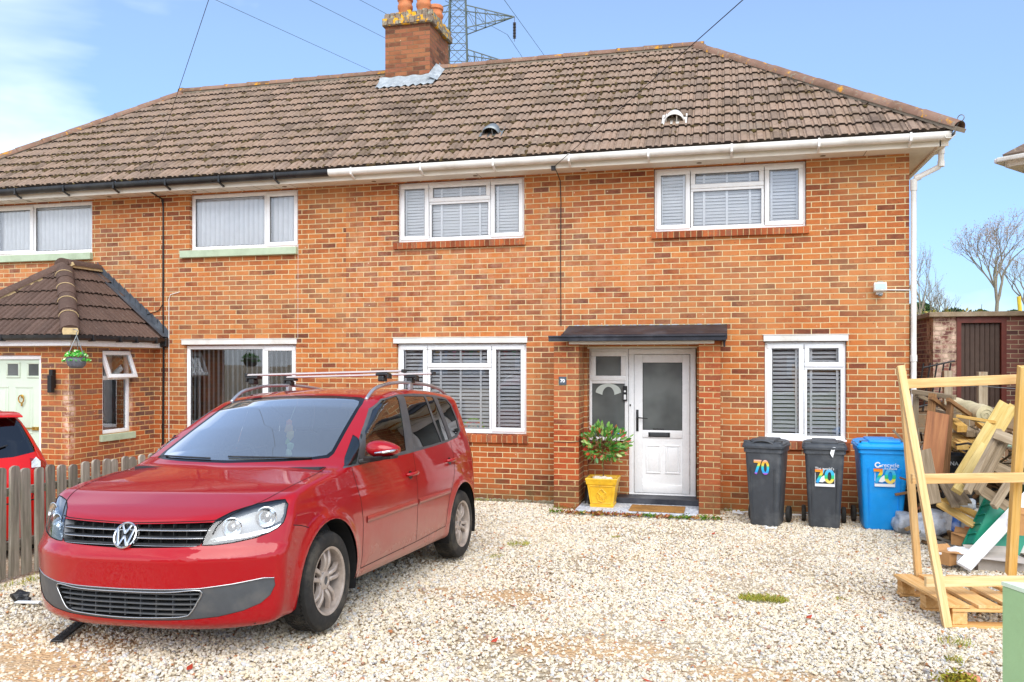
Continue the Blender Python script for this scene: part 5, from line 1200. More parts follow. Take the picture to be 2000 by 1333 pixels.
    # headlights
    for sg, t in ((-1, 'l'), (1, 'r')):
        P, N, fs = cb.extract(['lamp'+t], 0); D = np.array([.05, -sg*.03, 0.0]); g = MB(); g.add((P+D).tolist(), fs)
        pts = cb.on_front([sg*p[0]*.985 for p in hlp], [p[1] for p in hlp]); n = len(pts); g.add(pts.tolist()+(pts+D*1.02).tolist(), [(i, (i+1) % n, n+(i+1) % n, n+i) for i in range(n)])
        hd = g.build('headlight', REFD, root, world=False, smooth=True)
        g = MB()
        for (y, z, r_) in ((.625, .752, .058), (.775, .800, .062)):
            p = cb.on_front([sg*y], [z])[0]; fw = Vector((-1, sg*.35, 0)).normalized(); q = Matrix.Translation(Vector(p)-fw*.012) @ fw.to_track_quat('Z', 'Y').to_matrix().to_4x4()
            g.lathe([(r_, 0), (r_-.004, .001), (r_*.85, -.012), (r_*.6, -.030), (r_*.25, -.040), (0, -.042)], 28, q, cap=False); g.lathe([(.012, -.035), (.012, -.012), (0, -.008)], 12, q, cap=False)
        g.build('reflector', REFL, hd, world=False, angle=50)
        g = MB(); st_ = [(.52,.672),(.60,.683),(.70,.694),(.80,.715),(.85,.740)]; s_ = dens(st_, .015); pp = cb.on_front([sg*v for v in s_[:, 0]], s_[:, 1]); pp[:, 0] += .012; g.add([tuple(v) for v in pp]+[(v[0]+.012, v[1], v[2]+.020) for v in pp], [(i, i+1, len(pp)+i+1, len(pp)+i) for i in range(len(pp)-1)]); g.build('indicator', REFL, hd, world=False, smooth=True)
        cb.part(root, 'headlight_lens', ['lamp'+t], LGLS, -.001)
        g = MB(); a = dens([(sg*p[0]*.985, p[1]) for p in hlp]+[(sg*hlp[0][0]*.985, hlp[0][1])], .015)[:-1]; cb.ribbon(g, cb.on_front(a[:, 0], a[:, 1]), .006, .001, closed=True); g.build('lamp_seal', VOID, root, world=False)
    # panel gaps
    g = MB()
    for sg in (1, -1):
        for pl in ([(1.262,1.028),(1.262,.99),(1.33,.80),(1.372,.62),(1.378,.40),(1.37,.31)], [(2.405,1.06),(2.40,.73),(2.41,.33)], [(3.37,1.11),(3.385,.98),(3.37,.86),(3.27,.72),(3.19,.62),(3.14,.50),(3.11,.36)], [(1.37,.305),(1.9,.318),(2.41,.328),(3.11,.358)]):
            a = dens(pl, .02); cb.ribbon(g, cb.on_side(a[:, 0], a[:, 1], sg), .006)
        a = dens([(.415,.742),(.50,.728),(.56,.712),(.60,.700)], .02); cb.ribbon(g, cb.on_side(a[:, 0], a[:, 1], sg), .005)
        a = smooth_poly([(.13,.535),(.22,.600),(.36,.70),(.50,.752),(.75,.775),(.95,.772),(1.10,.745)], 8, False); cb.ribbon(g, cb.on_top(a[:, 0], sg*a[:, 1]), .006)
    a = dens([(-.56,.800),(-.50,.793),(0,.779),(.50,.793),(.56,.800)], .02); cb.ribbon(g, cb.on_front(a[:, 0], a[:, 1]), .006)
    g.build('panel_gaps', VOID, root, world=False)
    # door mouldings, sill crease, handles
    for sg in (1, -1):
        for (xa, xb, za, zb) in ((1.43, 2.385, .640, .655), (2.425, 3.20, .656, .668)):
            g = MB(); a = dens([(xa, za), (xb, zb)], .03); cb.ribbon(g, cb.on_side(a[:, 0], a[:, 1], sg), .048, .009, thick=1); g.build('door_moulding', PAINT, root, world=False, smooth=True)
        for (x, z) in ((2.30, .895), (3.27, .945)):
            g = MB(); p = cb.on_side([x], [z], sg)[0]; y = p[1]
            g.tube([(x-.105, y, z), (x-.085, y+sg*.028, z+.002), (x-.03, y+sg*.038, z+.004), (x+.04, y+sg*.038, z+.006), (x+.085, y+sg*.028, z+.007), (x+.10, y, z+.008)], [.012, .014, .015, .015, .014, .012], 10); g.build('door_handle', PAINT, root, world=False, smooth=True)
            g = MB(); a = [(x+.045*math.cos(t)-.02, z-.006+.034*math.sin(t)) for t in np.linspace(0, 2*math.pi, 16)[:-1]]; q = cb.on_side([u[0] for u in a], [u[1] for u in a], sg); q[:, 1] += sg*.0015; g.add(q.tolist(), [tuple(range(15))]); g.build('handle_recess', GBLK, root, world=False)
        # mirror
        g = MB(); mc = Vector((1.46, sg*1.005, 1.135)) if sg < 0 else Vector((1.66, .90, 1.135)); n, k = 16, 9; vs = []
        for i in range(k+1):
            t = i/k; yy = -.115+.235*t; s_ = math.sin(math.pi*(.12+.80*t))**.6
            hx, hz = .115*s_*(1-.12*t), .072*s_*(1-.30*t)
            for j in range(n):
                a = 2*math.pi*j/n; cx_, cz_ = math.cos(a), math.sin(a); ax_ = hx*(abs(cx_)**.8)*(1 if cx_ > 0 else -1)*(.55 if cx_ > 0 else 1); vs.append(mc+Vector((ax_+.03, sg*yy, hz*(abs(cz_)**.85)*(1 if cz_ > 0 else -1)+.012*(1-t))))
        g.add(vs, [(i*n+j, i*n+(j+1) % n, (i+1)*n+(j+1) % n, (i+1)*n+j) for i in range(k) for j in range(n)]+[tuple(range(n)), tuple(k*n+j for j in range(n))])
        mr = g.build('wing_mirror', PAINT, root, world=False, smooth=True)
        g = MB(); g.bar((1.42 if sg < 0 else 1.6, sg*.845, 1.055), (1.455 if sg < 0 else 1.62, sg*(1.02 if sg < 0 else .9), 1.082), .10, .035, bev=.01); g.add([v+Vector((0, 0, -.004)) for v in [mc+Vector((x, sg*y, -.05+z)) for x, y, z in ((-.09,-.11,-.0),(.09,-.11,-.0),(.08,.09,.012),(-.07,.09,.012),(-.08,-.11,-.022),(.09,-.11,-.022),(.07,.09,-.008),(-.06,.09,-.008))]], [(0,1,2,3),(4,7,6,5),(0,4,5,1),(1,5,6,2),(2,6,7,3),(3,7,4,0)]); g.build('mirror_base', BPLAS, mr, world=False)
        g = MB(); g.tube([mc+Vector((-.088, sg*-.02, -.018)), mc+Vector((-.080, sg*.05, -.012)), mc+Vector((-.05, sg*.098, -.004)), mc+Vector((.0, sg*.118, .004))], [.008, .011, .011, .006], 8); g.build('indicator', REFL, mr, world=False, smooth=True)
        g = MB(); g.bar((1.39, sg*.857, 1.04), (1.56, sg*.80, 1.235), .045, .01, up=(0, 1, 0)); g.build('mirror_pillar', BPLAS, root, world=False)
    # badge: ring with the two letters one over the other
    bc = cb.on_front([0.], [.714])[0]; q = Matrix.Translation((bc[0]-.012, 0, .714)) @ Matrix.Rotation(R(-90), 4, 'Y') @ Matrix.Rotation(R(-90), 4, 'Z') @ Matrix.Rotation(R(12), 4, 'X')
    # local x -> image right (-y), local y -> up, local z -> forward
    q = Matrix.Translation((bc[0]-.012, 0, .714)) @ Matrix.Rotation(R(22), 4, 'Y') @ Matrix(((0,0,-1,0),(-1,0,0,0),(0,1,0,0),(0,0,0,1)))
    g = MB(); g.lathe([(0, -.012), (.074, -.012), (.084, -.02), (.090, -.06)], 48, q, cap=False); bd = g.build('badge', GBLK, root, world=False, angle=40)
    g = MB(); g.lathe([(.066, -.012), (.068, -.002), (.073, .0015), (.079, -.001), (.081, -.012)], 48, q, cap=False)
    def seg(x0, y0, x1, y1, w=.0125): g.bar(q @ Vector((x0, y0, -.005)), q @ Vector((x1, y1, -.005)), w, .012, up=(q.to_3x3() @ Vector((0, 0, 1))), bev=.002)
    for s_ in (1, -1):
        seg(s_*.030, .060, 0, .008); seg(s_*.058, .040, s_*.029, -.062); seg(s_*.029, -.062, 0, -.004)
    g.build('badge_emblem', CHROME, bd, world=False, angle=35)
    # roof rails and load bars
    for sg in (1, -1):
        g = MB(); xs = [2.02, 2.10, 2.22, 2.5, 2.9, 3.3, 3.62, 3.80, 3.90]; hs = [.0, .028, .052, .060, .062, .060, .052, .026, .0]; pt = cb.on_top(xs, [sg*.615]*9); pts = [tuple(p+np.array([0, 0, h_])) for p, h_ in zip(pt, hs)]
        g.tube(smooth_poly(pts, 4, False).tolist(), .0145, 10)
        p = cb.on_top([2.95], [sg*.615])[0]; g.box(2.91, 2.99, sg*.615-.012, sg*.615+.012, p[2]-.01, p[2]+.06, bev=.005); g.build('roof_rail', RAILM, root, world=False, smooth=True)
    for (x, y0_, y1_) in ((2.36, -.80, .68), (2.98, -.83, .66)):
        g = MB(); z = 1.742
        for (dz, hw) in ((0, .030),):
            prof = [(-.032, -.003), (-.02, .008), (0, .012), (.02, .010), (.034, 0), (.02, -.009), (-.02, -.009)]; n = len(prof)
            g.add([(x+a, y, z+b) for y in (y0_, y1_) for a, b in prof], [(j, (j+1) % n, n+(j+1) % n, n+j) for j in range(n)])
        bar = g.build('roof_bar', BARM, root, world=False, angle=60)
        g = MB()
        for y in (y0_, y1_): g.box(x-.035, x+.036, y-.012, y+.012, z-.014, z+.016, bev=.006)
        g.build('end_cap', BPLAS, bar, world=False)
        for sg in (1, -1):
            g = MB(); y = sg*.615
            g.box(x-.045, x+.045, y-.055, y+.055, z-.034, z-.011, bev=.008); g.box(x-.042, x+.042, y-.02-sg*.0, y+.035, z-.082, z-.035, bev=.010); g.box(x-.04, x+.04, y+sg*.045, y+sg*.062, z-.06, z-.02, bev=.006); g.build('bar_foot', BPLAS, bar, world=False)
    # wiper, windscreen sensor, interior
    g = MB()
    for (ya, yb) in ((-.60, .02), (.16, .62)):
        ys = np.linspace(ya, yb, 12); zz = np.linspace(1.093, 1.104, 12); p = cb.on_front(ys, zz, 1.8); p[:, 0] -= .010; p[:, 2] += .004; g.tube(p.tolist(), .007, 6)
    g.build('wiper', BPLAS, root, world=False, smooth=True)
    g = MB(); ys = np.linspace(-.66, .66, 25); p = cb.on_top(np.full(25, 1.0)+.10*(ys/.66)**2+.012, ys); g.add([tuple(v+np.array([0, 0, -.004])) for v in p]+[tuple(v+np.array([.07, 0, .018])) for v in p], [(i, i+1, 26+i, 25+i) for i in range(24)]); g.build('cowl', BPLAS, root, world=False)
    g = MB(); g.box(1.15, 1.60, -.76, .76, .78, 1.03, bev=.05); g.box(1.2, 1.5, -.55, -.15, 1.02, 1.085, bev=.03); g.box(1.05, 4.2, -.80, .80, .30, .36); g.box(1.02, 1.2, -.74, .74, .3, 1.04); g.box(4.05, 4.1, -.7, .7, .4, .95); g.build('dashboard', DASH, root, world=False, angle=30)
    g = MB(); k = Matrix.Translation((1.72, .37, 1.0)) @ Matrix.Rotation(R(-62), 4, 'Y'); g.tube([k @ Vector((.18*math.cos(a), .18*math.sin(a), 0)) for a in np.linspace(0, 2*math.pi, 25)[:-1]], .014, 8, closed=True); g.bar(k @ Vector((0, -.17, 0)), k @ Vector((0, .17, 0)), .05, .02); g.bar(k @ Vector((0, 0, -.02)), k @ Vector((0, 0, .2)), .06, .06); g.build('steering_wheel', DASH, root, world=False, smooth=True)
    for (x, y) in ((2.05, .37), (2.05, -.37), (2.95, .42), (2.95, 0.), (2.95, -.42)):
        g = MB(); w = .25 if x < 2.5 else .2
        g.box(x-.10, x+.45, y-w, y+w, .55, .72, bev=.05); k = Matrix.Translation((x+.42, y, .68)) @ Matrix.Rotation(R(14), 4, 'Y'); g.box(-.06, .07, -w+.01, w-.01, 0, .58, k, bev=.05); g.box(-.04, .06, -.13, .13, .60, .78, k, bev=.04); g.build('seat', SEAT, root, world=False, angle=40)
    g = MB(); p = cb.on_front([0.], [1.49], 2.3)[0]; g.box(p[0]+.05, p[0]+.09, -.12, .12, 1.40, 1.46, bev=.015); g.build('rear_view_mirror', DASH, root, world=False)
    g = MB(); y0_ = -.16; pz = 1.115; p = cb.on_front([y0_], [1.2], 2.0)[0]   # small hanging ornament of leaf shapes
    for i, (dz, r_) in enumerate(((.23, .035), (.19, .05), (.15, .042), (.09, .03), (.05, .042), (.01, .036))): g.rnd = i/6; g.blob((1.62-.0, y0_+.012*math.sin(i*2.5), 1.10+dz), r_, (.25, .8, 1), 1, .3, i)
    g.tube([(1.62, y0_, 1.33), (1.82, y0_+.06, 1.46)], .002, 4)
    g.build('hanging_ornament', ORN, root, world=False)
    g = MB()
    for sg in (1, -1):
        for (cx, cz) in c.wheels: arch_liner(g, cx, cz, .40, sg*.885, sg*.55)
    g.box(.25, 4.2, -.74, .74, .19, .30); g.box(.45, 4.1, -.55, .55, .25, .75)
    g.build('underbody', VOID, root, world=False)
    for (cx, cz) in c.wheels:
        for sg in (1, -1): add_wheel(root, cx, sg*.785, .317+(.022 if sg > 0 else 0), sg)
    # tail lamps wrap round the corner
    for sg in (1, -1):
        g = MB(); a = smooth_poly([(3.98,.98),(3.99,1.12),(4.04,1.14),(4.06,1.0),(4.05,.86),(4.0,.86)], 4); q = cb.on_side(a[:, 0], a[:, 1], sg); q += c.normals(q)*.003; g.add(q.tolist(), [tuple(range(len(q)))]); g.build('tail_lamp', M('tail_lamp_red', '#8f1414', .15, .05, bst=0, coat=1), root, world=False)
    g = MB(); p = cb.on_side([.60], [.50], -1)[0]
    cb.bm.free(); return root
def orn():
    t = NT('ornament_leaf'); c = t.ramp(t.attr('rnd'), [(0, lin('#e0803a')), (.35, lin('#f0d28a')), (.5, lin('#8fb46a')), (.75, lin('#bcd8d4')), (1, lin('#e6d9a4'))]); t.p(base=c, rough=.6); return t.m
ORN = orn()
build_mpv()
# ------------------------------------------------------------------ things on the drive
CA, SA_ = math.cos(R(14.15)), math.sin(R(14.15))
def at(px, py, Y):      # point at distance Y behind the picture's pixel (2000 x 1333 photograph), rounded to the centimetre
    u = (px-1000)/1630; v = -(py-708)/1630; d = (-SA_+u*CA, CA+u*SA_, v); t = Y/d[1]; return Vector((round(d[0]*t, 2), round(Y, 2), round(1.96+d[2]*t, 2)))
def wood_mat(name, cols, rough=.75, knots=.6, grey=0, gs=1.):
    t = NT(name); oi = t.n('ShaderNodeObjectInfo'); c = t.n('ShaderNodeTexCoord'); v = t.n('ShaderNodeVectorMath', operation='ADD'); cmb = t.n('ShaderNodeCombineXYZ')
    for i in range(3): t.l(t.math('MULTIPLY', oi.outputs['Random'], 37.+i*11), cmb.inputs[i])
    t.l(c.outputs['Object'], v.inputs[0]); t.l(cmb.outputs[0], v.inputs[1])
    m = t.n('ShaderNodeMapping'); m.inputs['Scale'].default_value = (14*gs, .9*gs, 14*gs); t.l(v.outputs[0], m.inputs[0])
    g = t.noise(2.2, 6, .6, vec=m.outputs[0], dist=.6)
    col = t.ramp(t.math('ADD', g, t.val(oi.outputs['Random'], 0, 1, -.12, .12)), [(.25+.5*i/(len(cols)-1), lin(k)) for i, k in enumerate(cols)])
    m2 = t.n('ShaderNodeMapping'); m2.inputs['Scale'].default_value = (60, 3, 60); t.l(v.outputs[0], m2.inputs[0])
    col = t.mix(t.val(t.noise(1.5, 4, .6, vec=m2.outputs[0]), .5, .75, 0, .35), col, tuple(a*.55 for a in lin(cols[0])[:3])+(1,))
    if knots:
        vo = t.n('ShaderNodeTexVoronoi'); vo.inputs['Scale'].default_value = 3.2; m3 = t.n('ShaderNodeMapping'); m3.inputs['Scale'].default_value = (1.6, .8, 1.6); t.l(v.outputs[0], m3.inputs[0]); t.l(m3.outputs[0], vo.inputs['Vector'])
        col = t.mix(t.val(vo.outputs['Distance'], .04, .11, knots, 0), col, lin('#7a4a22'))
    if grey: col = t.mix(t.val(t.noise(3, 5, .6, vec=t.coord(loc=(3,3,3))), .4, .65, 0, grey), col, lin('#7d8069'))
    t.p(base=col, rough=rough, spec=.3); t.bump(t.noise(1.5, 4, .6, vec=m2.outputs[0]), .35, .003); return t.m
PINE = wood_mat('new_pine', ['#d2a468', '#e8c48a', '#f0d6a6'])
PINEY = wood_mat('yellow_pine', ['#c99a45', '#dcb264', '#e6c582'])
PALL = wood_mat('pallet_pine', ['#c8904c', '#dfb070', '#ebc892'])
OLDW = wood_mat('weathered_timber', ['#75664f', '#94836b', '#b3a48c'], .9, .4)
GREYW = wood_mat('grey_fence_timber', ['#6c6458', '#9a9082', '#c6bcab'], .95, .4, .5)
BRNW = wood_mat('brown_timber', ['#6a4c34', '#86623f', '#a07a52'], .8)
PLY = wood_mat('reddish_plywood', ['#74482c', '#935f3a', '#a67448'], .6, 0, 0, .5)
TREAT = wood_mat('treated_plank', ['#a48a4a', '#bda25e', '#cdb678'], .8, .4, .12)
def plank(name, a, b, w, h, mat, root=None, up=(0,0,1), bev=.003, label=None, ext=0):
    a = Vector(a); b = Vector(b); d = (b-a); ln = d.length; d.normalize(); u = Vector(up); s_ = d.cross(u)
    if s_.length < 1e-3: s_ = d.cross(Vector((1,0,0)))
    s_.normalize(); u = s_.cross(d); m = Matrix((s_, d, u)).transposed().to_4x4(); m.translation = a
    mb = MB(); mb.box(-w/2, w/2, -ext, ln+ext, -h/2, h/2, bev=bev); o = mb.build(name, mat, None)
    if root is not None: o.parent = root; o.matrix_basis = ROOTS[root].inverted() @ m
    else: o.matrix_world = m
    if label: o['label'] = label
    return o
# ---- picket fence
FX = lambda y: -5.36-.077*y+.0
fence = thing('picket_fence', 'weathered grey round topped picket fence between the two drives', 'fence', (FX(5.7), 5.7, gz(5.7)))
ys = np.arange(4.9, 9.75, .148); k = 0
for i, y in enumerate(ys):
    x = FX(y); z = gz(y); h = .915+random.uniform(-.02, .02); w = .099
    pts = [(-w/2, .0), (w/2, .0), (w/2, h-.03)]+[(w/2*math.cos(a), h-.03+.03*math.sin(a)) for a in np.linspace(0.15, math.pi-.15, 9)]+[(-w/2, h-.03)]
    ang = math.atan2(1, -.077)+R(random.uniform(-2, 2)); m = Matrix.Translation((x, y, z)) @ Matrix.Rotation(ang, 4, 'Z') @ Matrix.Rotation(R(random.uniform(-1.5, 1.5)), 4, 'Y')
    mb = MB(); mb.prism(pts, .022, Matrix.Rotation(R(-90), 4, 'X') @ Matrix.Identity(4) if False else None)
    mb.v = [(v[0], v[1]-.03, v[2]) for v in mb.v]
    # grain runs along local y: store the picket lying down, then stand it up
    mb.v = [(v[0], v[2], -v[1]) for v in mb.v]; st = Matrix.Rotation(R(90), 4, 'X')
    o = mb.build('picket', GREYW, None); o.parent = fence; o.matrix_basis = ROOTS[fence].inverted() @ m @ st
for z0 in (.25, .70):
    plank('rail', (FX(4.85)-.045, 4.85, gz(4.85)+z0), (FX(9.75)-.045, 9.75, gz(9.75)+z0), .04, .07, GREYW, fence)
for y in (5.35, 7.55, 9.6): plank('post', (FX(y)-.10, y, gz(y)-.05), (FX(y)-.10, y, gz(y)+.86), .08, .08, GREYW, fence)
# ---- wheelie bins
def grad70():
    t = NT('rainbow_digits'); s = t.n('ShaderNodeSeparateXYZ'); c = t.n('ShaderNodeTexCoord'); t.l(c.outputs['Generated'], s.inputs[0])
    def rmp(stops): return t.ramp(s.outputs['Z'], stops)
    a = rmp([(0, lin('#7a3aa0')), (.08, lin('#b05ac8')), (.16, lin('#2d9be8')), (.48, lin('#35c8e8')), (.56, lin('#50cf9a')), (.66, lin('#f4d84a')), (.85, lin('#f6a84a')), (1, lin('#f2c8c0'))]); t.p(base=a, rough=.35); return t.m
def grad70b():
    t = NT('rainbow_digits_reversed'); s = t.n('ShaderNodeSeparateXYZ'); c = t.n('ShaderNodeTexCoord'); t.l(c.outputs['Generated'], s.inputs[0])
    a = t.ramp(s.outputs['Z'], [(0, lin('#f0d88a')), (.28, lin('#f4dc4a')), (.36, lin('#38c46a')), (.58, lin('#2fc8a8')), (.62, lin('#32c0ea')), (.9, lin('#58b8ea')), (1, lin('#9ad0f0'))])
    b = t.ramp(s.outputs['Z'], [(0, lin('#3a90d8')), (.3, lin('#30c0ea')), (.5, lin('#3cc46a')), (.62, lin('#e8d84a')), (.85, lin('#f09a2a')), (1, lin('#ea6a3a'))])
    f = t.val(s.outputs['X'], .40, .42); t.p(base=t.mix(f, b, a), rough=.35); return t.m
D1, D2 = grad70(), grad70b()
WHT = M('white_print', '#eef2f4', .5, .03, bst=0)
def put_text(root, name, s, size, x, z, y, mat, bold=True, sx=1., tilt=0):
    vs, fs = text_mesh(s, size, bold); mb = MB(); c, s_ = math.cos(tilt), math.sin(tilt)
    mb.add([(x+(v.x*c-v.y*s_)*sx, y-v.z-.0018+(z+v.y)*0, z+v.x*s_*sx+v.y*c) for v in vs], fs); return mb
def wheelie(label, loc, rz, body, W=.48, D=.55, H=1.06, style=0, name='wheelie_bin', grp=None):
    root = thing(name, label, 'wheelie bin', loc, rz, group=grp); W2, D2_ = W/2, D/2
    # body: tapered box with rounded corners, rim and front ribs (front faces -y)
    def ring(z, w, d, r, yo=0):
        o = []
        for (cx, cy, a0) in ((w-r, -d+r, -90), (w-r, d-r, 0), (-w+r, d-r, 90), (-w+r, -d+r, 180)):
            for k in range(5): a = R(a0+22.5*k); o.append((cx+r*math.cos(a), cy+r*math.sin(a)+yo, z))
        return o
    H0 = H-.10; lv = [(0.0, .72, .70, .05), (.02, .745, .72, .05), (.30, .80, .79, .05), (H0-.20, .90, .93, .05), (H0-.17, .91, .94, .05), (H0-.05, .93, .965, .05), (H0-.05, 1.0, 1.0, .045), (H0, 1.0, 1.0, .045)]
    mb = MB(); n = 20; vs = []
    for z, fx, fy, r in lv: vs += ring(z, W2*fx, D2_*fy, r, (1-fy)*D2_*.25)
    mb.add(vs, [(i*n+j, i*n+(j+1) % n, (i+1)*n+(j+1) % n, (i+1)*n+j) for i in range(len(lv)-1) for j in range(n)]+[tuple(range(n))[::-1], tuple((len(lv)-1)*n+j for j in range(n))])
    for sx in (-1, 1): mb.bar((sx*W2*.60, -D2_*.925+.012, H0-.22), (sx*W2*.52, -D2_*.70+.035, .03), .006, .05)
    mb.bar((-W2*.3, -D2_*.80+.022, .42), (W2*.3, -D2_*.80+.022, .42), .02, .006)
    bd = mb.build('body', body, root, world=False, angle=40)
    # lid with a raised panel and two hand holds at the front
    mb = MB(); L_ = [(H0+.004, 1.06, 1.05, .05), (H0+.03, 1.07, 1.06, .05), (H0+.035, 1.045, 1.035, .05), (H0+.058, 1.03, 1.02, .05), (H0+.075, .94, .94, .06), (H0+.085, .84, .86, .07)]; vs = []
    for z, fx, fy, r in L_: vs += ring(z, W2*fx, D2_*fy, r, -.01)
    mb.add(vs, [(i*n+j, i*n+(j+1) % n, (i+1)*n+(j+1) % n, (i+1)*n+j) for i in range(len(L_)-1) for j in range(n)]+[tuple(range(n))[::-1], tuple((len(L_)-1)*n+j for j in range(n))])
    mb.box(-W2*.60, W2*.60, -D2_*1.0, D2_*.7, H0+.07, H0+.105, bev=.012)
    if style == 0: mb.tube([(-W2*.55, -D2_*1.02, H0+.06), (-W2*.3, -D2_*1.05, H0+.088), (0, -D2_*1.06, H0+.098), (W2*.3, -D2_*1.05, H0+.088), (W2*.55, -D2_*1.02, H0+.06)], .012, 8)
    for sx in (-1, 1): mb.box(sx*W2*.62-(.0 if sx > 0 else .08), sx*W2*.62+(.08 if sx > 0 else 0), -D2_*.98, -D2_*.70, H0+.062, H0+.090, bev=.01)
    lid = mb.build('lid', body, root, world=False, angle=40)
    mb = MB()
    for sx in (-1, 1): mb.box(sx*W2*.80-.045, sx*W2*.80+.045, -D2_*.96, -D2_*.78, H0+.082, H0+.0935, bev=.003)
    mb.build('hand_hold', BPLAS, lid, world=False)
    mb = MB(); mb.tube([(-W2*.8, D2_+.05, H0-.02), (W2*.8, D2_+.05, H0-.02)], .014, 10); mb.build('handle', body, root, world=False, smooth=True)
    mb = MB(); mb.tube([(-W2*1.02, D2_*.78, .10), (W2*1.02, D2_*.78, .10)], .011, 8); mb.build('axle', GALV, root, world=False)
    for sx in (-1, 1):
        mb = MB(); m = Matrix.Translation((sx*(W2*.98), D2_*.78, .10)) @ Matrix.Rotation(R(90*sx), 4, 'Y'); mb.lathe([(.0, -.018), (.05, -.02), (.085, -.026), (.098, -.02), (.1, 0), (.098, .02), (.085, .026), (.06, .018), (.03, .022), (0, .022)], 28, m, cap=False); mb.build('wheel', TYRE, root, world=False, angle=40)
    # stickers follow the sloping front
    zc = H0-.235 if style == 0 else H0-.33; s = (.93-.70)*D2_/H0; fy = lambda z: -D2_*(.70+.23*z/(H0-.1))-.004+(1-.83)*D2_*.25*0
    tlt = Matrix.Translation((0, fy(zc)-.006, zc)) @ Matrix.Rotation(math.atan(s*1.02), 4, 'X')
    def sticker(nm, s_, size, x, z, mat, kx=1., dy=0., bold=True):
        vs, fs = text_mesh(s_, size, bold); mb = MB(); mb.add([tlt @ Vector((x+v.x*kx, -.002-dy-max(v.z, -.001), z+v.y)) for v in vs], fs); return mb.build(nm, mat, root, world=False)
    if style == 0: sticker('number_sticker', '70', .235, -.015, 0, D1, .78)
    else:
        mb = MB(); o = .105
        for (a, b, c, d) in ((-o, o+.01, -.105, -.072),): mb.box(a, b, -.004, -.0015, c, d)
        for (a, b, c, d) in ((-o, -o+.005, -.07, .06), (o+.005, o+.01, -.07, .06)): mb.box(a, b, -.004, -.0015, c, d)
        mb.prism([(-.06, -.05), (-.02, -.055), (.0, -.04), (.03, -.045), (.02, .0), (-.005, .03), (-.03, .01), (-.055, -.015)], .002, Matrix.Translation((0, -.004, 0)))
        mb.v = [tuple(tlt @ Vector(v)) for v in mb.v]; mb.build('label_sticker', WHT, root, world=False)
        sticker('number_sticker', '70', .225 if style == 1 else .235, 0, .01, D2, .98 if style == 1 else 1.05, .003)
        if style == 1: sticker('lettering', 'The world\u2019s', .044, 0, .110, WHT, 1., .006, False)
        else:
            sticker('lettering', 'recycle', .066, .06, .150, WHT, 1., .012, False); sticker('small_lettering', 'for Poole', .036, .065, .110, WHT, 1., .010, False)
            mb = MB(); c = Vector((-.075, -.012, .152)); k = 22; vs = []
            for i in range(k+1):
                a = .5+(2*math.pi-1.1)*i/k
                for r_ in (.034, .019): vs.append(tlt @ (c+Vector((r_*math.cos(a), 0, r_*math.sin(a)))))
            mb.add(vs, [(2*i, 2*i+1, 2*i+3, 2*i+2) for i in range(k)]); mb.add([tlt @ (c+Vector(q)) for q in ((.014,0,-.002), (.052,0,-.002), (.030,0,-.028))], [(0,1,2)]); mb.build('recycling_mark', WHT, root, world=False)
    return root
BINC = M('charcoal_bin_plastic', '#41464c', .5, .10, '#8a8e90', .35, 4, bst=.15, bsc=150)
BINB = M('blue_bin_plastic', '#0a9cf0', .45, .05, '#58b8e8', .25, 4, bst=.12, bsc=150)
BING = M('green_bin_plastic', '#2c5c40', .5, .1, '#6a8a70', .3, 4, bst=.12, bsc=150)
wheelie('charcoal wheelie bin nearest the front door, with rainbow number 70', (.525, 10.64, -.005), R(-14), BINC, .455, .52, 1.035, 0)
wheelie('charcoal wheelie bin with a torn white scrap on its lid, beside the blue bin', (1.19, 10.70, -.005), R(-5), BINC, .47, .52, 1.03, 1)
wheelie('bright blue recycling wheelie bin at the corner of the house', (1.84, 10.78, -.005), R(-2), BINB, .565, .66, 1.05, 2)
mb = MB(); mb.add([(1.245,10.415,.96),(1.285,10.41,.965),(1.27,10.405,.90),(1.24,10.40,.86),(1.255,10.40,.84),(1.225,10.405,.89)], [(0,2,1),(0,5,2),(5,3,2),(3,4,2)]); tag(mb.build('paper_scrap', WHT), 'torn white paper strip hanging from the lid of the middle bin', 'litter')
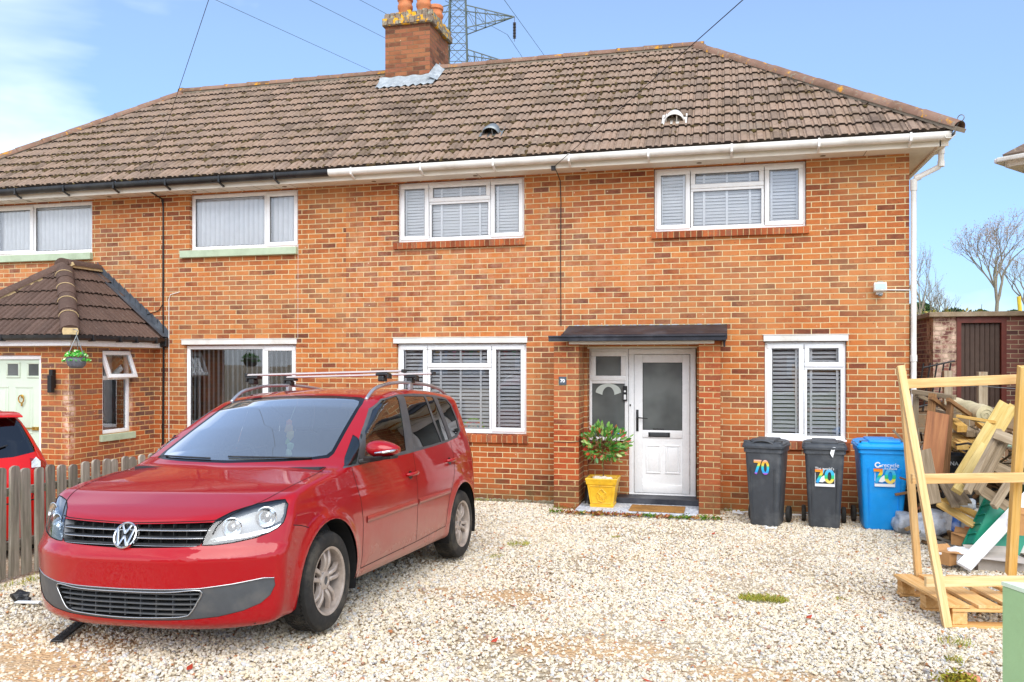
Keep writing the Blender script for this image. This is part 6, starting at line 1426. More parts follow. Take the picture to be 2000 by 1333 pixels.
# ---- planter, tree, boots, mat
def pot():
    root = thing('potted_shrub', 'red and green leaved shrub on a thin stem in a square yellow pot', 'potted plant', (-1.545, 11.12, .045))
    t = NT('yellow_glaze'); c = t.ramp(t.noise(9, 5), [(.3, lin('#d9a51e')), (.7, lin('#f2c231'))]); c = t.mix(t.val(t.noise(14, 6, .7), .55, .68, 0, .5), c, lin('#a88a3c')); t.p(base=c, rough=.4); t.bump(t.noise(40, 4), .2, .004)
    mb = MB()
    def sq(z, h): return [(-h, -h, z), (h, -h, z), (h, h, z), (-h, h, z)]
    lv = [(0, .150), (.03, .158), (.035, .150), (.30, .188), (.305, .198), (.35, .205), (.375, .212), (.385, .205), (.38, .175), (.33, .165)]
    vs = [p for z, h in lv for p in sq(z, h)]; mb.add(vs, [(i*4+j, i*4+(j+1) % 4, (i+1)*4+(j+1) % 4, (i+1)*4+j) for i in range(len(lv)-1) for j in range(4)]+[(0, 3, 2, 1)])
    f = Matrix.Translation((0, -.170, .17)) @ Matrix.Rotation(R(8), 4, 'X')
    def tb(pts, r): mb.tube([f @ Vector((x, -.004, z)) for x, z in pts], r, 6)
    for q in (((-.125, -.115), (.125, -.115)), ((-.15, .115), (.15, .115)), ((-.125, -.115), (-.15, .115)), ((.125, -.115), (.15, .115))): tb(q, .005)
    tb([(-.06, .02), (-.065, -.03), (-.04, -.08), (0, -.095), (.04, -.08), (.065, -.03), (.06, .02)], .007); tb([(-.065, .02), (-.03, .05), (0, .085), (.03, .05), (.065, .02)], .008); tb([(-.05, .03), (0, -.02), (.05, .03)], .008); tb([(-.03, .07), (.03, .07)], .007)
    for i in range(14): mb.blob(f @ Vector((random.uniform(-.035, .035), -.004, random.uniform(-.07, -.01))), .010, (1, .5, 1), 1, .2, i)
    mb.build('pot', t.m, root, world=False, angle=30)
    mb = MB(); mb.box(-.17, .17, -.17, .17, .30, .335); rr = random.Random(3)
    mb.build('soil', M('dark_soil', '#4a3a2c', 1, .3), root, world=False)
    mb = MB()
    for i in range(8): mb.blob((rr.uniform(-.11, .11), rr.uniform(-.13, .05), .36), rr.uniform(.03, .055), (1.2, 1, .7), 2, .25, i)
    mb.build('pebbles', M('pale_pebble', '#ddd0bc', .8, .2), root, world=False, smooth=True)
    mb = MB(); mb.tube([(0, 0, .32), (.004, 0, .5), (-.004, .004, .7), (.0, 0, .82)], [.010, .009, .009, .008], 8)
    for i in range(26):
        a = rr.uniform(0, 6.28); e = rr.uniform(-.2, 1.2); l = rr.uniform(.12, .26); mb.tube([(0, 0, rr.uniform(.72, .84)), (l*.5*math.cos(a)*math.cos(e), l*.5*math.sin(a)*math.cos(e), .82+l*.4*math.sin(e)), (l*math.cos(a)*math.cos(e)*1.1, l*math.sin(a)*math.cos(e), .82+l*math.sin(e))], [.005, .003, .002], 5)
    mb.tube([(0, -.01, .62), (.10, -.03, .60), (.14, -.03, .575)], .004, 5); mb.tube([(0, -.01, .585), (.12, -.03, .575)], .003, 5)
    mb.build('stem', BRNW, root, world=False, smooth=True)
    lf = NT('shrub_leaf'); c = lf.ramp(lf.attr('rnd'), [(0, lin('#2f6a24')), (.35, lin('#4f8f34')), (.6, lin('#82ad4c')), (.74, lin('#a8c070')), (.84, lin('#a83a2c')), (1, lin('#c8482c'))]); lf.p(base=c, rough=.35, spec=.6)
    mb = MB()
    for i in range(430):
        a = rr.uniform(0, 6.28); e = math.asin(rr.uniform(-1, 1)); q = rr.uniform(.45, 1)**.5; lob = 1+.18*math.sin(3*a+1)+.12*math.sin(5*e)
        p = Vector((.30*q*lob*math.cos(a)*math.cos(e), .26*q*math.sin(a)*math.cos(e), .83+.225*q*lob*math.sin(e))); L_ = rr.uniform(.07, .10) if True else 0; w = L_*.23
        d = (p-Vector((0, 0, .80))).normalized()+Vector((rr.uniform(-.6, .6), rr.uniform(-.6, .6), rr.uniform(-.2, .9))); d.normalize(); s_ = d.cross(Vector((rr.uniform(-1, 1), rr.uniform(-1, 1), rr.uniform(-1, 1)))).normalized(); u = s_.cross(d)
        mb.rnd = rr.random() if rr.random() < .45 else rr.uniform(.1, .78)
        vs = [p, p+d*L_*.35+s_*w+u*.006, p+d*L_*.75+s_*w*.8+u*.006, p+d*L_, p+d*L_*.75-s_*w*.8+u*.006, p+d*L_*.35-s_*w+u*.006, p+d*L_*.5-u*.002]
        mb.add(vs, [(0,1,6),(1,2,6),(2,3,6),(3,4,6),(4,5,6),(5,0,6)])
    mb.build('foliage', lf.m, root, world=False, smooth=True)
pot()
RUB = M('boot_rubber', '#26282c', .35, .1, '#6a6c6e', .25, 6, bst=.1); RUBI = M('boot_lining', '#14151a', .9, .1, bst=0)
for (lab, x, y, lean, h) in (('taller black wellington boot leaning in the corner behind the yellow pot', -1.80, 11.36, (.055, -.05), .34), ('black wellington boot slumped in front, between the pillar and yellow pot', -1.755, 11.16, (.02, .02), .26)):
    rt = thing('wellington_boot', lab, 'boot', (x, y, .045), group='wellington boots by the door'); mb = MB()
    sec = [(-.0, .0, .035, .10, .0), (0, .0, .042, .115, .03), (0, .03, .042, .085, .07), (0, .055, .048, .055, .12), (lean[0]*.5, .06+lean[1]*.5, .056, .062, .2), (lean[0], .06+lean[1], .064, .068, h-.02), (lean[0], .06+lean[1], .067, .071, h-.018), (lean[0], .06+lean[1], .067, .071, h)]; n = 18; vs = []
    for cx, cy, rx, ry, z in sec:
        for j in range(n): a = 2*math.pi*j/n; vs.append((cx+rx*math.cos(a), cy-.0+ry*math.sin(a), z))
    mb.add(vs, [(i*n+j, i*n+(j+1) % n, (i+1)*n+(j+1) % n, (i+1)*n+j) for i in range(len(sec)-1) for j in range(n)]+[tuple(range(n))[::-1]]); mb.build('shaft', RUB, rt, world=False, smooth=True)
    mb = MB(); mb.lathe([(.062, h), (.055, h-.03), (0, h-.035)], 18, Matrix.Translation((lean[0], .06+lean[1], 0)), cap=False); mb.build('lining', RUBI, rt, world=False, smooth=True)
    mb = MB(); mb.box(-.046, .046, -.115, .10, 0, .018, bev=.008); mb.box(-.02, .02, -.118, -.112, .018, .03, bev=.002); mb.build('sole', M('boot_sole_grey', '#8f8f8a', .6, .1), rt, world=False)
def coir():
    t = NT('coir'); c = t.ramp(t.noise(60, 5, .7), [(.3, lin('#7a542c')), (.6, lin('#b58850')), (.8, lin('#c79c62'))]); c = t.mix(t.val(t.noise(6, 4), .5, .6, 0, .35), c, lin('#6a4a2a')); t.p(base=c, rough=1, spec=.1); t.bump(t.noise(300, 3), .9, .006); return t.m
mb = MB(); mb.box(-1.17, -.47, 10.77, 11.19, .047, .066, bev=.005); tag(mb.build('doormat', coir()), 'worn brown coir doormat lying on the speckled doorstep', 'doormat')
# ---- hanging basket at the porch corner
hb = thing('hanging_basket', 'grey wicker basket of bright green plants hung at the porch corner', 'hanging basket', (-8.42, 9.45, 1.88))
mb = MB(); mb.lathe([(.0, -.0), (.07, .0), (.11, .04), (.125, .10), (.12, .14), (.13, .15)], 24); mb.build('basket', M('grey_wicker', '#6f737c', .7, .15, '#3f4248', .6, 30, bst=.6, bsc=60), hb, world=False, angle=50)
mb = MB()
for a in (0, 2.1, 4.2): mb.tube([(.12*math.cos(a), .12*math.sin(a), .15), (0, 0, .44)], .005, 5)
mb.tube([(0, 0, .44), (0, 0, .48), (.02, 0, .50), (-.02, 0, .52), (-.08, .03, .52)], .006, 6); mb.build('hanger', GALV, hb, world=False)
mb = MB(); rr = random.Random(8)
for i in range(260):
    a = rr.uniform(0, 6.28); q = rr.random()**.5; p = Vector((.17*q*math.cos(a), .17*q*math.sin(a), .15+.09*(1-q*q)*rr.uniform(.3, 1.2)-.05*(q > .85))); mb.rnd = rr.random(); s_ = .022; d = Vector((rr.uniform(-1,1), rr.uniform(-1,1), rr.uniform(0,1))).normalized(); e = d.orthogonal().normalized(); g = d.cross(e)
    mb.add([p-e*s_, p+g*s_*.6, p+e*s_, p-g*s_*.6], [(0,1,2,3)])
lf = NT('basket_leaf'); lf.p(base=lf.ramp(lf.attr('rnd'), [(0, lin('#1f8a24')), (.5, lin('#4fc63c')), (.85, lin('#7ada5a')), (.93, lin('#eef2c8')), (1, lin('#e8ecc0'))]), rough=.5); mb.build('foliage', lf.m, hb, world=False)
# ---- pine trestle frame and pallet in front of the pile
fr = thing('wooden_frame', 'tall raw pine frame of legs and cross rails straddling the pallet', 'timber frame', (1.55, 6.9, .1))
plank('leg', (1.515, 6.36, .12), (1.285, 6.74, 1.93), .052, .075, PINE, fr, up=(0,1,0))
plank('leg', (1.575, 7.49, .07), (1.315, 6.83, 1.90), .05, .07, PINE, fr, up=(0,1,0))
plank('leg', (2.185, 7.28, .30), (2.165, 6.93, 1.93), .06, .085, PINEY, fr, up=(0,1,0))
plank('leg', (3.0, 6.95, .12), (2.9, 7.1, 1.95), .05, .07, PINE, fr, up=(0,1,0)) 
plank('rail', (1.32, 6.88, 1.795), (2.95, 7.30, 1.865), .035, .072, PINE, fr); plank('rail', (1.375, 6.80, 1.085), (2.95, 7.15, 1.115), .035, .072, PINE, fr); plank('rail', (1.43, 6.62, .365), (2.95, 7.02, .372), .035, .072, PINE, fr)
P0 = Vector((1.548, 6.36, 0)); d1 = Vector((-.178, .985, 0)).normalized(); d2 = Vector((.985, .178, 0)).normalized(); zb_ = .115
pal = thing('pallet', 'pale new pine pallet lying flat on the gravel under the tall frame', 'pallet', (P0.x, P0.y, zb_))
sl_ = -.03
def pp(a, b, z): q = P0+d1*a+d2*b; return Vector((q.x, q.y, zb_+z-.035*a))
for b in (.05, .25, .45, .65, .85, 1.05, 1.2): plank('deck_board', pp(0, b, .150), pp(1.0, b, .150), random.choice([.12, .14, .15]) if b > .1 else .145, .022, PALL, pal)
for a in (.05, .5, .95): plank('stringer', pp(a, 0, .126), pp(a, 1.25, .126), .10, .022, PALL, pal); plank('base_board', pp(a, 0, .011), pp(a, 1.25, .011), .10, .022, PALL, pal)
for a in (.06, .5, .94):
    for b in (.055, .62, 1.19): plank('block', pp(a-.05, b, .068), pp(a+.05, b, .068), .10, .09, PALL, pal)
# ---- outhouse with the plank door
oh = thing('outhouse', 'flat roofed brick outhouse with a brown plank door beyond the corner', 'outhouse', (4.5, 15, 0))
mb = MB(); dh = (3.71, 4.44, -.2, 2.70)
wall_face(mb, 3.36, 9.0, -.3, 2.70, [dh], y=15, inner=.2); mb.add([(3.36,15,-.3),(3.36,19,-.3),(3.36,19,2.7),(3.36,15,2.7)], [(3,2,1,0)]); mb.add([(9,15,-.3),(9,19,-.3),(9,19,2.7),(9,15,2.7)], [(0,1,2,3)]); mb.add([(3.36,19,-.3),(9,19,-.3),(9,19,2.7),(3.36,19,2.7)], [(3,2,1,0)])
mb.build('wall', BRKS, oh)
mb = MB(); mb.box(3.28, 9.1, 14.90, 19.1, 2.702, 2.78, bev=.01); mb.build('roof', M('roof_slab_edge', '#9a8a72', .9, .2, '#c9c0ae', .5, 4, bst=.4), oh)
RBW = M('red_brown_frame_paint', '#6e2f22', .5, .15, '#4a2a20', .4, 6)
mb = MB(); mb.box(3.71, 3.775, 14.98, 15.1, -.2, 2.70); mb.box(4.365, 4.44, 14.98, 15.1, -.2, 2.70); mb.box(3.775, 4.365, 14.98, 15.1, 2.60, 2.70); mb.build('door_frame', RBW, oh)
mb = MB()
for i in range(8): a = 3.777+i*.0735; mb.box(a, a+.068, 15.05+random.uniform(0,.003), 15.08, -.2, 2.595, bev=.004)
mb.build('door', M('dark_brown_door_paint', '#4a372c', .55, .12, '#6a5a4c', .3, 5, bst=.15), oh)
# ---- hedge, railing and screen between house and outhouse
def leaf_mat(name, stops, rough=.6):
    t = NT(name); t.p(base=t.ramp(t.attr('rnd'), [(p, lin(c)) for p, c in stops]), rough=rough, spec=.3); return t.m
HLEAF = leaf_mat('hedge_leaf', [(0, '#5a5a24'), (.4, '#8a8a3a'), (.7, '#b0a850'), (1, '#cfc27a')])
def leaves(mb, n, fn, size, rr, flat=0):
    for _ in range(n):
        p = fn(); s_ = size*rr.uniform(.6, 1.3); d = Vector((rr.gauss(0,1), rr.gauss(0,1), rr.gauss(0,1)+flat)).normalized(); e = d.orthogonal().normalized(); e = (e*math.cos(1)+d.cross(e)*math.sin(rr.uniform(-3, 3))).normalized(); g = d.cross(e); mb.rnd = rr.random(); mb.add([p-e*s_, p+g*s_*.45, p+e*s_, p-g*s_*.45], [(0,1,2,3)])
rr = random.Random(12)
hd = thing('hedge', 'olive brown thin stemmed hedge between the downpipe and outhouse', 'hedge', (3.3, 16.6, 0))
mb = MB()
for i in range(170): x = rr.uniform(2.9, 4.4); y = rr.uniform(16.4, 17.2); mb.rnd = rr.random(); mb.tube([(x, y, -.1), (x+rr.uniform(-.1, .1), y, 1.3), (x+rr.uniform(-.25, .25), y+rr.uniform(-.2, .2), rr.uniform(2.3, 3.0))], [.012, .009, .004], 4, cap=False)
mb.build('stems', HLEAF, hd)
mb = MB(); leaves(mb, 5200, lambda: Vector((rr.uniform(2.8, 4.5), rr.uniform(16.3, 17.2), rr.uniform(.2, 2.75)+.2*rr.random())), .045, rr); mb.build('foliage', HLEAF, hd)
rl = thing('iron_railing', 'black iron railing leaning beside the outhouse corner', 'railing', (2.9, 13.2, 1.5)); mb = MB()
for i in range(5): x = 2.83+i*.09; mb.tube([(x-.10, 13.2, 1.25), (x+.0, 13.2, 1.95)], .012, 6)
mb.tube([(2.72, 13.2, 1.30), (3.16, 13.2, 1.42)], .014, 6); mb.tube([(2.82, 13.2, 1.88), (3.24, 13.2, 1.98)], .014, 6); mb.build('bars', M('iron_black', '#222326', .5, .1, bst=0), rl)
gw_ = thing('garden_wall', 'low stained block wall behind the rubbish pile', 'wall', (3.4, 13.3, 0)); mb = MB(); mb.box(2.6, 6.5, 13.25, 13.45, -.2, 1.25, bev=.02); mb.box(2.58, 6.5, 13.22, 13.48, 1.252, 1.31, bev=.01); mb.build('blocks', brick_mat('block_stone', ['#5a5648','#7a7462','#8a846c','#6a6a50'], '#a09a86', w=.45, h=.2, algae=True), gw_)
for (px, py0, Y, lb) in ((1850, 724, 12.0, 'short square timber fence post nearer the house, in front of the outhouse wall'), (1918, 727, 11.6, 'square timber fence post standing before the outhouse door')):
    p = at(px, py0, Y); o = plank('fence_post', (p.x, p.y, -.1), (p.x, p.y, p.z), .10, .10, OLDW); tag(o, lb, 'post', 'posts of the wire fence')
mb = MB()
for z0, z1 in ((1.70, 1.66), (1.50, 1.40)):
    mb.tube([(2.4, 12.3, z0+.02), (2.857, 11.94, z0), (3.0, 11.75, (z0+z1)/2-.03), (3.16, 11.54, z1), (3.7, 11.1, z1-.04), (4.4, 10.6, z1)], .004, 4)
tag(mb.build('fence_wire', GALV), 'two loose wires strung between the fence posts', 'wire')
# ---- the builders' rubbish pile
JW = lambda *a, **k: plank(*a, **k)
tr = thing('trestle_rack', 'worn brown timber rack standing over the wood pile', 'rack', (2.3, 10.3, 0))
JW('leg', at(1822, 770, 10.2), at(1808, 935, 10.1), .055, .075, BRNW, tr); JW('leg', at(1857, 785, 10.2), at(1848, 925, 10.1), .055, .07, BRNW, tr); JW('top_rail', at(1783, 766, 10.5), at(1864, 777, 10.15), .07, .05, OLDW, tr); JW('brace', at(1818, 776, 10.1), at(1850, 800, 10.4), .045, .045, BRNW, tr); JW('brace', at(1852, 781, 10.1), at(1898, 812, 10.5), .04, .045, BRNW, tr); JW('brace', at(1788, 772, 10.5), at(1856, 800, 10.9), .04, .04, OLDW, tr); JW('leg', at(1788, 768, 10.6), at(1786, 950, 10.6), .05, .06, OLDW, tr); JW('leg', at(1900, 845, 10.9), at(1896, 960, 10.9), .05, .06, OLDW, tr); JW('shelf', at(1845, 852, 10.9), at(1905, 846, 10.7), .35, .03, OLDW, tr)
o = JW('plywood_sheet', at(1832, 806, 9.95), at(1818, 930, 9.75), .23, .02, PLY, up=(.1, -1, .0)); tag(o, 'reddish brown plywood panel upright in the timber rack', 'board')
o = JW('leaning_board', at(1800, 880, 9.3), at(1822, 985, 9.0), .17, .014, OLDW, up=(-.5, -1, 0)); tag(o, 'thin grey board leaning behind the left leg of the pine frame', 'board')
pil = [((1822, 800), (1870, 812), 10.4), ((1850, 815), (1880, 838), 10.3), ((1858, 850), (1888, 868), 10.2), ((1866, 828), (1896, 848), 10.3), ((1878, 850), (1905, 866), 10.2), ((1862, 862), (1880, 872), 10.15), ((1890, 838), (1916, 852), 10.3), ((1896, 856), (1918, 874), 10.1), ((1902, 846), (1926, 858), 10.4), ((1870, 842), (1902, 858), 10.45), ((1914, 826), (1938, 846), 10.6)]
LBN = ['nearest the house', 'under the tarpaulin roll', 'low on the shelf', 'with a bright sawn end', 'end of the middle row', 'lowest by the rack leg', 'below the carpet roll', 'dropping off the shelf', 'behind the others', 'in the middle of the stack', 'farthest to the right']
for i, (a, b, Y) in enumerate(pil): o = JW('timber_offcut', at(a[0], a[1], Y+.55), at(b[0], b[1], Y-.1), .09+.03*(i % 3)/2, .055+.02*(i % 2), PINEY if i % 3 else OLDW); tag(o, 'length of sawn timber stacked on the rack, '+LBN[i], 'timber', 'timber stacked on the rack')
o = JW('thin_batten', at(1868, 812, 10.1), at(1944, 826, 9.9), .04, .03, PINEY); tag(o, 'long thin orange batten crossing beneath the carpet roll', 'timber')
mb = MB(); a, b = at(1862, 793, 11.2), at(1926, 811, 10.4); d = (b-a).normalized(); e = d.cross(Vector((0,0,1))).normalized(); u = e.cross(d); pts = []
for i in range(9): t = i/8; pts.append(a+(b-a)*t+u*.005*math.sin(i*1.9))
mb.tube(pts, [.105+.003*math.sin(i*2.2) for i in range(9)], 18); 
sp_ = [b+d*.004+(e*math.cos(t)+u*math.sin(t))*(.012+.0125*t/2) for t in np.linspace(0, 12, 60)]; mb.tube(sp_, .004, 4)
tag(mb.build('carpet_roll', M('carpet_backing', '#cabf9c', .9, .15, '#8a8a5c', .5, 6, bst=.3), angle=50), 'rolled pale carpet lying across the timber stack', 'carpet')
big = [((1878, 935), (1965, 792), 9.7, .17), ((1898, 930), (1978, 795), 9.75, .10), ((1868, 960), (1950, 830), 9.5, .10)]
for i, (a, b, Y, w) in enumerate(big): o = JW('leaning_plank', at(a[0], a[1], Y-.4), at(b[0], b[1], Y+.5), w, .05, TREAT, up=(0, -1, .4)); tag(o, ['widest yellowish plank leaning up to the right', 'narrow yellow plank leaning on the right side of the widest plank', 'yellow plank leaning lowest and nearest the bucket'][i], 'plank', 'yellow planks leaning on the pile')
lp_ = thing('slatted_panel', 'grey slatted timber panel leaning across the pile', 'pallet', at(1925, 940, 8.9))
for a, b in (((1888, 962), (1953, 842)), ((1908, 962), (1970, 850)), ((1940, 990), (2015, 870))): JW('bearer', at(a[0], a[1], 8.85), at(b[0], b[1], 9.2), .05, .07, OLDW, lp_)
for a, b in (((1942, 848), (2010, 872)), ((1915, 898), (2005, 940)), ((1886, 938), (1968, 990))): JW('slat', at(a[0], a[1], 9.1), at(b[0], b[1], 9.0), .10, .022, OLDW, lp_, up=(0, -1, .3))
def bucket():
    c = at(1857, 888, 10.55); base = c.z-.37; rt = thing('black_bucket', 'black builder\u2019s bucket with white lettering standing in the rubbish pile', 'bucket', (c.x, c.y, base))
    mb = MB(); mb.lathe([(0, 0), (.15, 0), (.155, .01), (.205, .35), (.222, .352), (.225, .37), (.205, .375), (.195, .35), (.148, .02), (0, .015)], 36, cap=False); mb.build('body', M('black_rubber_bucket', '#1f2023', .5, .12, '#7c7c78', .3, 6, bst=.2), rt, world=False, angle=40)
    vs, fs = text_mesh('REFINA', .062); mb = MB(); q = []
    for v in vs: z = .285+v.y; r_ = .156+.05*z/.35+.003; a = -math.pi/2-.35+v.x/r_; q.append((r_*math.cos(a), r_*math.sin(a), z))
    mb.add(q, fs); mb.build('lettering', WHT, rt, world=False)
    mb = MB(); mb.tube([(.225*math.cos(a), .225*math.sin(a), .37+.0*a) for a in np.linspace(math.pi*.1, math.pi*.9, 12)], .006, 5); mb.build('handle', GALV, rt, world=False)
bucket()
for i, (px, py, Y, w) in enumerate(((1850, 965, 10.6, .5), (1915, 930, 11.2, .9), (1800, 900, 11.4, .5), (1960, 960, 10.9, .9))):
    c = at(px, py, Y); mb = MB(); mb.box(c.x-w/2, c.x+w/2, Y-.1, Y+.4, -.02, c.z+.05, bev=.03); tag(mb.build('rubbish_crate', M('dark_crate_%d' % (i % 2), ['#4a4238', '#5c5850'][i % 2], .9, .3, '#2c2824', .5, 7, bst=.4)), ['dark crate under the black bucket', 'dark crate under the timber rack', 'dark crate behind the left leg of the rack', 'dark crate behind the green wheelie bin side'][i], 'crate')  # mottled dark brown and grey, alternating from crate to crate
BRW = [((1838, 935), (1868, 990), 9.3), ((1846, 930), (1882, 985), 9.35), ((1856, 935), (1890, 982), 9.4)]
for i, (a, b, Y) in enumerate(BRW): o = JW('weathered_board', at(a[0], a[1], Y+.5), at(b[0], b[1], Y-.1), .085, .02, OLDW, up=(0, -.5, 1)); tag(o, 'bleached grey board sloping down towards the cement bag, '+['left', 'middle', 'right']
[i]+' of three', 'board', 'bleached boards in the pile')
for i, (a, b, Y, w) in enumerate((((1836, 985), (1905, 1028), 9.3, .10), ((1845, 975), (1915, 1012), 9.5, .09), ((1880, 995), (1930, 1020), 9.7, .05))): o = JW('yellow_board', at(a[0], a[1], Y+.2), at(b[0], b[1], Y-.1), w, .03, PINEY, up=(0, -.4, 1)); tag(o, 'yellow pine board lying over the cement bag, '+['lowest', 'above it', 'uppermost and thinnest'][i], 'board', 'yellow boards over the cement bag')
def bag(name, label, c, sc, mat, seed, n=3, extra=None):
    bm = bmesh.new(); bmesh.ops.create_icosphere(bm, subdivisions=4, radius=1); q = []
    for v in bm.verts:
        p = v.co; s_ = 1+.26*mnoise.noise(p*1.6+Vector((seed, 0, 0)))+.16*(.3-abs(mnoise.noise(p*4+Vector((0, seed, 0)))))+.09*(.3-abs(mnoise.noise(p*9))); k = [math.copysign(abs(a)**.75, a) for a in p]; q.append((c[0]+k[0]*sc[0]*s_, c[1]+k[1]*sc[1]*s_, max(-.01, c[2]+k[2]*sc[2]*s_)))
    mb = MB(); mb.add(q, [[v.index for v in f.verts] for f in bm.faces]); bm.free(); return tag(mb.build(name, mat, smooth=True), label, 'bag')
def bagmat(name, cols):
    t = NT(name); t.p(base=t.ramp(t.noise(6, 5, .65), [(.3+.4*i/(len(cols)-1), lin(c)) for i, c in enumerate(cols)]), rough=.35, spec=.6); t.bump(t.noise(16, 5, .6), .9, .02); return t.m
bag('rubble_bag', 'clear and grey plastic rubble bag slumped by the left frame leg', (2.30, 10.25, .12), (.23, .18, .16), bagmat('grey_film', ['#a9aeb6', '#d6dade', '#eceef0', '#b7a898']), 1)
bag('rubble_bag', 'dull grey plastic sack just left of the clear rubble bag', (2.06, 10.5, .10), (.13, .17, .13), bagmat('dark_film', ['#80858c', '#b3b8be', '#9297a0']), 2)
cb_ = bag('cement_bag', 'pale paper cement bag with a blue band, under the yellow boards', (2.62, 10.05, .17), (.26, .18, .20), bagmat('paper_sack', ['#b7b0a6', '#d8d2c8', '#c9c1b6']), 3)
mb = MB(); mb.tube([(2.45, 9.90, .02), (2.43, 9.86, .17), (2.47, 9.94, .34)], .045, 10); tag(mb.build('blue_wrapper', M('blue_wrapper', '#2a62b0', .5, .2, '#e0e4ea', .7, 9, bst=.3), smooth=True), 'crumpled blue and white wrapper beside the cement bag', 'litter')
bag('plastic_bag', 'small translucent bag with blue print caught under the slatted panel', at(1890, 985, 9.6), (.075, .07, .06), bagmat('clear_bag', ['#a9b4bf', '#d3dbe2', '#6f86a8']), 5)
bag('plastic_film', 'crumpled clear plastic film in front of the cardboard', at(1872, 1085, 8.7), (.12, .09, .075), bagmat('white_film', ['#c6ccd4', '#eef1f4', '#dfe4ea']), 6)
def crate():
    a = at(1899, 1062, 9.0); b = at(1946, 968, 9.2); up = (b-a); H_ = up.length; up.normalize(); sdv = Vector((1, .25, 0)); sdv = (sdv-up*sdv.dot(up)).normalized(); n_ = sdv.cross(up); W_ = .42
    m = Matrix((sdv, up, -n_)).transposed().to_4x4(); m.translation = a; g = M('green_crate_plastic', '#0e8a6c', .4, .1, '#0a6a58', .4, 4, bst=.1)
    o = thing('plastic_crate', 'emerald green plastic crate standing on end among the rubbish', 'crate', a, mat=m); mb = MB(); mb.box(0, W_, 0, H_, -.005, .005); mb.build('base', g, o, world=False)
    mb = MB(); mb.box(-.006, .006, 0, H_, 0, .17); mb.box(W_-.006, W_+.006, 0, H_, 0, .17); mb.box(.006, W_-.006, -.006, .006, 0, .17); mb.box(.006, W_-.006, H_-.006, H_+.006, 0, .17); mb.box(-.02, W_+.02, -.02, -.006, .15, .17); mb.box(-.02, W_+.02, H_+.006, H_+.02, .15, .17); mb.box(-.02, -.006, -.02, H_+.02, .15, .17); mb.build('rim', g, o, world=False)
    mb = MB()
    for k in range(1, 8): y = H_*k/8; mb.box(.008, W_-.008, y-.004, y+.004, .005, .028)
    for k in range(1, 5): x = W_*k/5; mb.box(x-.004, x+.004, .008, H_-.008, .005, .032); 
    for k in range(1, 5): mb.box(-.022, -.007, H_*k/5-.005, H_*k/5+.005, .0, .15)
    mb.build('ribs', g, o, world=False)
crate()
o = JW('white_board', at(1882, 1108, 8.45), at(2012, 968, 9.4), .13, .03, M('white_gloss_board', '#e9e9ea', .35, .04, '#b0a898', .4, 4, bst=.05), up=(-.3, -1, .5)); tag(o, 'long white board leaning diagonally in front of the green crate', 'board')
o = JW('white_batten', at(1835, 1081, 8.6), at(1920, 1069, 9.2), .03, .02, UPVC); tag(o, 'thin white batten lying across the cardboard', 'batten')
CARD = M('cardboard', '#b98a58', .85, .12, '#8c6238', .4, 5, bst=.15); CARDG = M('grey_cardboard', '#b3aaa0', .85, .1, '#8e867c', .4, 5, bst=.15)
for (px, py, Y, w, d, h, rz, mt, lb) in ((1858, 1098, 8.65, .20, .12, .12, 40, CARD, 'small brown cardboard box lying open on the gravel'), (1876, 1062, 9.3, .16, .08, .12, -35, CARD, 'folded brown cardboard box behind the plastic film'), (1945, 1108, 8.75, .42, .25, .13, 8, CARDG, 'large crushed greyish cardboard box behind the pallet'), (1990, 1070, 9.3, .4, .3, .34, 4, M('white_carton', '#dedcd8', .7, .06), 'white carton at the right edge of the pile'), (1895, 1048, 9.6, .08, .06, .06, 0, TERRA, 'broken terracotta piece below the green crate'), (1992, 1042, 8.9, .12, .02, .22, 4, CARD, 'tan cardboard flap on the white carton')):
    c = at(px, py, Y); k = thing('cardboard_box' if mt is not TERRA else 'broken_pot', lb, 'box', (c.x, c.y, max(0, c.z-.02)), R(rz)); mb = MB(); mb.box(-w/2, w/2, -d/2, d/2, 0, h); mb.build('carton', mt, k, world=False); mb = MB(); mb.add([(-w/2,-d/2,h),(w/2,-d/2,h),(w/2,-d*.9,h-.03),(-w/2,-d*.9,h+.01),(-w/2,d/2,h),(w/2,d/2,h),(w/2,d*.9,h+.04),(-w/2,d*.85,h+.05)], [(0,1,2,3),(4,7,6,5)]); mb.build('flap', mt, k, world=False)
mb = MB(); c = at(1925, 1070, 9.3); mb.lathe([(0, 0), (.20, .01), (.24, .06), (.25, .06), (.26, .055)], 28, Matrix.Translation((c.x+.03, c.y, c.z-.03)) @ Matrix.Rotation(R(12), 4, 'X'), cap=False); tag(mb.build('blue_dish', M('blue_toy_plastic', '#1a7fd4', .35, .05), smooth=True), 'bright blue plastic dish behind the white board', 'dish')
mb = MB(); c = at(1908, 1080, 9.0); mb.blob(c, .045, (1.2, .8, .8), 1, .3, 4); tag(mb.build('orange_scrap', M('orange_plastic', '#e2502a', .5, .1)), 'orange red plastic scrap beside the white board', 'litter')
mb = MB(); c = at(1874, 958, 10.0); m = Matrix.Translation(c) @ Matrix.Rotation(R(75), 4, 'X') @ Matrix.Rotation(R(20), 4, 'Y'); mb.lathe([(.09, -.03), (.17, -.04), (.195, -.02), (.195, .02), (.17, .04), (.09, .03), (.08, 0)], 30, m); wb = mb.build('loose_wheel', TYRE, angle=40); tag(wb, 'small barrow wheel with a black tyre behind the leaning planks', 'wheel')
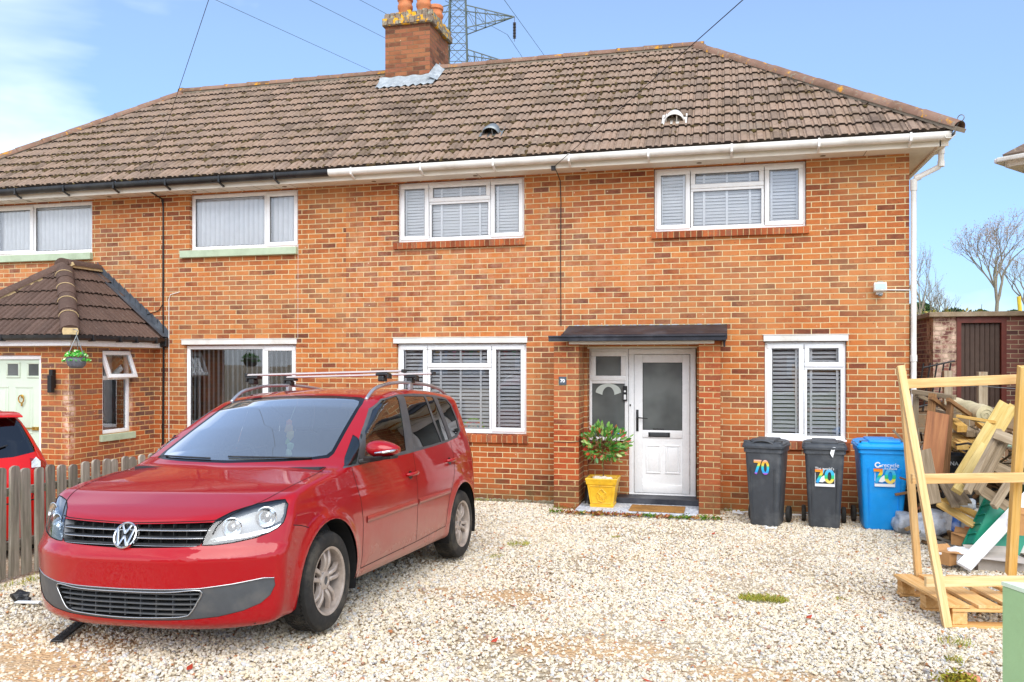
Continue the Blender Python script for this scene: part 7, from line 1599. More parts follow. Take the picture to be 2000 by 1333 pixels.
mb = MB(); mb.tube([at(1868, 870, 10.0), at(1890, 866, 9.9), at(1925, 880, 9.8), at(1905, 905, 9.6), at(1890, 880, 9.7), at(1888, 890, 9.8), at(1912, 905, 9.6)], .013, 6); mb.tube([at(1908, 905, 9.6), at(1990, 840, 9.9)], .012, 6); tag(mb.build('bent_tubes', M('bent_black_tube', '#2b2726', .4, .1, '#7a5a4a', .4, 8), smooth=True), 'bent black metal tubes tangled beside the bucket', 'metal tube')
for i, (a, b, Y) in enumerate((((1855, 862), (1890, 882), 10.3), ((1872, 862), (1948, 870), 10.4))):
    mb = MB(); A_, B_ = at(*a, Y+.2), at(*b, Y-.15); mb.tube([A_, B_], .024, 14, cap=False); mb.tube([A_+(B_-A_)*.002, B_-(B_-A_)*.002], .019, 14, cap=False); tag(mb.build('grey_pipe', M('grey_pipe_plastic', '#a39c9a', .4, .08, '#7a6a62', .3, 5), smooth=True), ['shorter grey plastic pipe end pointing at the bucket', 'longer grey plastic pipe crossing behind the tubes'][i], 'pipe', 'grey pipes in the pile')
wheelie('dark green wheelie bin half hidden behind the rubbish at the right edge', (3.28, 9.75, 0), R(-10), BING, .56, .60, 1.05, 0)
gt = thing('garden_table', 'faded green plastic table half buried behind the planks', 'table', at(1960, 880, 10.4)); mb = MB(); c = at(1965, 865, 10.2); mb.box(c.x-.35, c.x+.4, 9.9, 10.5, c.z-.02, c.z, bev=.008); gm_ = M('faded_green_plastic', '#8aa38c', .5, .08, '#5a6a54', .4, 5); mb.build('table_top', gm_, gt); 
for x in (c.x-.28, c.x+.33): mb = MB(); mb.bar((x, 10.0, c.z-.02), (x-.03, 9.95, 0), .05, .05); mb.build('leg', gm_, gt)
rr = random.Random(91); mb = MB()      # splinters, sticks, rags and soil filling the heap
for k in range(480):
    px = rr.uniform(1796, 2010); py = rr.uniform(845, 1080); Y = 9.9+(1075-py)/225*1.6+rr.uniform(-.1, .5)-(px > 1930)*.3; p = at(px, py, Y); l = rr.uniform(.05, .30); d = Vector((rr.gauss(0, 1), rr.gauss(0, .6), rr.gauss(0, .5))).normalized(); mb.rnd = rr.random()
    if p.z < .03: p.z = .03
    if rr.random() < .7: mb.bar(p-d*l, p+d*l*.6, rr.uniform(.015, .05), rr.uniform(.008, .03))
    else: mb.blob(p, rr.uniform(.03, .08), (1, 1, .6), 1, .4, k)
hp = leaf_mat('heap_scraps', [(0, '#2a2420'), (.3, '#4a3a2c'), (.5, '#7a5c3c'), (.65, '#a08258'), (.78, '#8a8478'), (.9, '#c9c2b4'), (.97, '#5a6a5c'), (1, '#b0603c')], .85)
tag(mb.build('scrap_heap', hp), 'splintered offcuts, rags and dirt filling the rubbish heap', 'rubbish', kind='stuff')
LS = ['beside the rack leg', 'behind the bucket', 'under the carpet roll', 'crossing the slatted panel', 'over the grey pipes', 'near the barrow wheel', 'low behind the green crate', 'under the yellow planks', 'against the garden wall', 'at the right edge of the pile']
for i in range(20):
    px = 1800+rr.random()*195; py = 850+rr.random()*150; Y = 10.0+(1000-py)/150*1.0+rr.random()*.3; a = at(px, py, Y); d = Vector((rr.gauss(0, .6), rr.gauss(.3, .3), rr.gauss(.1, .45))).normalized()*rr.uniform(.3, .6)
    if a.z-abs(d.z) < .05: a.z = .08+abs(d.z)
    o = plank('scrap_lath', a-d, a+d, rr.uniform(.025, .06), rr.uniform(.012, .03), rr.choice([OLDW, BRNW, PINEY, OLDW]), label=None); tag(o, 'thin scrap lath tangled in the rubbish pile among many like it', 'timber', 'scrap laths in the rubbish pile')
# ---- litter on the gravel beside the bins, strip by the bumper
for i, (x, y, a, l, lb) in enumerate(((.28, 11.2, 30, .2, 'short white plastic strip behind the left charcoal bin'), (.20, 11.1, -40, .16, 'clear bent strip against the wall base left of the bins'), (.93, 11.15, 5, .22, 'white strip on the gravel between the charcoal bins'), (.55, 10.2, 20, .14, 'pale blue scrap in front of the left bin'))):
    mb = MB(); m = Matrix.Translation((x, y, .02)) @ Matrix.Rotation(R(a), 4, 'Z'); mb.box(-l/2, l/2, -.012, .012, 0, .012, m, bev=.002); mb.box(-l/2, -l/2+.02, -.02, .02, .0, .03, m); tag(mb.build('plastic_strip', WHT), lb, 'litter', 'scraps by the bins')
mb = MB(); a, b = Vector((-3.99, 4.31, gz(4.31)+.012)), Vector((-4.20, 4.80, gz(4.8)+.02)); mb.bar(a, b, .07, .012, bev=.004)
for i in range(9): p = a+(b-a)*((i+.5)/9); d = (b-a).normalized(); s_ = d.cross(Vector((0,0,1))); mb.bar(p-s_*.03, p+s_*.03, .014, .02); mb.blob(p+Vector((0,0,.012)), .010)
tag(mb.build('black_strip', BPLAS), 'black ribbed plastic strip lying under the front bumper', 'litter')
mb = MB(); p = Vector((-5.08, 5.14, gz(5.14)+.03)); mb.blob(p, .05, (1.3, 1, .8), 2, .35, 3); mb.blob(p+Vector((.06, -.03, -.01)), .035, (1.2, 1, .7), 2, .4, 5); tag(mb.build('black_crumple', BPLAS), 'crumpled black rag on the gravel by the fence foot', 'litter')
mb = MB(); p = Vector((-4.93, 5.06, gz(5.1)+.012)); mb.box(-.09, .09, -.02, .02, 0, .01, Matrix.Translation(p) @ Matrix.Rotation(R(12), 4, 'Z'), bev=.002); tag(mb.build('pale_peg', WHT), 'thin pale strip beside the crumpled black rag', 'litter')
# ---- grass and moss in the gravel
GRS = leaf_mat('grass_blade', [(0, '#6f7a22'), (.5, '#9aa23a'), (.8, '#c2bc5a'), (1, '#b08a3a')])
mb = MB(); rr = random.Random(31)
def tuft(cx, cy, rx, ry, n, h):
    for _ in range(n):
        a = rr.uniform(0, 6.28); q = rr.random()**.6; x = cx+rx*q*math.cos(a); y = cy+ry*q*math.sin(a); z = gz(y); l = h*rr.uniform(.5, 1.2); d = Vector((rr.uniform(-.8, .8), rr.uniform(-.8, .8), 1)).normalized(); s_ = Vector((math.cos(a), math.sin(a), 0))*.0028; p = Vector((x, y, z)); mb.rnd = rr.random(); k = p+d*l*.6; t_ = p+d*l+Vector((d.x, d.y, -.3))*l*.35; mb.add([p-s_, p+s_, k+s_*.7, t_, k-s_*.7], [(0,1,2,3,4)])
tuft(.31, 6.8, .19, .12, 620, .05); tuft(1.45, 5.9, .10, .12, 60, .06); tuft(1.35, 5.5, .06, .05, 40, .05); tuft(-2.1, 8.6, .12, .15, 160, .04); tuft(-2.15, 7.9, .06, .1, 50, .03); tuft(-1.15, 9.3, .05, .04, 40, .03); tuft(.9, 7.0, .05, .04, 24, .03); tuft(-5.5, 5.8, .12, .5, 160, .05); tuft(-5.6, 7.5, .12, .9, 160, .06)
tuft(-3.3, 11.4, .25, .03, 60, .04); tuft(.2, 11.38, .2, .06, 60, .04)
tag(mb.build('grass_tufts', GRS), 'sparse yellow green grass growing through the gravel', 'grass', kind='stuff')
WEED = leaf_mat('weed_and_leaf_litter', [(0, '#3f6a1e'), (.3, '#6f8a2a'), (.55, '#8a5a2c'), (.75, '#a03a26'), (1, '#c8b070')])
mb = MB()
def wd(x0, x1, y, n, s_):
    for _ in range(n): x = rr.uniform(x0, x1); p = Vector((x, y+rr.gauss(0, .035), .012+abs(rr.gauss(0, .014)))); c_ = mnoise.noise(Vector((x*3, 0, 1))); mb.rnd = min(1, max(0, (.15 if c_ > .05 else .65)+rr.uniform(-.25, .35))); d = Vector((rr.gauss(0,1), rr.gauss(0,1), rr.gauss(0,1)+1)).normalized(); e = d.orthogonal().normalized(); g = d.cross(e); mb.add([p-e*s_, p+g*s_*.6, p+e*s_, p-g*s_*.6], [(0,1,2,3)])
wd(-2.2, .0, 10.68, 900, .017); wd(-2.2, -1.9, 11.0, 90, .012); wd(-1.95, -.2, 10.64, 220, .022); wd(-1.6, -1.5, 10.68, 90, .03)
tag(mb.build('weeds', WEED), 'moss, weeds and dead leaves along the doorstep edge', 'weeds', kind='stuff')
mb = MB()
for x, y in ((-1.0, 10.1), (-.1, 9.75), (-2.2, 8.3), (-1.9, 7.4), (-.2, 6.6), (-.4, 5.9), (.6, 6.3), (-1.4, 5.1), (-1.5, 6.0), (.1, 8.4), (-1.1, 11.0), (-1.0, 10.85), (-2.9, 4.1), (-.4, 4.6)): p = Vector((x, y, max(gz(y)+.01, .05 if y > 10.75 else 0))); a = rr.uniform(0, 6); e = Vector((math.cos(a), math.sin(a), .1))*.032; g = Vector((-math.sin(a), math.cos(a), .2))*.018; mb.add([p-e, p+g, p+e+Vector((0,0,.012)), p-g], [(0,1,2,3)])
tag(mb.build('fallen_leaves', M('red_leaf', '#b23a22', .6, .3, '#c87a3a', .6, 8, bst=0)), 'scattered red fallen leaves on the gravel', 'leaves', kind='stuff')
# moss and shadow-free mortar lip at the foot of the house wall
mb = MB(); 
for i in range(58):
    x = -3.6+i*.065
    if -2.25 < x < .0: continue
    mb.blob((x, 11.475, .0), rr.uniform(.02, .045), (1.4, .8, .8), 1, .3, i)
tag(mb.build('wall_foot_rubble', M('wall_foot_stone', '#8d8470', 1, .25, '#5d6a36', .6, 9, bst=.4)), 'crumbled mortar along the foot of the brick wall', 'rubble', kind='stuff')
# ---- green rendered pier and broken terracotta at the lower right
GRN = M('pale_green_render', '#a6c892', .85, .05, '#8fae80', .4, 3, bst=.6, bsc=40)
mb = MB(); mb.box(.875, 1.9, 2.60, 3.0, .1, 1.237, bev=.006); gp_ = thing('green_pier', 'pale green rendered garden pier close to the camera at the lower right corner', 'wall', (1.3, 2.8, .2))
mb = MB(); q = [(.877, 3.0), (2.2, 3.0), (2.2, .9), (1.62, .9)]
q = [(.877, 3.0), (.98, 2.78), (2.3, 2.0), (2.6, 3.0)]
mb.add([(x, y, z) for z in (.15, 1.237) for x, y in q], [(3,2,1,0),(4,5,6,7)]+[(i, (i+1) % 4, 4+(i+1) % 4, 4+i) for i in range(4)]); o = mb.build('render', GRN, gp_)
mb = MB(); mb.add([(x, y, z) for z in (1.239, 1.252) for x, y in [(.874, 3.003), (.979, 2.775), (2.3, 1.996), (2.6, 3.003)]], [(3,2,1,0),(4,5,6,7)]+[(i, (i+1) % 4, 4+(i+1) % 4, 4+i) for i in range(4)]); mb.build('coping', M('pale_green_coping', '#dcebd2', .8, .04, '#b9cfae', .3, 3, bst=.3), gp_)
BROK = M('broken_brick', '#cf6a3e', .9, .2, '#e6c8a8', .6, 5, bst=.5, bsc=30)
for i, (x, y, w, rz, lb) in enumerate(((1.28, 5.05, .16, 30, 'broken orange brick nearest the green pier'), (1.12, 4.75, .18, 12, 'orange brick edging piece lying lowest in the frame'), (1.24, 4.88, .12, 60, 'small orange brick lump between the two larger ones'))):
    mb = MB(); mb.box(-w/2, w/2, -.05, .05, -.03, .05, Matrix.Translation((x, y, gz(y))) @ Matrix.Rotation(R(rz), 4, 'Z') @ Matrix.Rotation(R(8*i-6), 4, 'X'), bev=.012); tag(mb.build('brick_piece', BROK, angle=40), lb, 'brick', 'broken bricks by the pier')
mb = MB(); leaves(mb, 500, lambda: Vector((1.24+rr.gauss(0, .05), 4.93+rr.gauss(0, .05), gz(4.9)+.03+abs(rr.gauss(0, .03)))), .014, rr); tag(mb.build('moss_clump', leaf_mat('moss_leaf', [(0, '#4a4a14'), (.5, '#8a8420'), (1, '#b0a83a')])), 'olive moss clump among the broken bricks', 'moss', kind='stuff')
# ------------------------------------------------------------------ second car behind the fence
def build_hatch():
    ex = Vector((.90, -.44, 0)).normalized(); ez = Vector((0, 0, 1)); ey = ez.cross(ex); MM = Matrix((ex, ey, ez)).transposed().to_4x4()
    HB = dict(top=[(-.3,.5),(0,.66),(.3,.80),(.8,.93),(1.0,.99),(1.3,1.15),(1.75,1.37),(2.1,1.46),(2.6,1.485),(3.2,1.46),(3.62,1.42),(3.68,1.385),(3.80,1.22),(3.93,1.00),(4.0,.90),(4.4,.4)],
      front=[(0,.3),(.2,.05),(.5,0),(.7,.08),(1.8,1.2)], rear=[(0,3.9),(.25,3.98),(.5,4.03),(.75,4.03),(.9,4.0),(.98,3.96),(1.4,3.74),(1.9,3.4)],
      side=[(0,.7),(.14,.76),(.3,.83),(.55,.855),(.75,.855),(.9,.83),(1.0,.80),(1.2,.72),(1.4,.62),(1.5,.56),(1.9,.4)], bot=[(-.3,.16),(1,.2),(3.5,.22),(4.5,.25)], wheels=[(.8,.31),(3.3,.31)], wx=[(-.5,.97),(1,1),(2.6,1),(3.4,.97),(4.0,.90),(4.4,.85)], bowR=(.16,.8,3), bowW=.12, roofk=.09)
    # tail of the car stands near the fence
    tail = Vector((-6.56, 6.02, 0)); MM.translation = tail-ex*4.03; MM.translation.z = gz(6.6)-.06
    root = thing('parked_car', 'bright red small hatchback parked beyond the picket fence, tail towards the viewer', 'car', mat=MM)
    cb = CarBuild(CarShape(**HB), .04, (-.2, -1.05, .05), (4.25, 1.05, 1.65)); P_ = red_paint('car_bright_red', '#d6150f', '#c00d0a', False)
    for sg in (1, -1):
        for (cx, cz) in cb.c.wheels: cb.delete(cb.cut([(cx+.36*math.cos(a), sg*.85, cz+.36*math.sin(a)) for a in np.linspace(-1.2, math.pi+1.2, 24)]+[(cx-.2, sg*.85, -.2), (cx+.2, sg*.85, -.2)], (0, -sg, 0), 'arch', cond=lambda q: abs(q.y) > .4))
        cb.cut([(x, sg*.75, z) for x, z in [(1.15,1.0),(1.5,1.2),(1.9,1.36),(2.6,1.40),(3.1,1.37),(3.42,1.27),(3.38,1.13),(3.0,1.03),(2.0,.99)]], (0, -sg, 0), 'side'+('l' if sg < 0 else 'r'))
    full = lambda h: [(y, z) for y, z in h]+[(-y, z) for y, z in h[::-1] if y > 0]
    cb.cut([(3.8, y, z) for y, z in full([(0,1.005),(.45,1.01),(.66,1.04),(.665,1.08),(.585,1.31),(.54,1.365),(0,1.375)])], (-1, 0, 0), 'rearg', cond=lambda q: q.x > 3.4)
    cb.cut([(1.4, y, z) for y, z in full([(0,1.02),(.62,1.04),(.55,1.33),(0,1.37)])], (1, 0, 0), 'windf', cond=lambda q: q.x < 2.2 and q.z > .95)
    cb.part(root, 'body', ['body'], P_); cb.part(root, 'rear_window', ['rearg'], PRIV, -.002); cb.part(root, 'windscreen', ['windf'], CGLS, -.002)
    for k in ('sidel', 'sider'): cb.part(root, 'side_window', [k], PRIV, -.002)
    g = MB(); n = 17; vs = []
    for i in range(n):
        y = -.58+1.16*i/(n-1); b = .05*(y/.58)**2
        for (x, z) in ((3.52, 1.440), (3.66, 1.432), (3.80-b, 1.405), (3.805-b, 1.392), (3.76-b, 1.385), (3.64, 1.395)): vs.append((x, y, z-.02*(y/.6)**2))
    g.add(vs, [(i*6+j, (i+1)*6+j, (i+1)*6+(j+1) % 6, i*6+(j+1) % 6) for i in range(n-1) for j in range(6)]+[tuple(range(6)), tuple((n-1)*6+j for j in range(6))]); sp = g.build('spoiler', P_, root, world=False, angle=50)
    bm = bmesh.new(); bm.from_mesh(sp.data); bmesh.ops.recalc_face_normals(bm, faces=bm.faces[:]); bm.to_mesh(sp.data); bm.free()
    g = MB(); pts = [(3.99, -.05, 1.03), (3.955, .18, 1.10), (3.93, .42, 1.16)]; P = cb.c.project(np.array(pts), 4)+np.array([.02, 0, .01]); g.tube(P.tolist(), [.016, .010, .007], 6); g.build('rear_wiper', BPLAS, root, world=False)
    for sg in (1, -1):
        g = MB(); P = cb.c.project(dens([(3.93, sg*.60, .95), (3.9, sg*.70, .93), (3.86, sg*.76, .86), (3.88, sg*.76, .76)], .03), 4); N = cb.c.normals(P); cb.ribbon(g, P, .11, .006, thick=1); g.build('tail_lamp', MATS['tail_lamp_red'], root, world=False)
    g = MB(); P = cb.c.project(dens([(4.0, -.62, .60), (4.04, 0, .58), (4.0, .62, .60)], .04), 4); cb.ribbon(g, P, .012, .001); P = cb.c.project(dens([(3.95, -.66, .98), (3.92, -.64, .8), (3.96, -.58, .62)], .03), 4); cb.ribbon(g, P, .01, .001); P = P*np.array([1, -1, 1]); cb.ribbon(g, P, .01, .001); g.build('panel_gaps', VOID, root, world=False)
    g = MB()
    for x, y in ((2.9, .35), (2.9, -.35), (2.0, .35), (2.0, -.35)): g.box(x-.05, x+.08, y-.22, y+.22, .5, 1.15, bev=.04); g.box(x-.03, x+.06, y-.12, y+.12, 1.16, 1.30, bev=.03)
    g.build('seats', SEAT, root, world=False); g = MB(); g.box(.3, 3.85, -.72, .72, .2, .5); g.box(3.4, 3.75, -.55, .55, .5, .95); g.build('underbody', VOID, root, world=False)
    for (cx, cz) in cb.c.wheels:
        for sg in (1, -1): add_wheel(root, cx, sg*.735, .30, sg, r=.30, rr=.19, w=.185, twin=False)
    cb.bm.free()
build_hatch()
mb = MB(); mb.prism([(-.035, 0), (.035, 0), (.035, .05), (0, .09), (-.035, .05)], .006, Matrix.Translation((FX(6.1)+.02, 6.05, gz(6)+.90)) @ Matrix.Rotation(R(60), 4, 'Z')); tag(mb.build('fence_tag', M('white_tag', '#e4ecef', .4, .1, '#3a6a8a', .7, 20, bst=0)), 'small white and blue tag on top of a fence picket', 'tag')
# ------------------------------------------------------------------ neighbouring house corner at the right edge
nb = thing('neighbour_house', 'corner of a neighbouring roof with white gutter poking in at the right edge', 'house', (9.0, 16, 0))
nx, ny, nzz = 4.10, 14.0, 5.02
mb = MB(); mb.box(5.0, 11, 14.4, 21, -.2, 5.0); mb.v = [(v[0]+.0, v[1], v[2]) for v in mb.v]
NBD = Vector((.62, .78, 0)); NBE = Vector((.78, -.62, 0))     # eaves directions of the turned house
c0 = Vector((nx, ny, 0))
def nb_pt(a, b, z): q = c0+NBD*a+NBE*b; return Vector((q.x, q.y, z))
mb = MB(); mb.add([nb_pt(.45, .45, -.2), nb_pt(8, .45, -.2), nb_pt(8, 6, -.2), nb_pt(.45, 6, -.2), nb_pt(.45, .45, 4.95), nb_pt(8, .45, 4.95), nb_pt(8, 6, 4.95), nb_pt(.45, 6, 4.95)], [(0,1,5,4),(1,2,6,5),(2,3,7,6),(3,0,4,7)]); mb.build('wall', M('pebbledash_render', '#b3a68e', .95, .1, '#8a7e6a', .4, 2, bst=.6, bsc=60), nb)
mb = MB(); A = [nb_pt(0, 0, 5.06), nb_pt(8.4, 0, 5.06), nb_pt(8.4, 6.4, 5.06), nb_pt(0, 6.4, 5.06), nb_pt(3.2, 3.2, 7.4), nb_pt(5.2, 3.2, 7.4)]; mb.add(A, [(0,1,5,4),(1,2,5),(2,3,4,5),(3,0,4)]); 
o = mb.build('roof', TILE, nb); md = o.modifiers.new('t', 'SOLIDIFY'); md.thickness = .03
mb = MB(); mb.add([nb_pt(.02, .02, 4.90), nb_pt(8.4, .02, 4.90), nb_pt(8.4, 6.4, 4.90), nb_pt(.02, 6.4, 4.90)], [(0,3,2,1)]); mb.bar(nb_pt(.03, .03, 4.97), nb_pt(8.4, .03, 4.97), .02, .15); mb.bar(nb_pt(.03, .05, 4.97), nb_pt(.03, 6.4, 4.97), .02, .15); mb.build('soffit', SOFF, nb)
mb = MB(); mb.bar(nb_pt(-.06, -.06, 5.00), nb_pt(8.4, -.06, 5.0), .10, .075, bev=.02); mb.bar(nb_pt(-.06, -.06, 5.00), nb_pt(-.06, 6.4, 5.0), .10, .075, bev=.02); mb.build('gutter', UPVCD, nb)
# ------------------------------------------------------------------ pylon and wires
PY = M('galvanised_lattice', '#5f6864', .7, .1, bst=0)
pyl = thing('pylon', 'grey green lattice electricity pylon behind the chimney', 'pylon', (-29.0, 90, 0), R(14))
PM = ROOTS[pyl]
mb = MB()
def pbar(a, b, r=.045): mb.bar(PM @ Vector(a), PM @ Vector(b), r*2, r*2)
W0 = lambda z: 1.15+max(0, (33-z))*.09-(max(0, z-33))*.028
lv = [0, 6, 11.5, 16.5, 21, 25, 28.5, 31.2, 33.6, 35.6, 37.6, 39.6, 41.4, 43.2, 45, 47, 49, 51]
for i in range(len(lv)-1):
    z0, z1 = lv[i], lv[i+1]; a, b = W0(z0), W0(z1); c = lambda w, k, z: ((-w, -w, z), (w, -w, z), (w, w, z), (-w, w, z))[k]
    for k in range(4):
        pbar(c(a, k, z0), c(b, k, z1), .055); pbar(c(a, k, z0), c(b, (k+1) % 4, z1), .026); pbar(c(a, (k+1) % 4, z0), c(b, k, z1), .026); pbar(c(b, k, z1), c(b, (k+1) % 4, z1), .035)
mb.build('tower', PY, pyl)
def arm(z, L_, hgt, sgn):
    mb2 = MB(); w = W0(z); tip = Vector((sgn*L_, 0, z+hgt*.62)); 
    def q(a, b, r): mb2.bar(PM @ Vector(a), PM @ Vector(b), r*2, r*2)
    n = 5
    rows = [Vector((sgn*w, -w, z)), Vector((sgn*w, w, z)), Vector((sgn*w*.9, -w*.9, z+hgt)), Vector((sgn*w*.9, w*.9, z+hgt))]
    for r_ in rows: q(r_, tip, .05)
    for i in range(n):
        t0, t1 = i/n, (i+1)/n; p = [r_+(tip-r_)*t0 for r_ in rows]; p2 = [r_+(tip-r_)*t1 for r_ in rows]
        for a, b in ((0, 1), (0, 2), (1, 3), (2, 3)): q(p[a], p[b], .028)
        for a, b in ((0, 1), (2, 0), (3, 1)): q(p[a], p2[b], .026)
    mb2.build('cross_arm', PY, pyl); return tip
tips = []
for z, L_ in ((34.4, 5.2), (39.4, 6.4), (44.6, 5.2)):
    for sgn in (1, -1): tips.append((arm(z, L_, 2.6, sgn), z))
INS = M('insulator_glaze', '#4a3a3a', .4, .1, bst=0)
for i, (tp_, z) in enumerate(tips):
    m3 = MB(); p = PM @ tp_
    if True:
        for k in range(11): m3.lathe([(.06, -.04), (.20, -.02), (.20, .01), (.06, .05)], 10, Matrix.Translation((p.x, p.y, p.z-.7-k*.17)), cap=True)
        m3.bar(p, p+Vector((0, 0, -2.8)), .05, .05, up=(1, 0, 0)); m3.build('insulator', INS, pyl)
def sagline(name, a, b, sag, r, label, mat, group=None, n=24):
    a = Vector(a); b = Vector(b); m3 = MB(); m3.tube([a+(b-a)*(i/n)-Vector((0, 0, sag*4*(i/n)*(1-i/n))) for i in range(n+1)], r, 5, cap=False); o = m3.build(name, mat); tag(o, label, 'cable', group); return o
WIRE = M('line_wire', '#6c7c8a', .6, .05, bst=0)
def ray_at(px, py, Y): return at(px, py, Y)
G_ = 'high voltage lines from the pylon'
for i, (a, b, Ya, Yb, lb) in enumerate((((258, -74), (880, 209), 40, 90, 'power line running down left of the chimney, longest of the three'), ((455, -75), (880, 139), 40, 90, 'power line meeting the left side of the chimney stack'), ((560, -75), (860, 83), 45, 90, 'shortest visible power line ending at the chimney top'),
    ((931, -75), (1100, 160), 60, 110, 'power line falling right of the pylon to the ridge'), ((991, 68), (1045, 150), 90, 200, 'conductor falling right from the upper insulator'), ((870, 2), (991, 68), 60, 90, 'conductor arriving at the upper insulator from the left'))):
    sagline('power_line', ray_at(a[0], a[1], Ya), ray_at(b[0], b[1], Yb), 0, .018*Ya/60+.008, lb, WIRE, G_)
pole_top = Vector((13.2, -12.15, 8.2))
sagline('telephone_cable', (-2.22, 11.12, 4.61), pole_top, .12, .0045, 'black overhead cable running from the eaves to the top of the photo, right one', CABL, 'overhead telephone cables', 40)
sagline('telephone_cable', (-8.62, 11.1, 4.66), pole_top+Vector((-.3, .1, .1)), .10, .0032, 'black overhead cable rising over the left roof slope', CABL, 'overhead telephone cables', 40)
tpole = thing('telegraph_pole', 'brown timber telegraph pole standing across the road behind the viewer', 'pole', (13.2, -12.3, 0)); mb = MB(); mb.tube([(13.2, -12.3, -.2), (13.2, -12.3, 8.6)], [.14, .10], 12); mb.build('shaft', BRNW, tpole); mb = MB(); mb.box(12.7, 13.7, -12.35, -12.2, 8.2, 8.32); mb.build('cross_bar', BRNW, tpole)
# ------------------------------------------------------------------ trees beyond
BARK = M('bare_bark', '#8a7e70', .95, .2, '#8a9a6a', .35, 8, bst=.3)
BUD = leaf_mat('last_leaves', [(0, '#86705e'), (.5, '#a08670'), (1, '#b49c84')])
def bare_tree(label, base, h, crown, spread, seed, tr=.16, depth=6, grp='bare trees behind the outhouse', nleaf=4, forks=3):
    rr = random.Random(seed); root = thing('bare_tree', label, 'tree', base, group=grp); tk = MB(); cr = MB(); lf = MB(); B = Vector(base)
    def grow(p, d, l, r, k):
        n = 4; pts = [p]; dd = d.copy(); wv = .015 if k == depth else .10
        for i in range(n): dd = (dd+Vector((rr.gauss(0, wv), rr.gauss(0, wv), .05))).normalized(); pts.append(pts[-1]+dd*l/n)
        (tk if k >= depth-1 else cr).tube(pts, [r*(1-.38*i/n) for i in range(n+1)], 6 if k > depth-3 else 4, cap=False)
        if k <= 2:
            for q in pts[1:]:
                for _ in range(nleaf if depth > 5 else 2):
                    if rr.random() < .5:
                        c = q+Vector((rr.gauss(0, .05), rr.gauss(0, .05), rr.gauss(0, .05)))*crown*.3; s_ = crown*.008; e = Vector((rr.gauss(0,1), rr.gauss(0,1), rr.gauss(0,1))).normalized(); g = e.orthogonal().normalized(); lf.rnd = rr.random(); lf.add([c-e*s_, c+g*s_*.6, c+e*s_, c-g*s_*.6], [(0,1,2,3)])
        if k == 0: return
        m = forks if k == depth else rr.choice([2, 2, 3])
        for i in range(m):
            a = 2*math.pi*(i+rr.uniform(-.25, .25))/m+seed; s_ = spread*rr.uniform(.6, 1.2)*(1.0 if k < depth else 1.1); o_ = dd.orthogonal().normalized(); o_ = o_*math.cos(a)+dd.cross(o_)*math.sin(a); nd = (dd+o_*s_).normalized()
            st = pts[-1] if i < m-1 or k == depth else pts[rr.choice([2, 3])]; grow(st, nd, (l*rr.uniform(.70, .88) if k < depth else crown*.30), r*(.58 if k < depth else .62), k-1)
    grow(B, Vector((rr.uniform(-.03, .03), rr.uniform(-.03, .03), 1)).normalized(), h, tr, depth)
    tk.build('trunk', BARK, root, smooth=True); cr.build('branches', BARK, root, smooth=True); lf.build('leaves', BUD, root)
bare_tree('largest bare tree above the outhouse door, fanning into long limbs', (11.6, 41, .0), 4.6, 4.0, .42, 5, .12, 6)
bare_tree('bare tree rising close beside the white downpipe', (8.3, 40, 0), 3.9, 3.2, .22, 9, .07, 5)
bare_tree('small bare tree between the downpipe and the largest tree', (9.4, 42, 0), 3.4, 2.6, .32, 14, .07, 5)
bare_tree('low bare tree behind the outhouse roof, left of the largest trunk', (10.9, 46, 0), 3.6, 2.0, .40, 21, .06, 5)
bare_tree('bare tree cut by the right edge of the photo', (14.0, 44, 0), 4.2, 3.0, .40, 33, .10, 6)
FIR = leaf_mat('dark_evergreen', [(0, '#1c2f18'), (.5, '#2f4a24'), (1, '#4a6636')])
rr = random.Random(77)
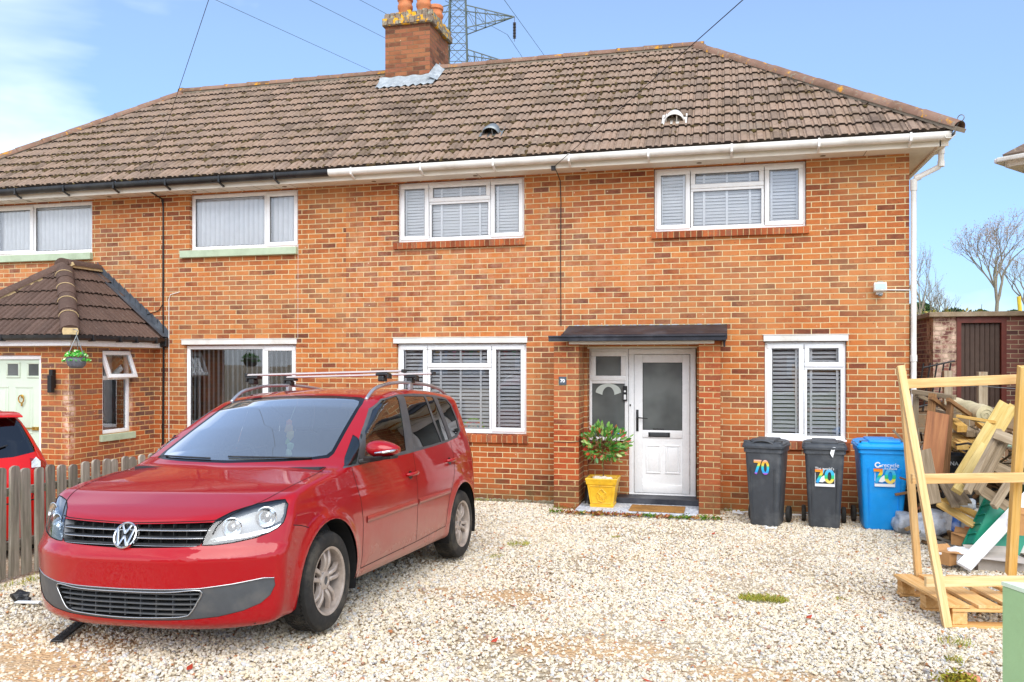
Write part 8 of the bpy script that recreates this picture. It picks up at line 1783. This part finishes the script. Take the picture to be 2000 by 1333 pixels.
for i, (px, py, Y, w, lb) in enumerate(((1797, 596, 70, 2.2, 'dark evergreen top beside the downpipe'), (1862, 609, 110, 4.5, 'low dark evergreen mass over the outhouse roof'), (1915, 611, 120, 3.5, 'distant evergreen behind the largest bare tree'), (1980, 611, 115, 3.0, 'distant evergreen at the right edge'))):
    c = at(px, py, Y); t_ = thing('evergreen_tree', lb, 'tree', (c.x, Y, 0), group='evergreens on the skyline'); mb = MB()
    def fn(): 
        a = rr.uniform(0, 6.28); q = rr.random()**.5; zz = rr.random(); k = (1-zz**1.6)**.5*(1+.25*math.sin(3*a+i)); return Vector((c.x+w*q*k*math.cos(a), Y+w*q*k*math.sin(a), 3.0+(c.z-3.0)*(.1+.95*zz)))
    leaves(mb, 2600, fn, w*.075, rr); mb.build('crown', FIR, t_); mb = MB(); mb.tube([(c.x, Y, 0), (c.x, Y, c.z*.8)], [.3, .1], 8); mb.build('trunk', BARK, t_)
yp = thing('yellow_pole', 'thin yellow play frame pole rising above the outhouse roof', 'pole', (11.0, 34, 0)); c = at(1993, 590, 34); mb = MB(); mb.tube([(c.x+.3, 34, 0), (c.x-.05, 34, c.z+.2)], .07, 8); mb.build('tube', M('yellow_paint', '#e2c23a', .4, .1, bst=0), yp)
# ------------------------------------------------------------------ street behind the viewer (seen in glass and paint)
rd = MB(); rd.box(-60, 60, -14, -7, .30, .44); o = rd.build('road', M('asphalt', '#57585a', .9, .15, '#6f6c66', .4, 2, bst=.4)); o['kind'] = 'structure'
for i, x in enumerate((-16, 3, 20)):
    h_ = thing('house', ['brick house across the road, to the left', 'brick house straight across the road', 'brick house across the road, to the right'][i], 'house', (x, -28, .3)); mb = MB(); mb.box(x-6.5, x+6.5, -33, -26, .2, 5.2); mb.build('wall', BRKS, h_); mb = MB(); mb.add([(x-7,-33.5,5.2),(x+7,-33.5,5.2),(x+7,-25.5,5.2),(x-7,-25.5,5.2),(x-3,-29.5,8),(x+3,-29.5,8)], [(0,1,5,4),(1,2,5),(2,3,4,5),(3,0,4),(3,2,1,0)]); mb.build('roof', TILE, h_)
    for wx in (-4.5, -1.2, 1.2, 4.5):
        for wz in (1.2, 3.6): mb = MB(); mb.box(x+wx-.7, x+wx+.7, -26, -25.96, wz, wz+1.1); mb.build('window', UPVC, h_)
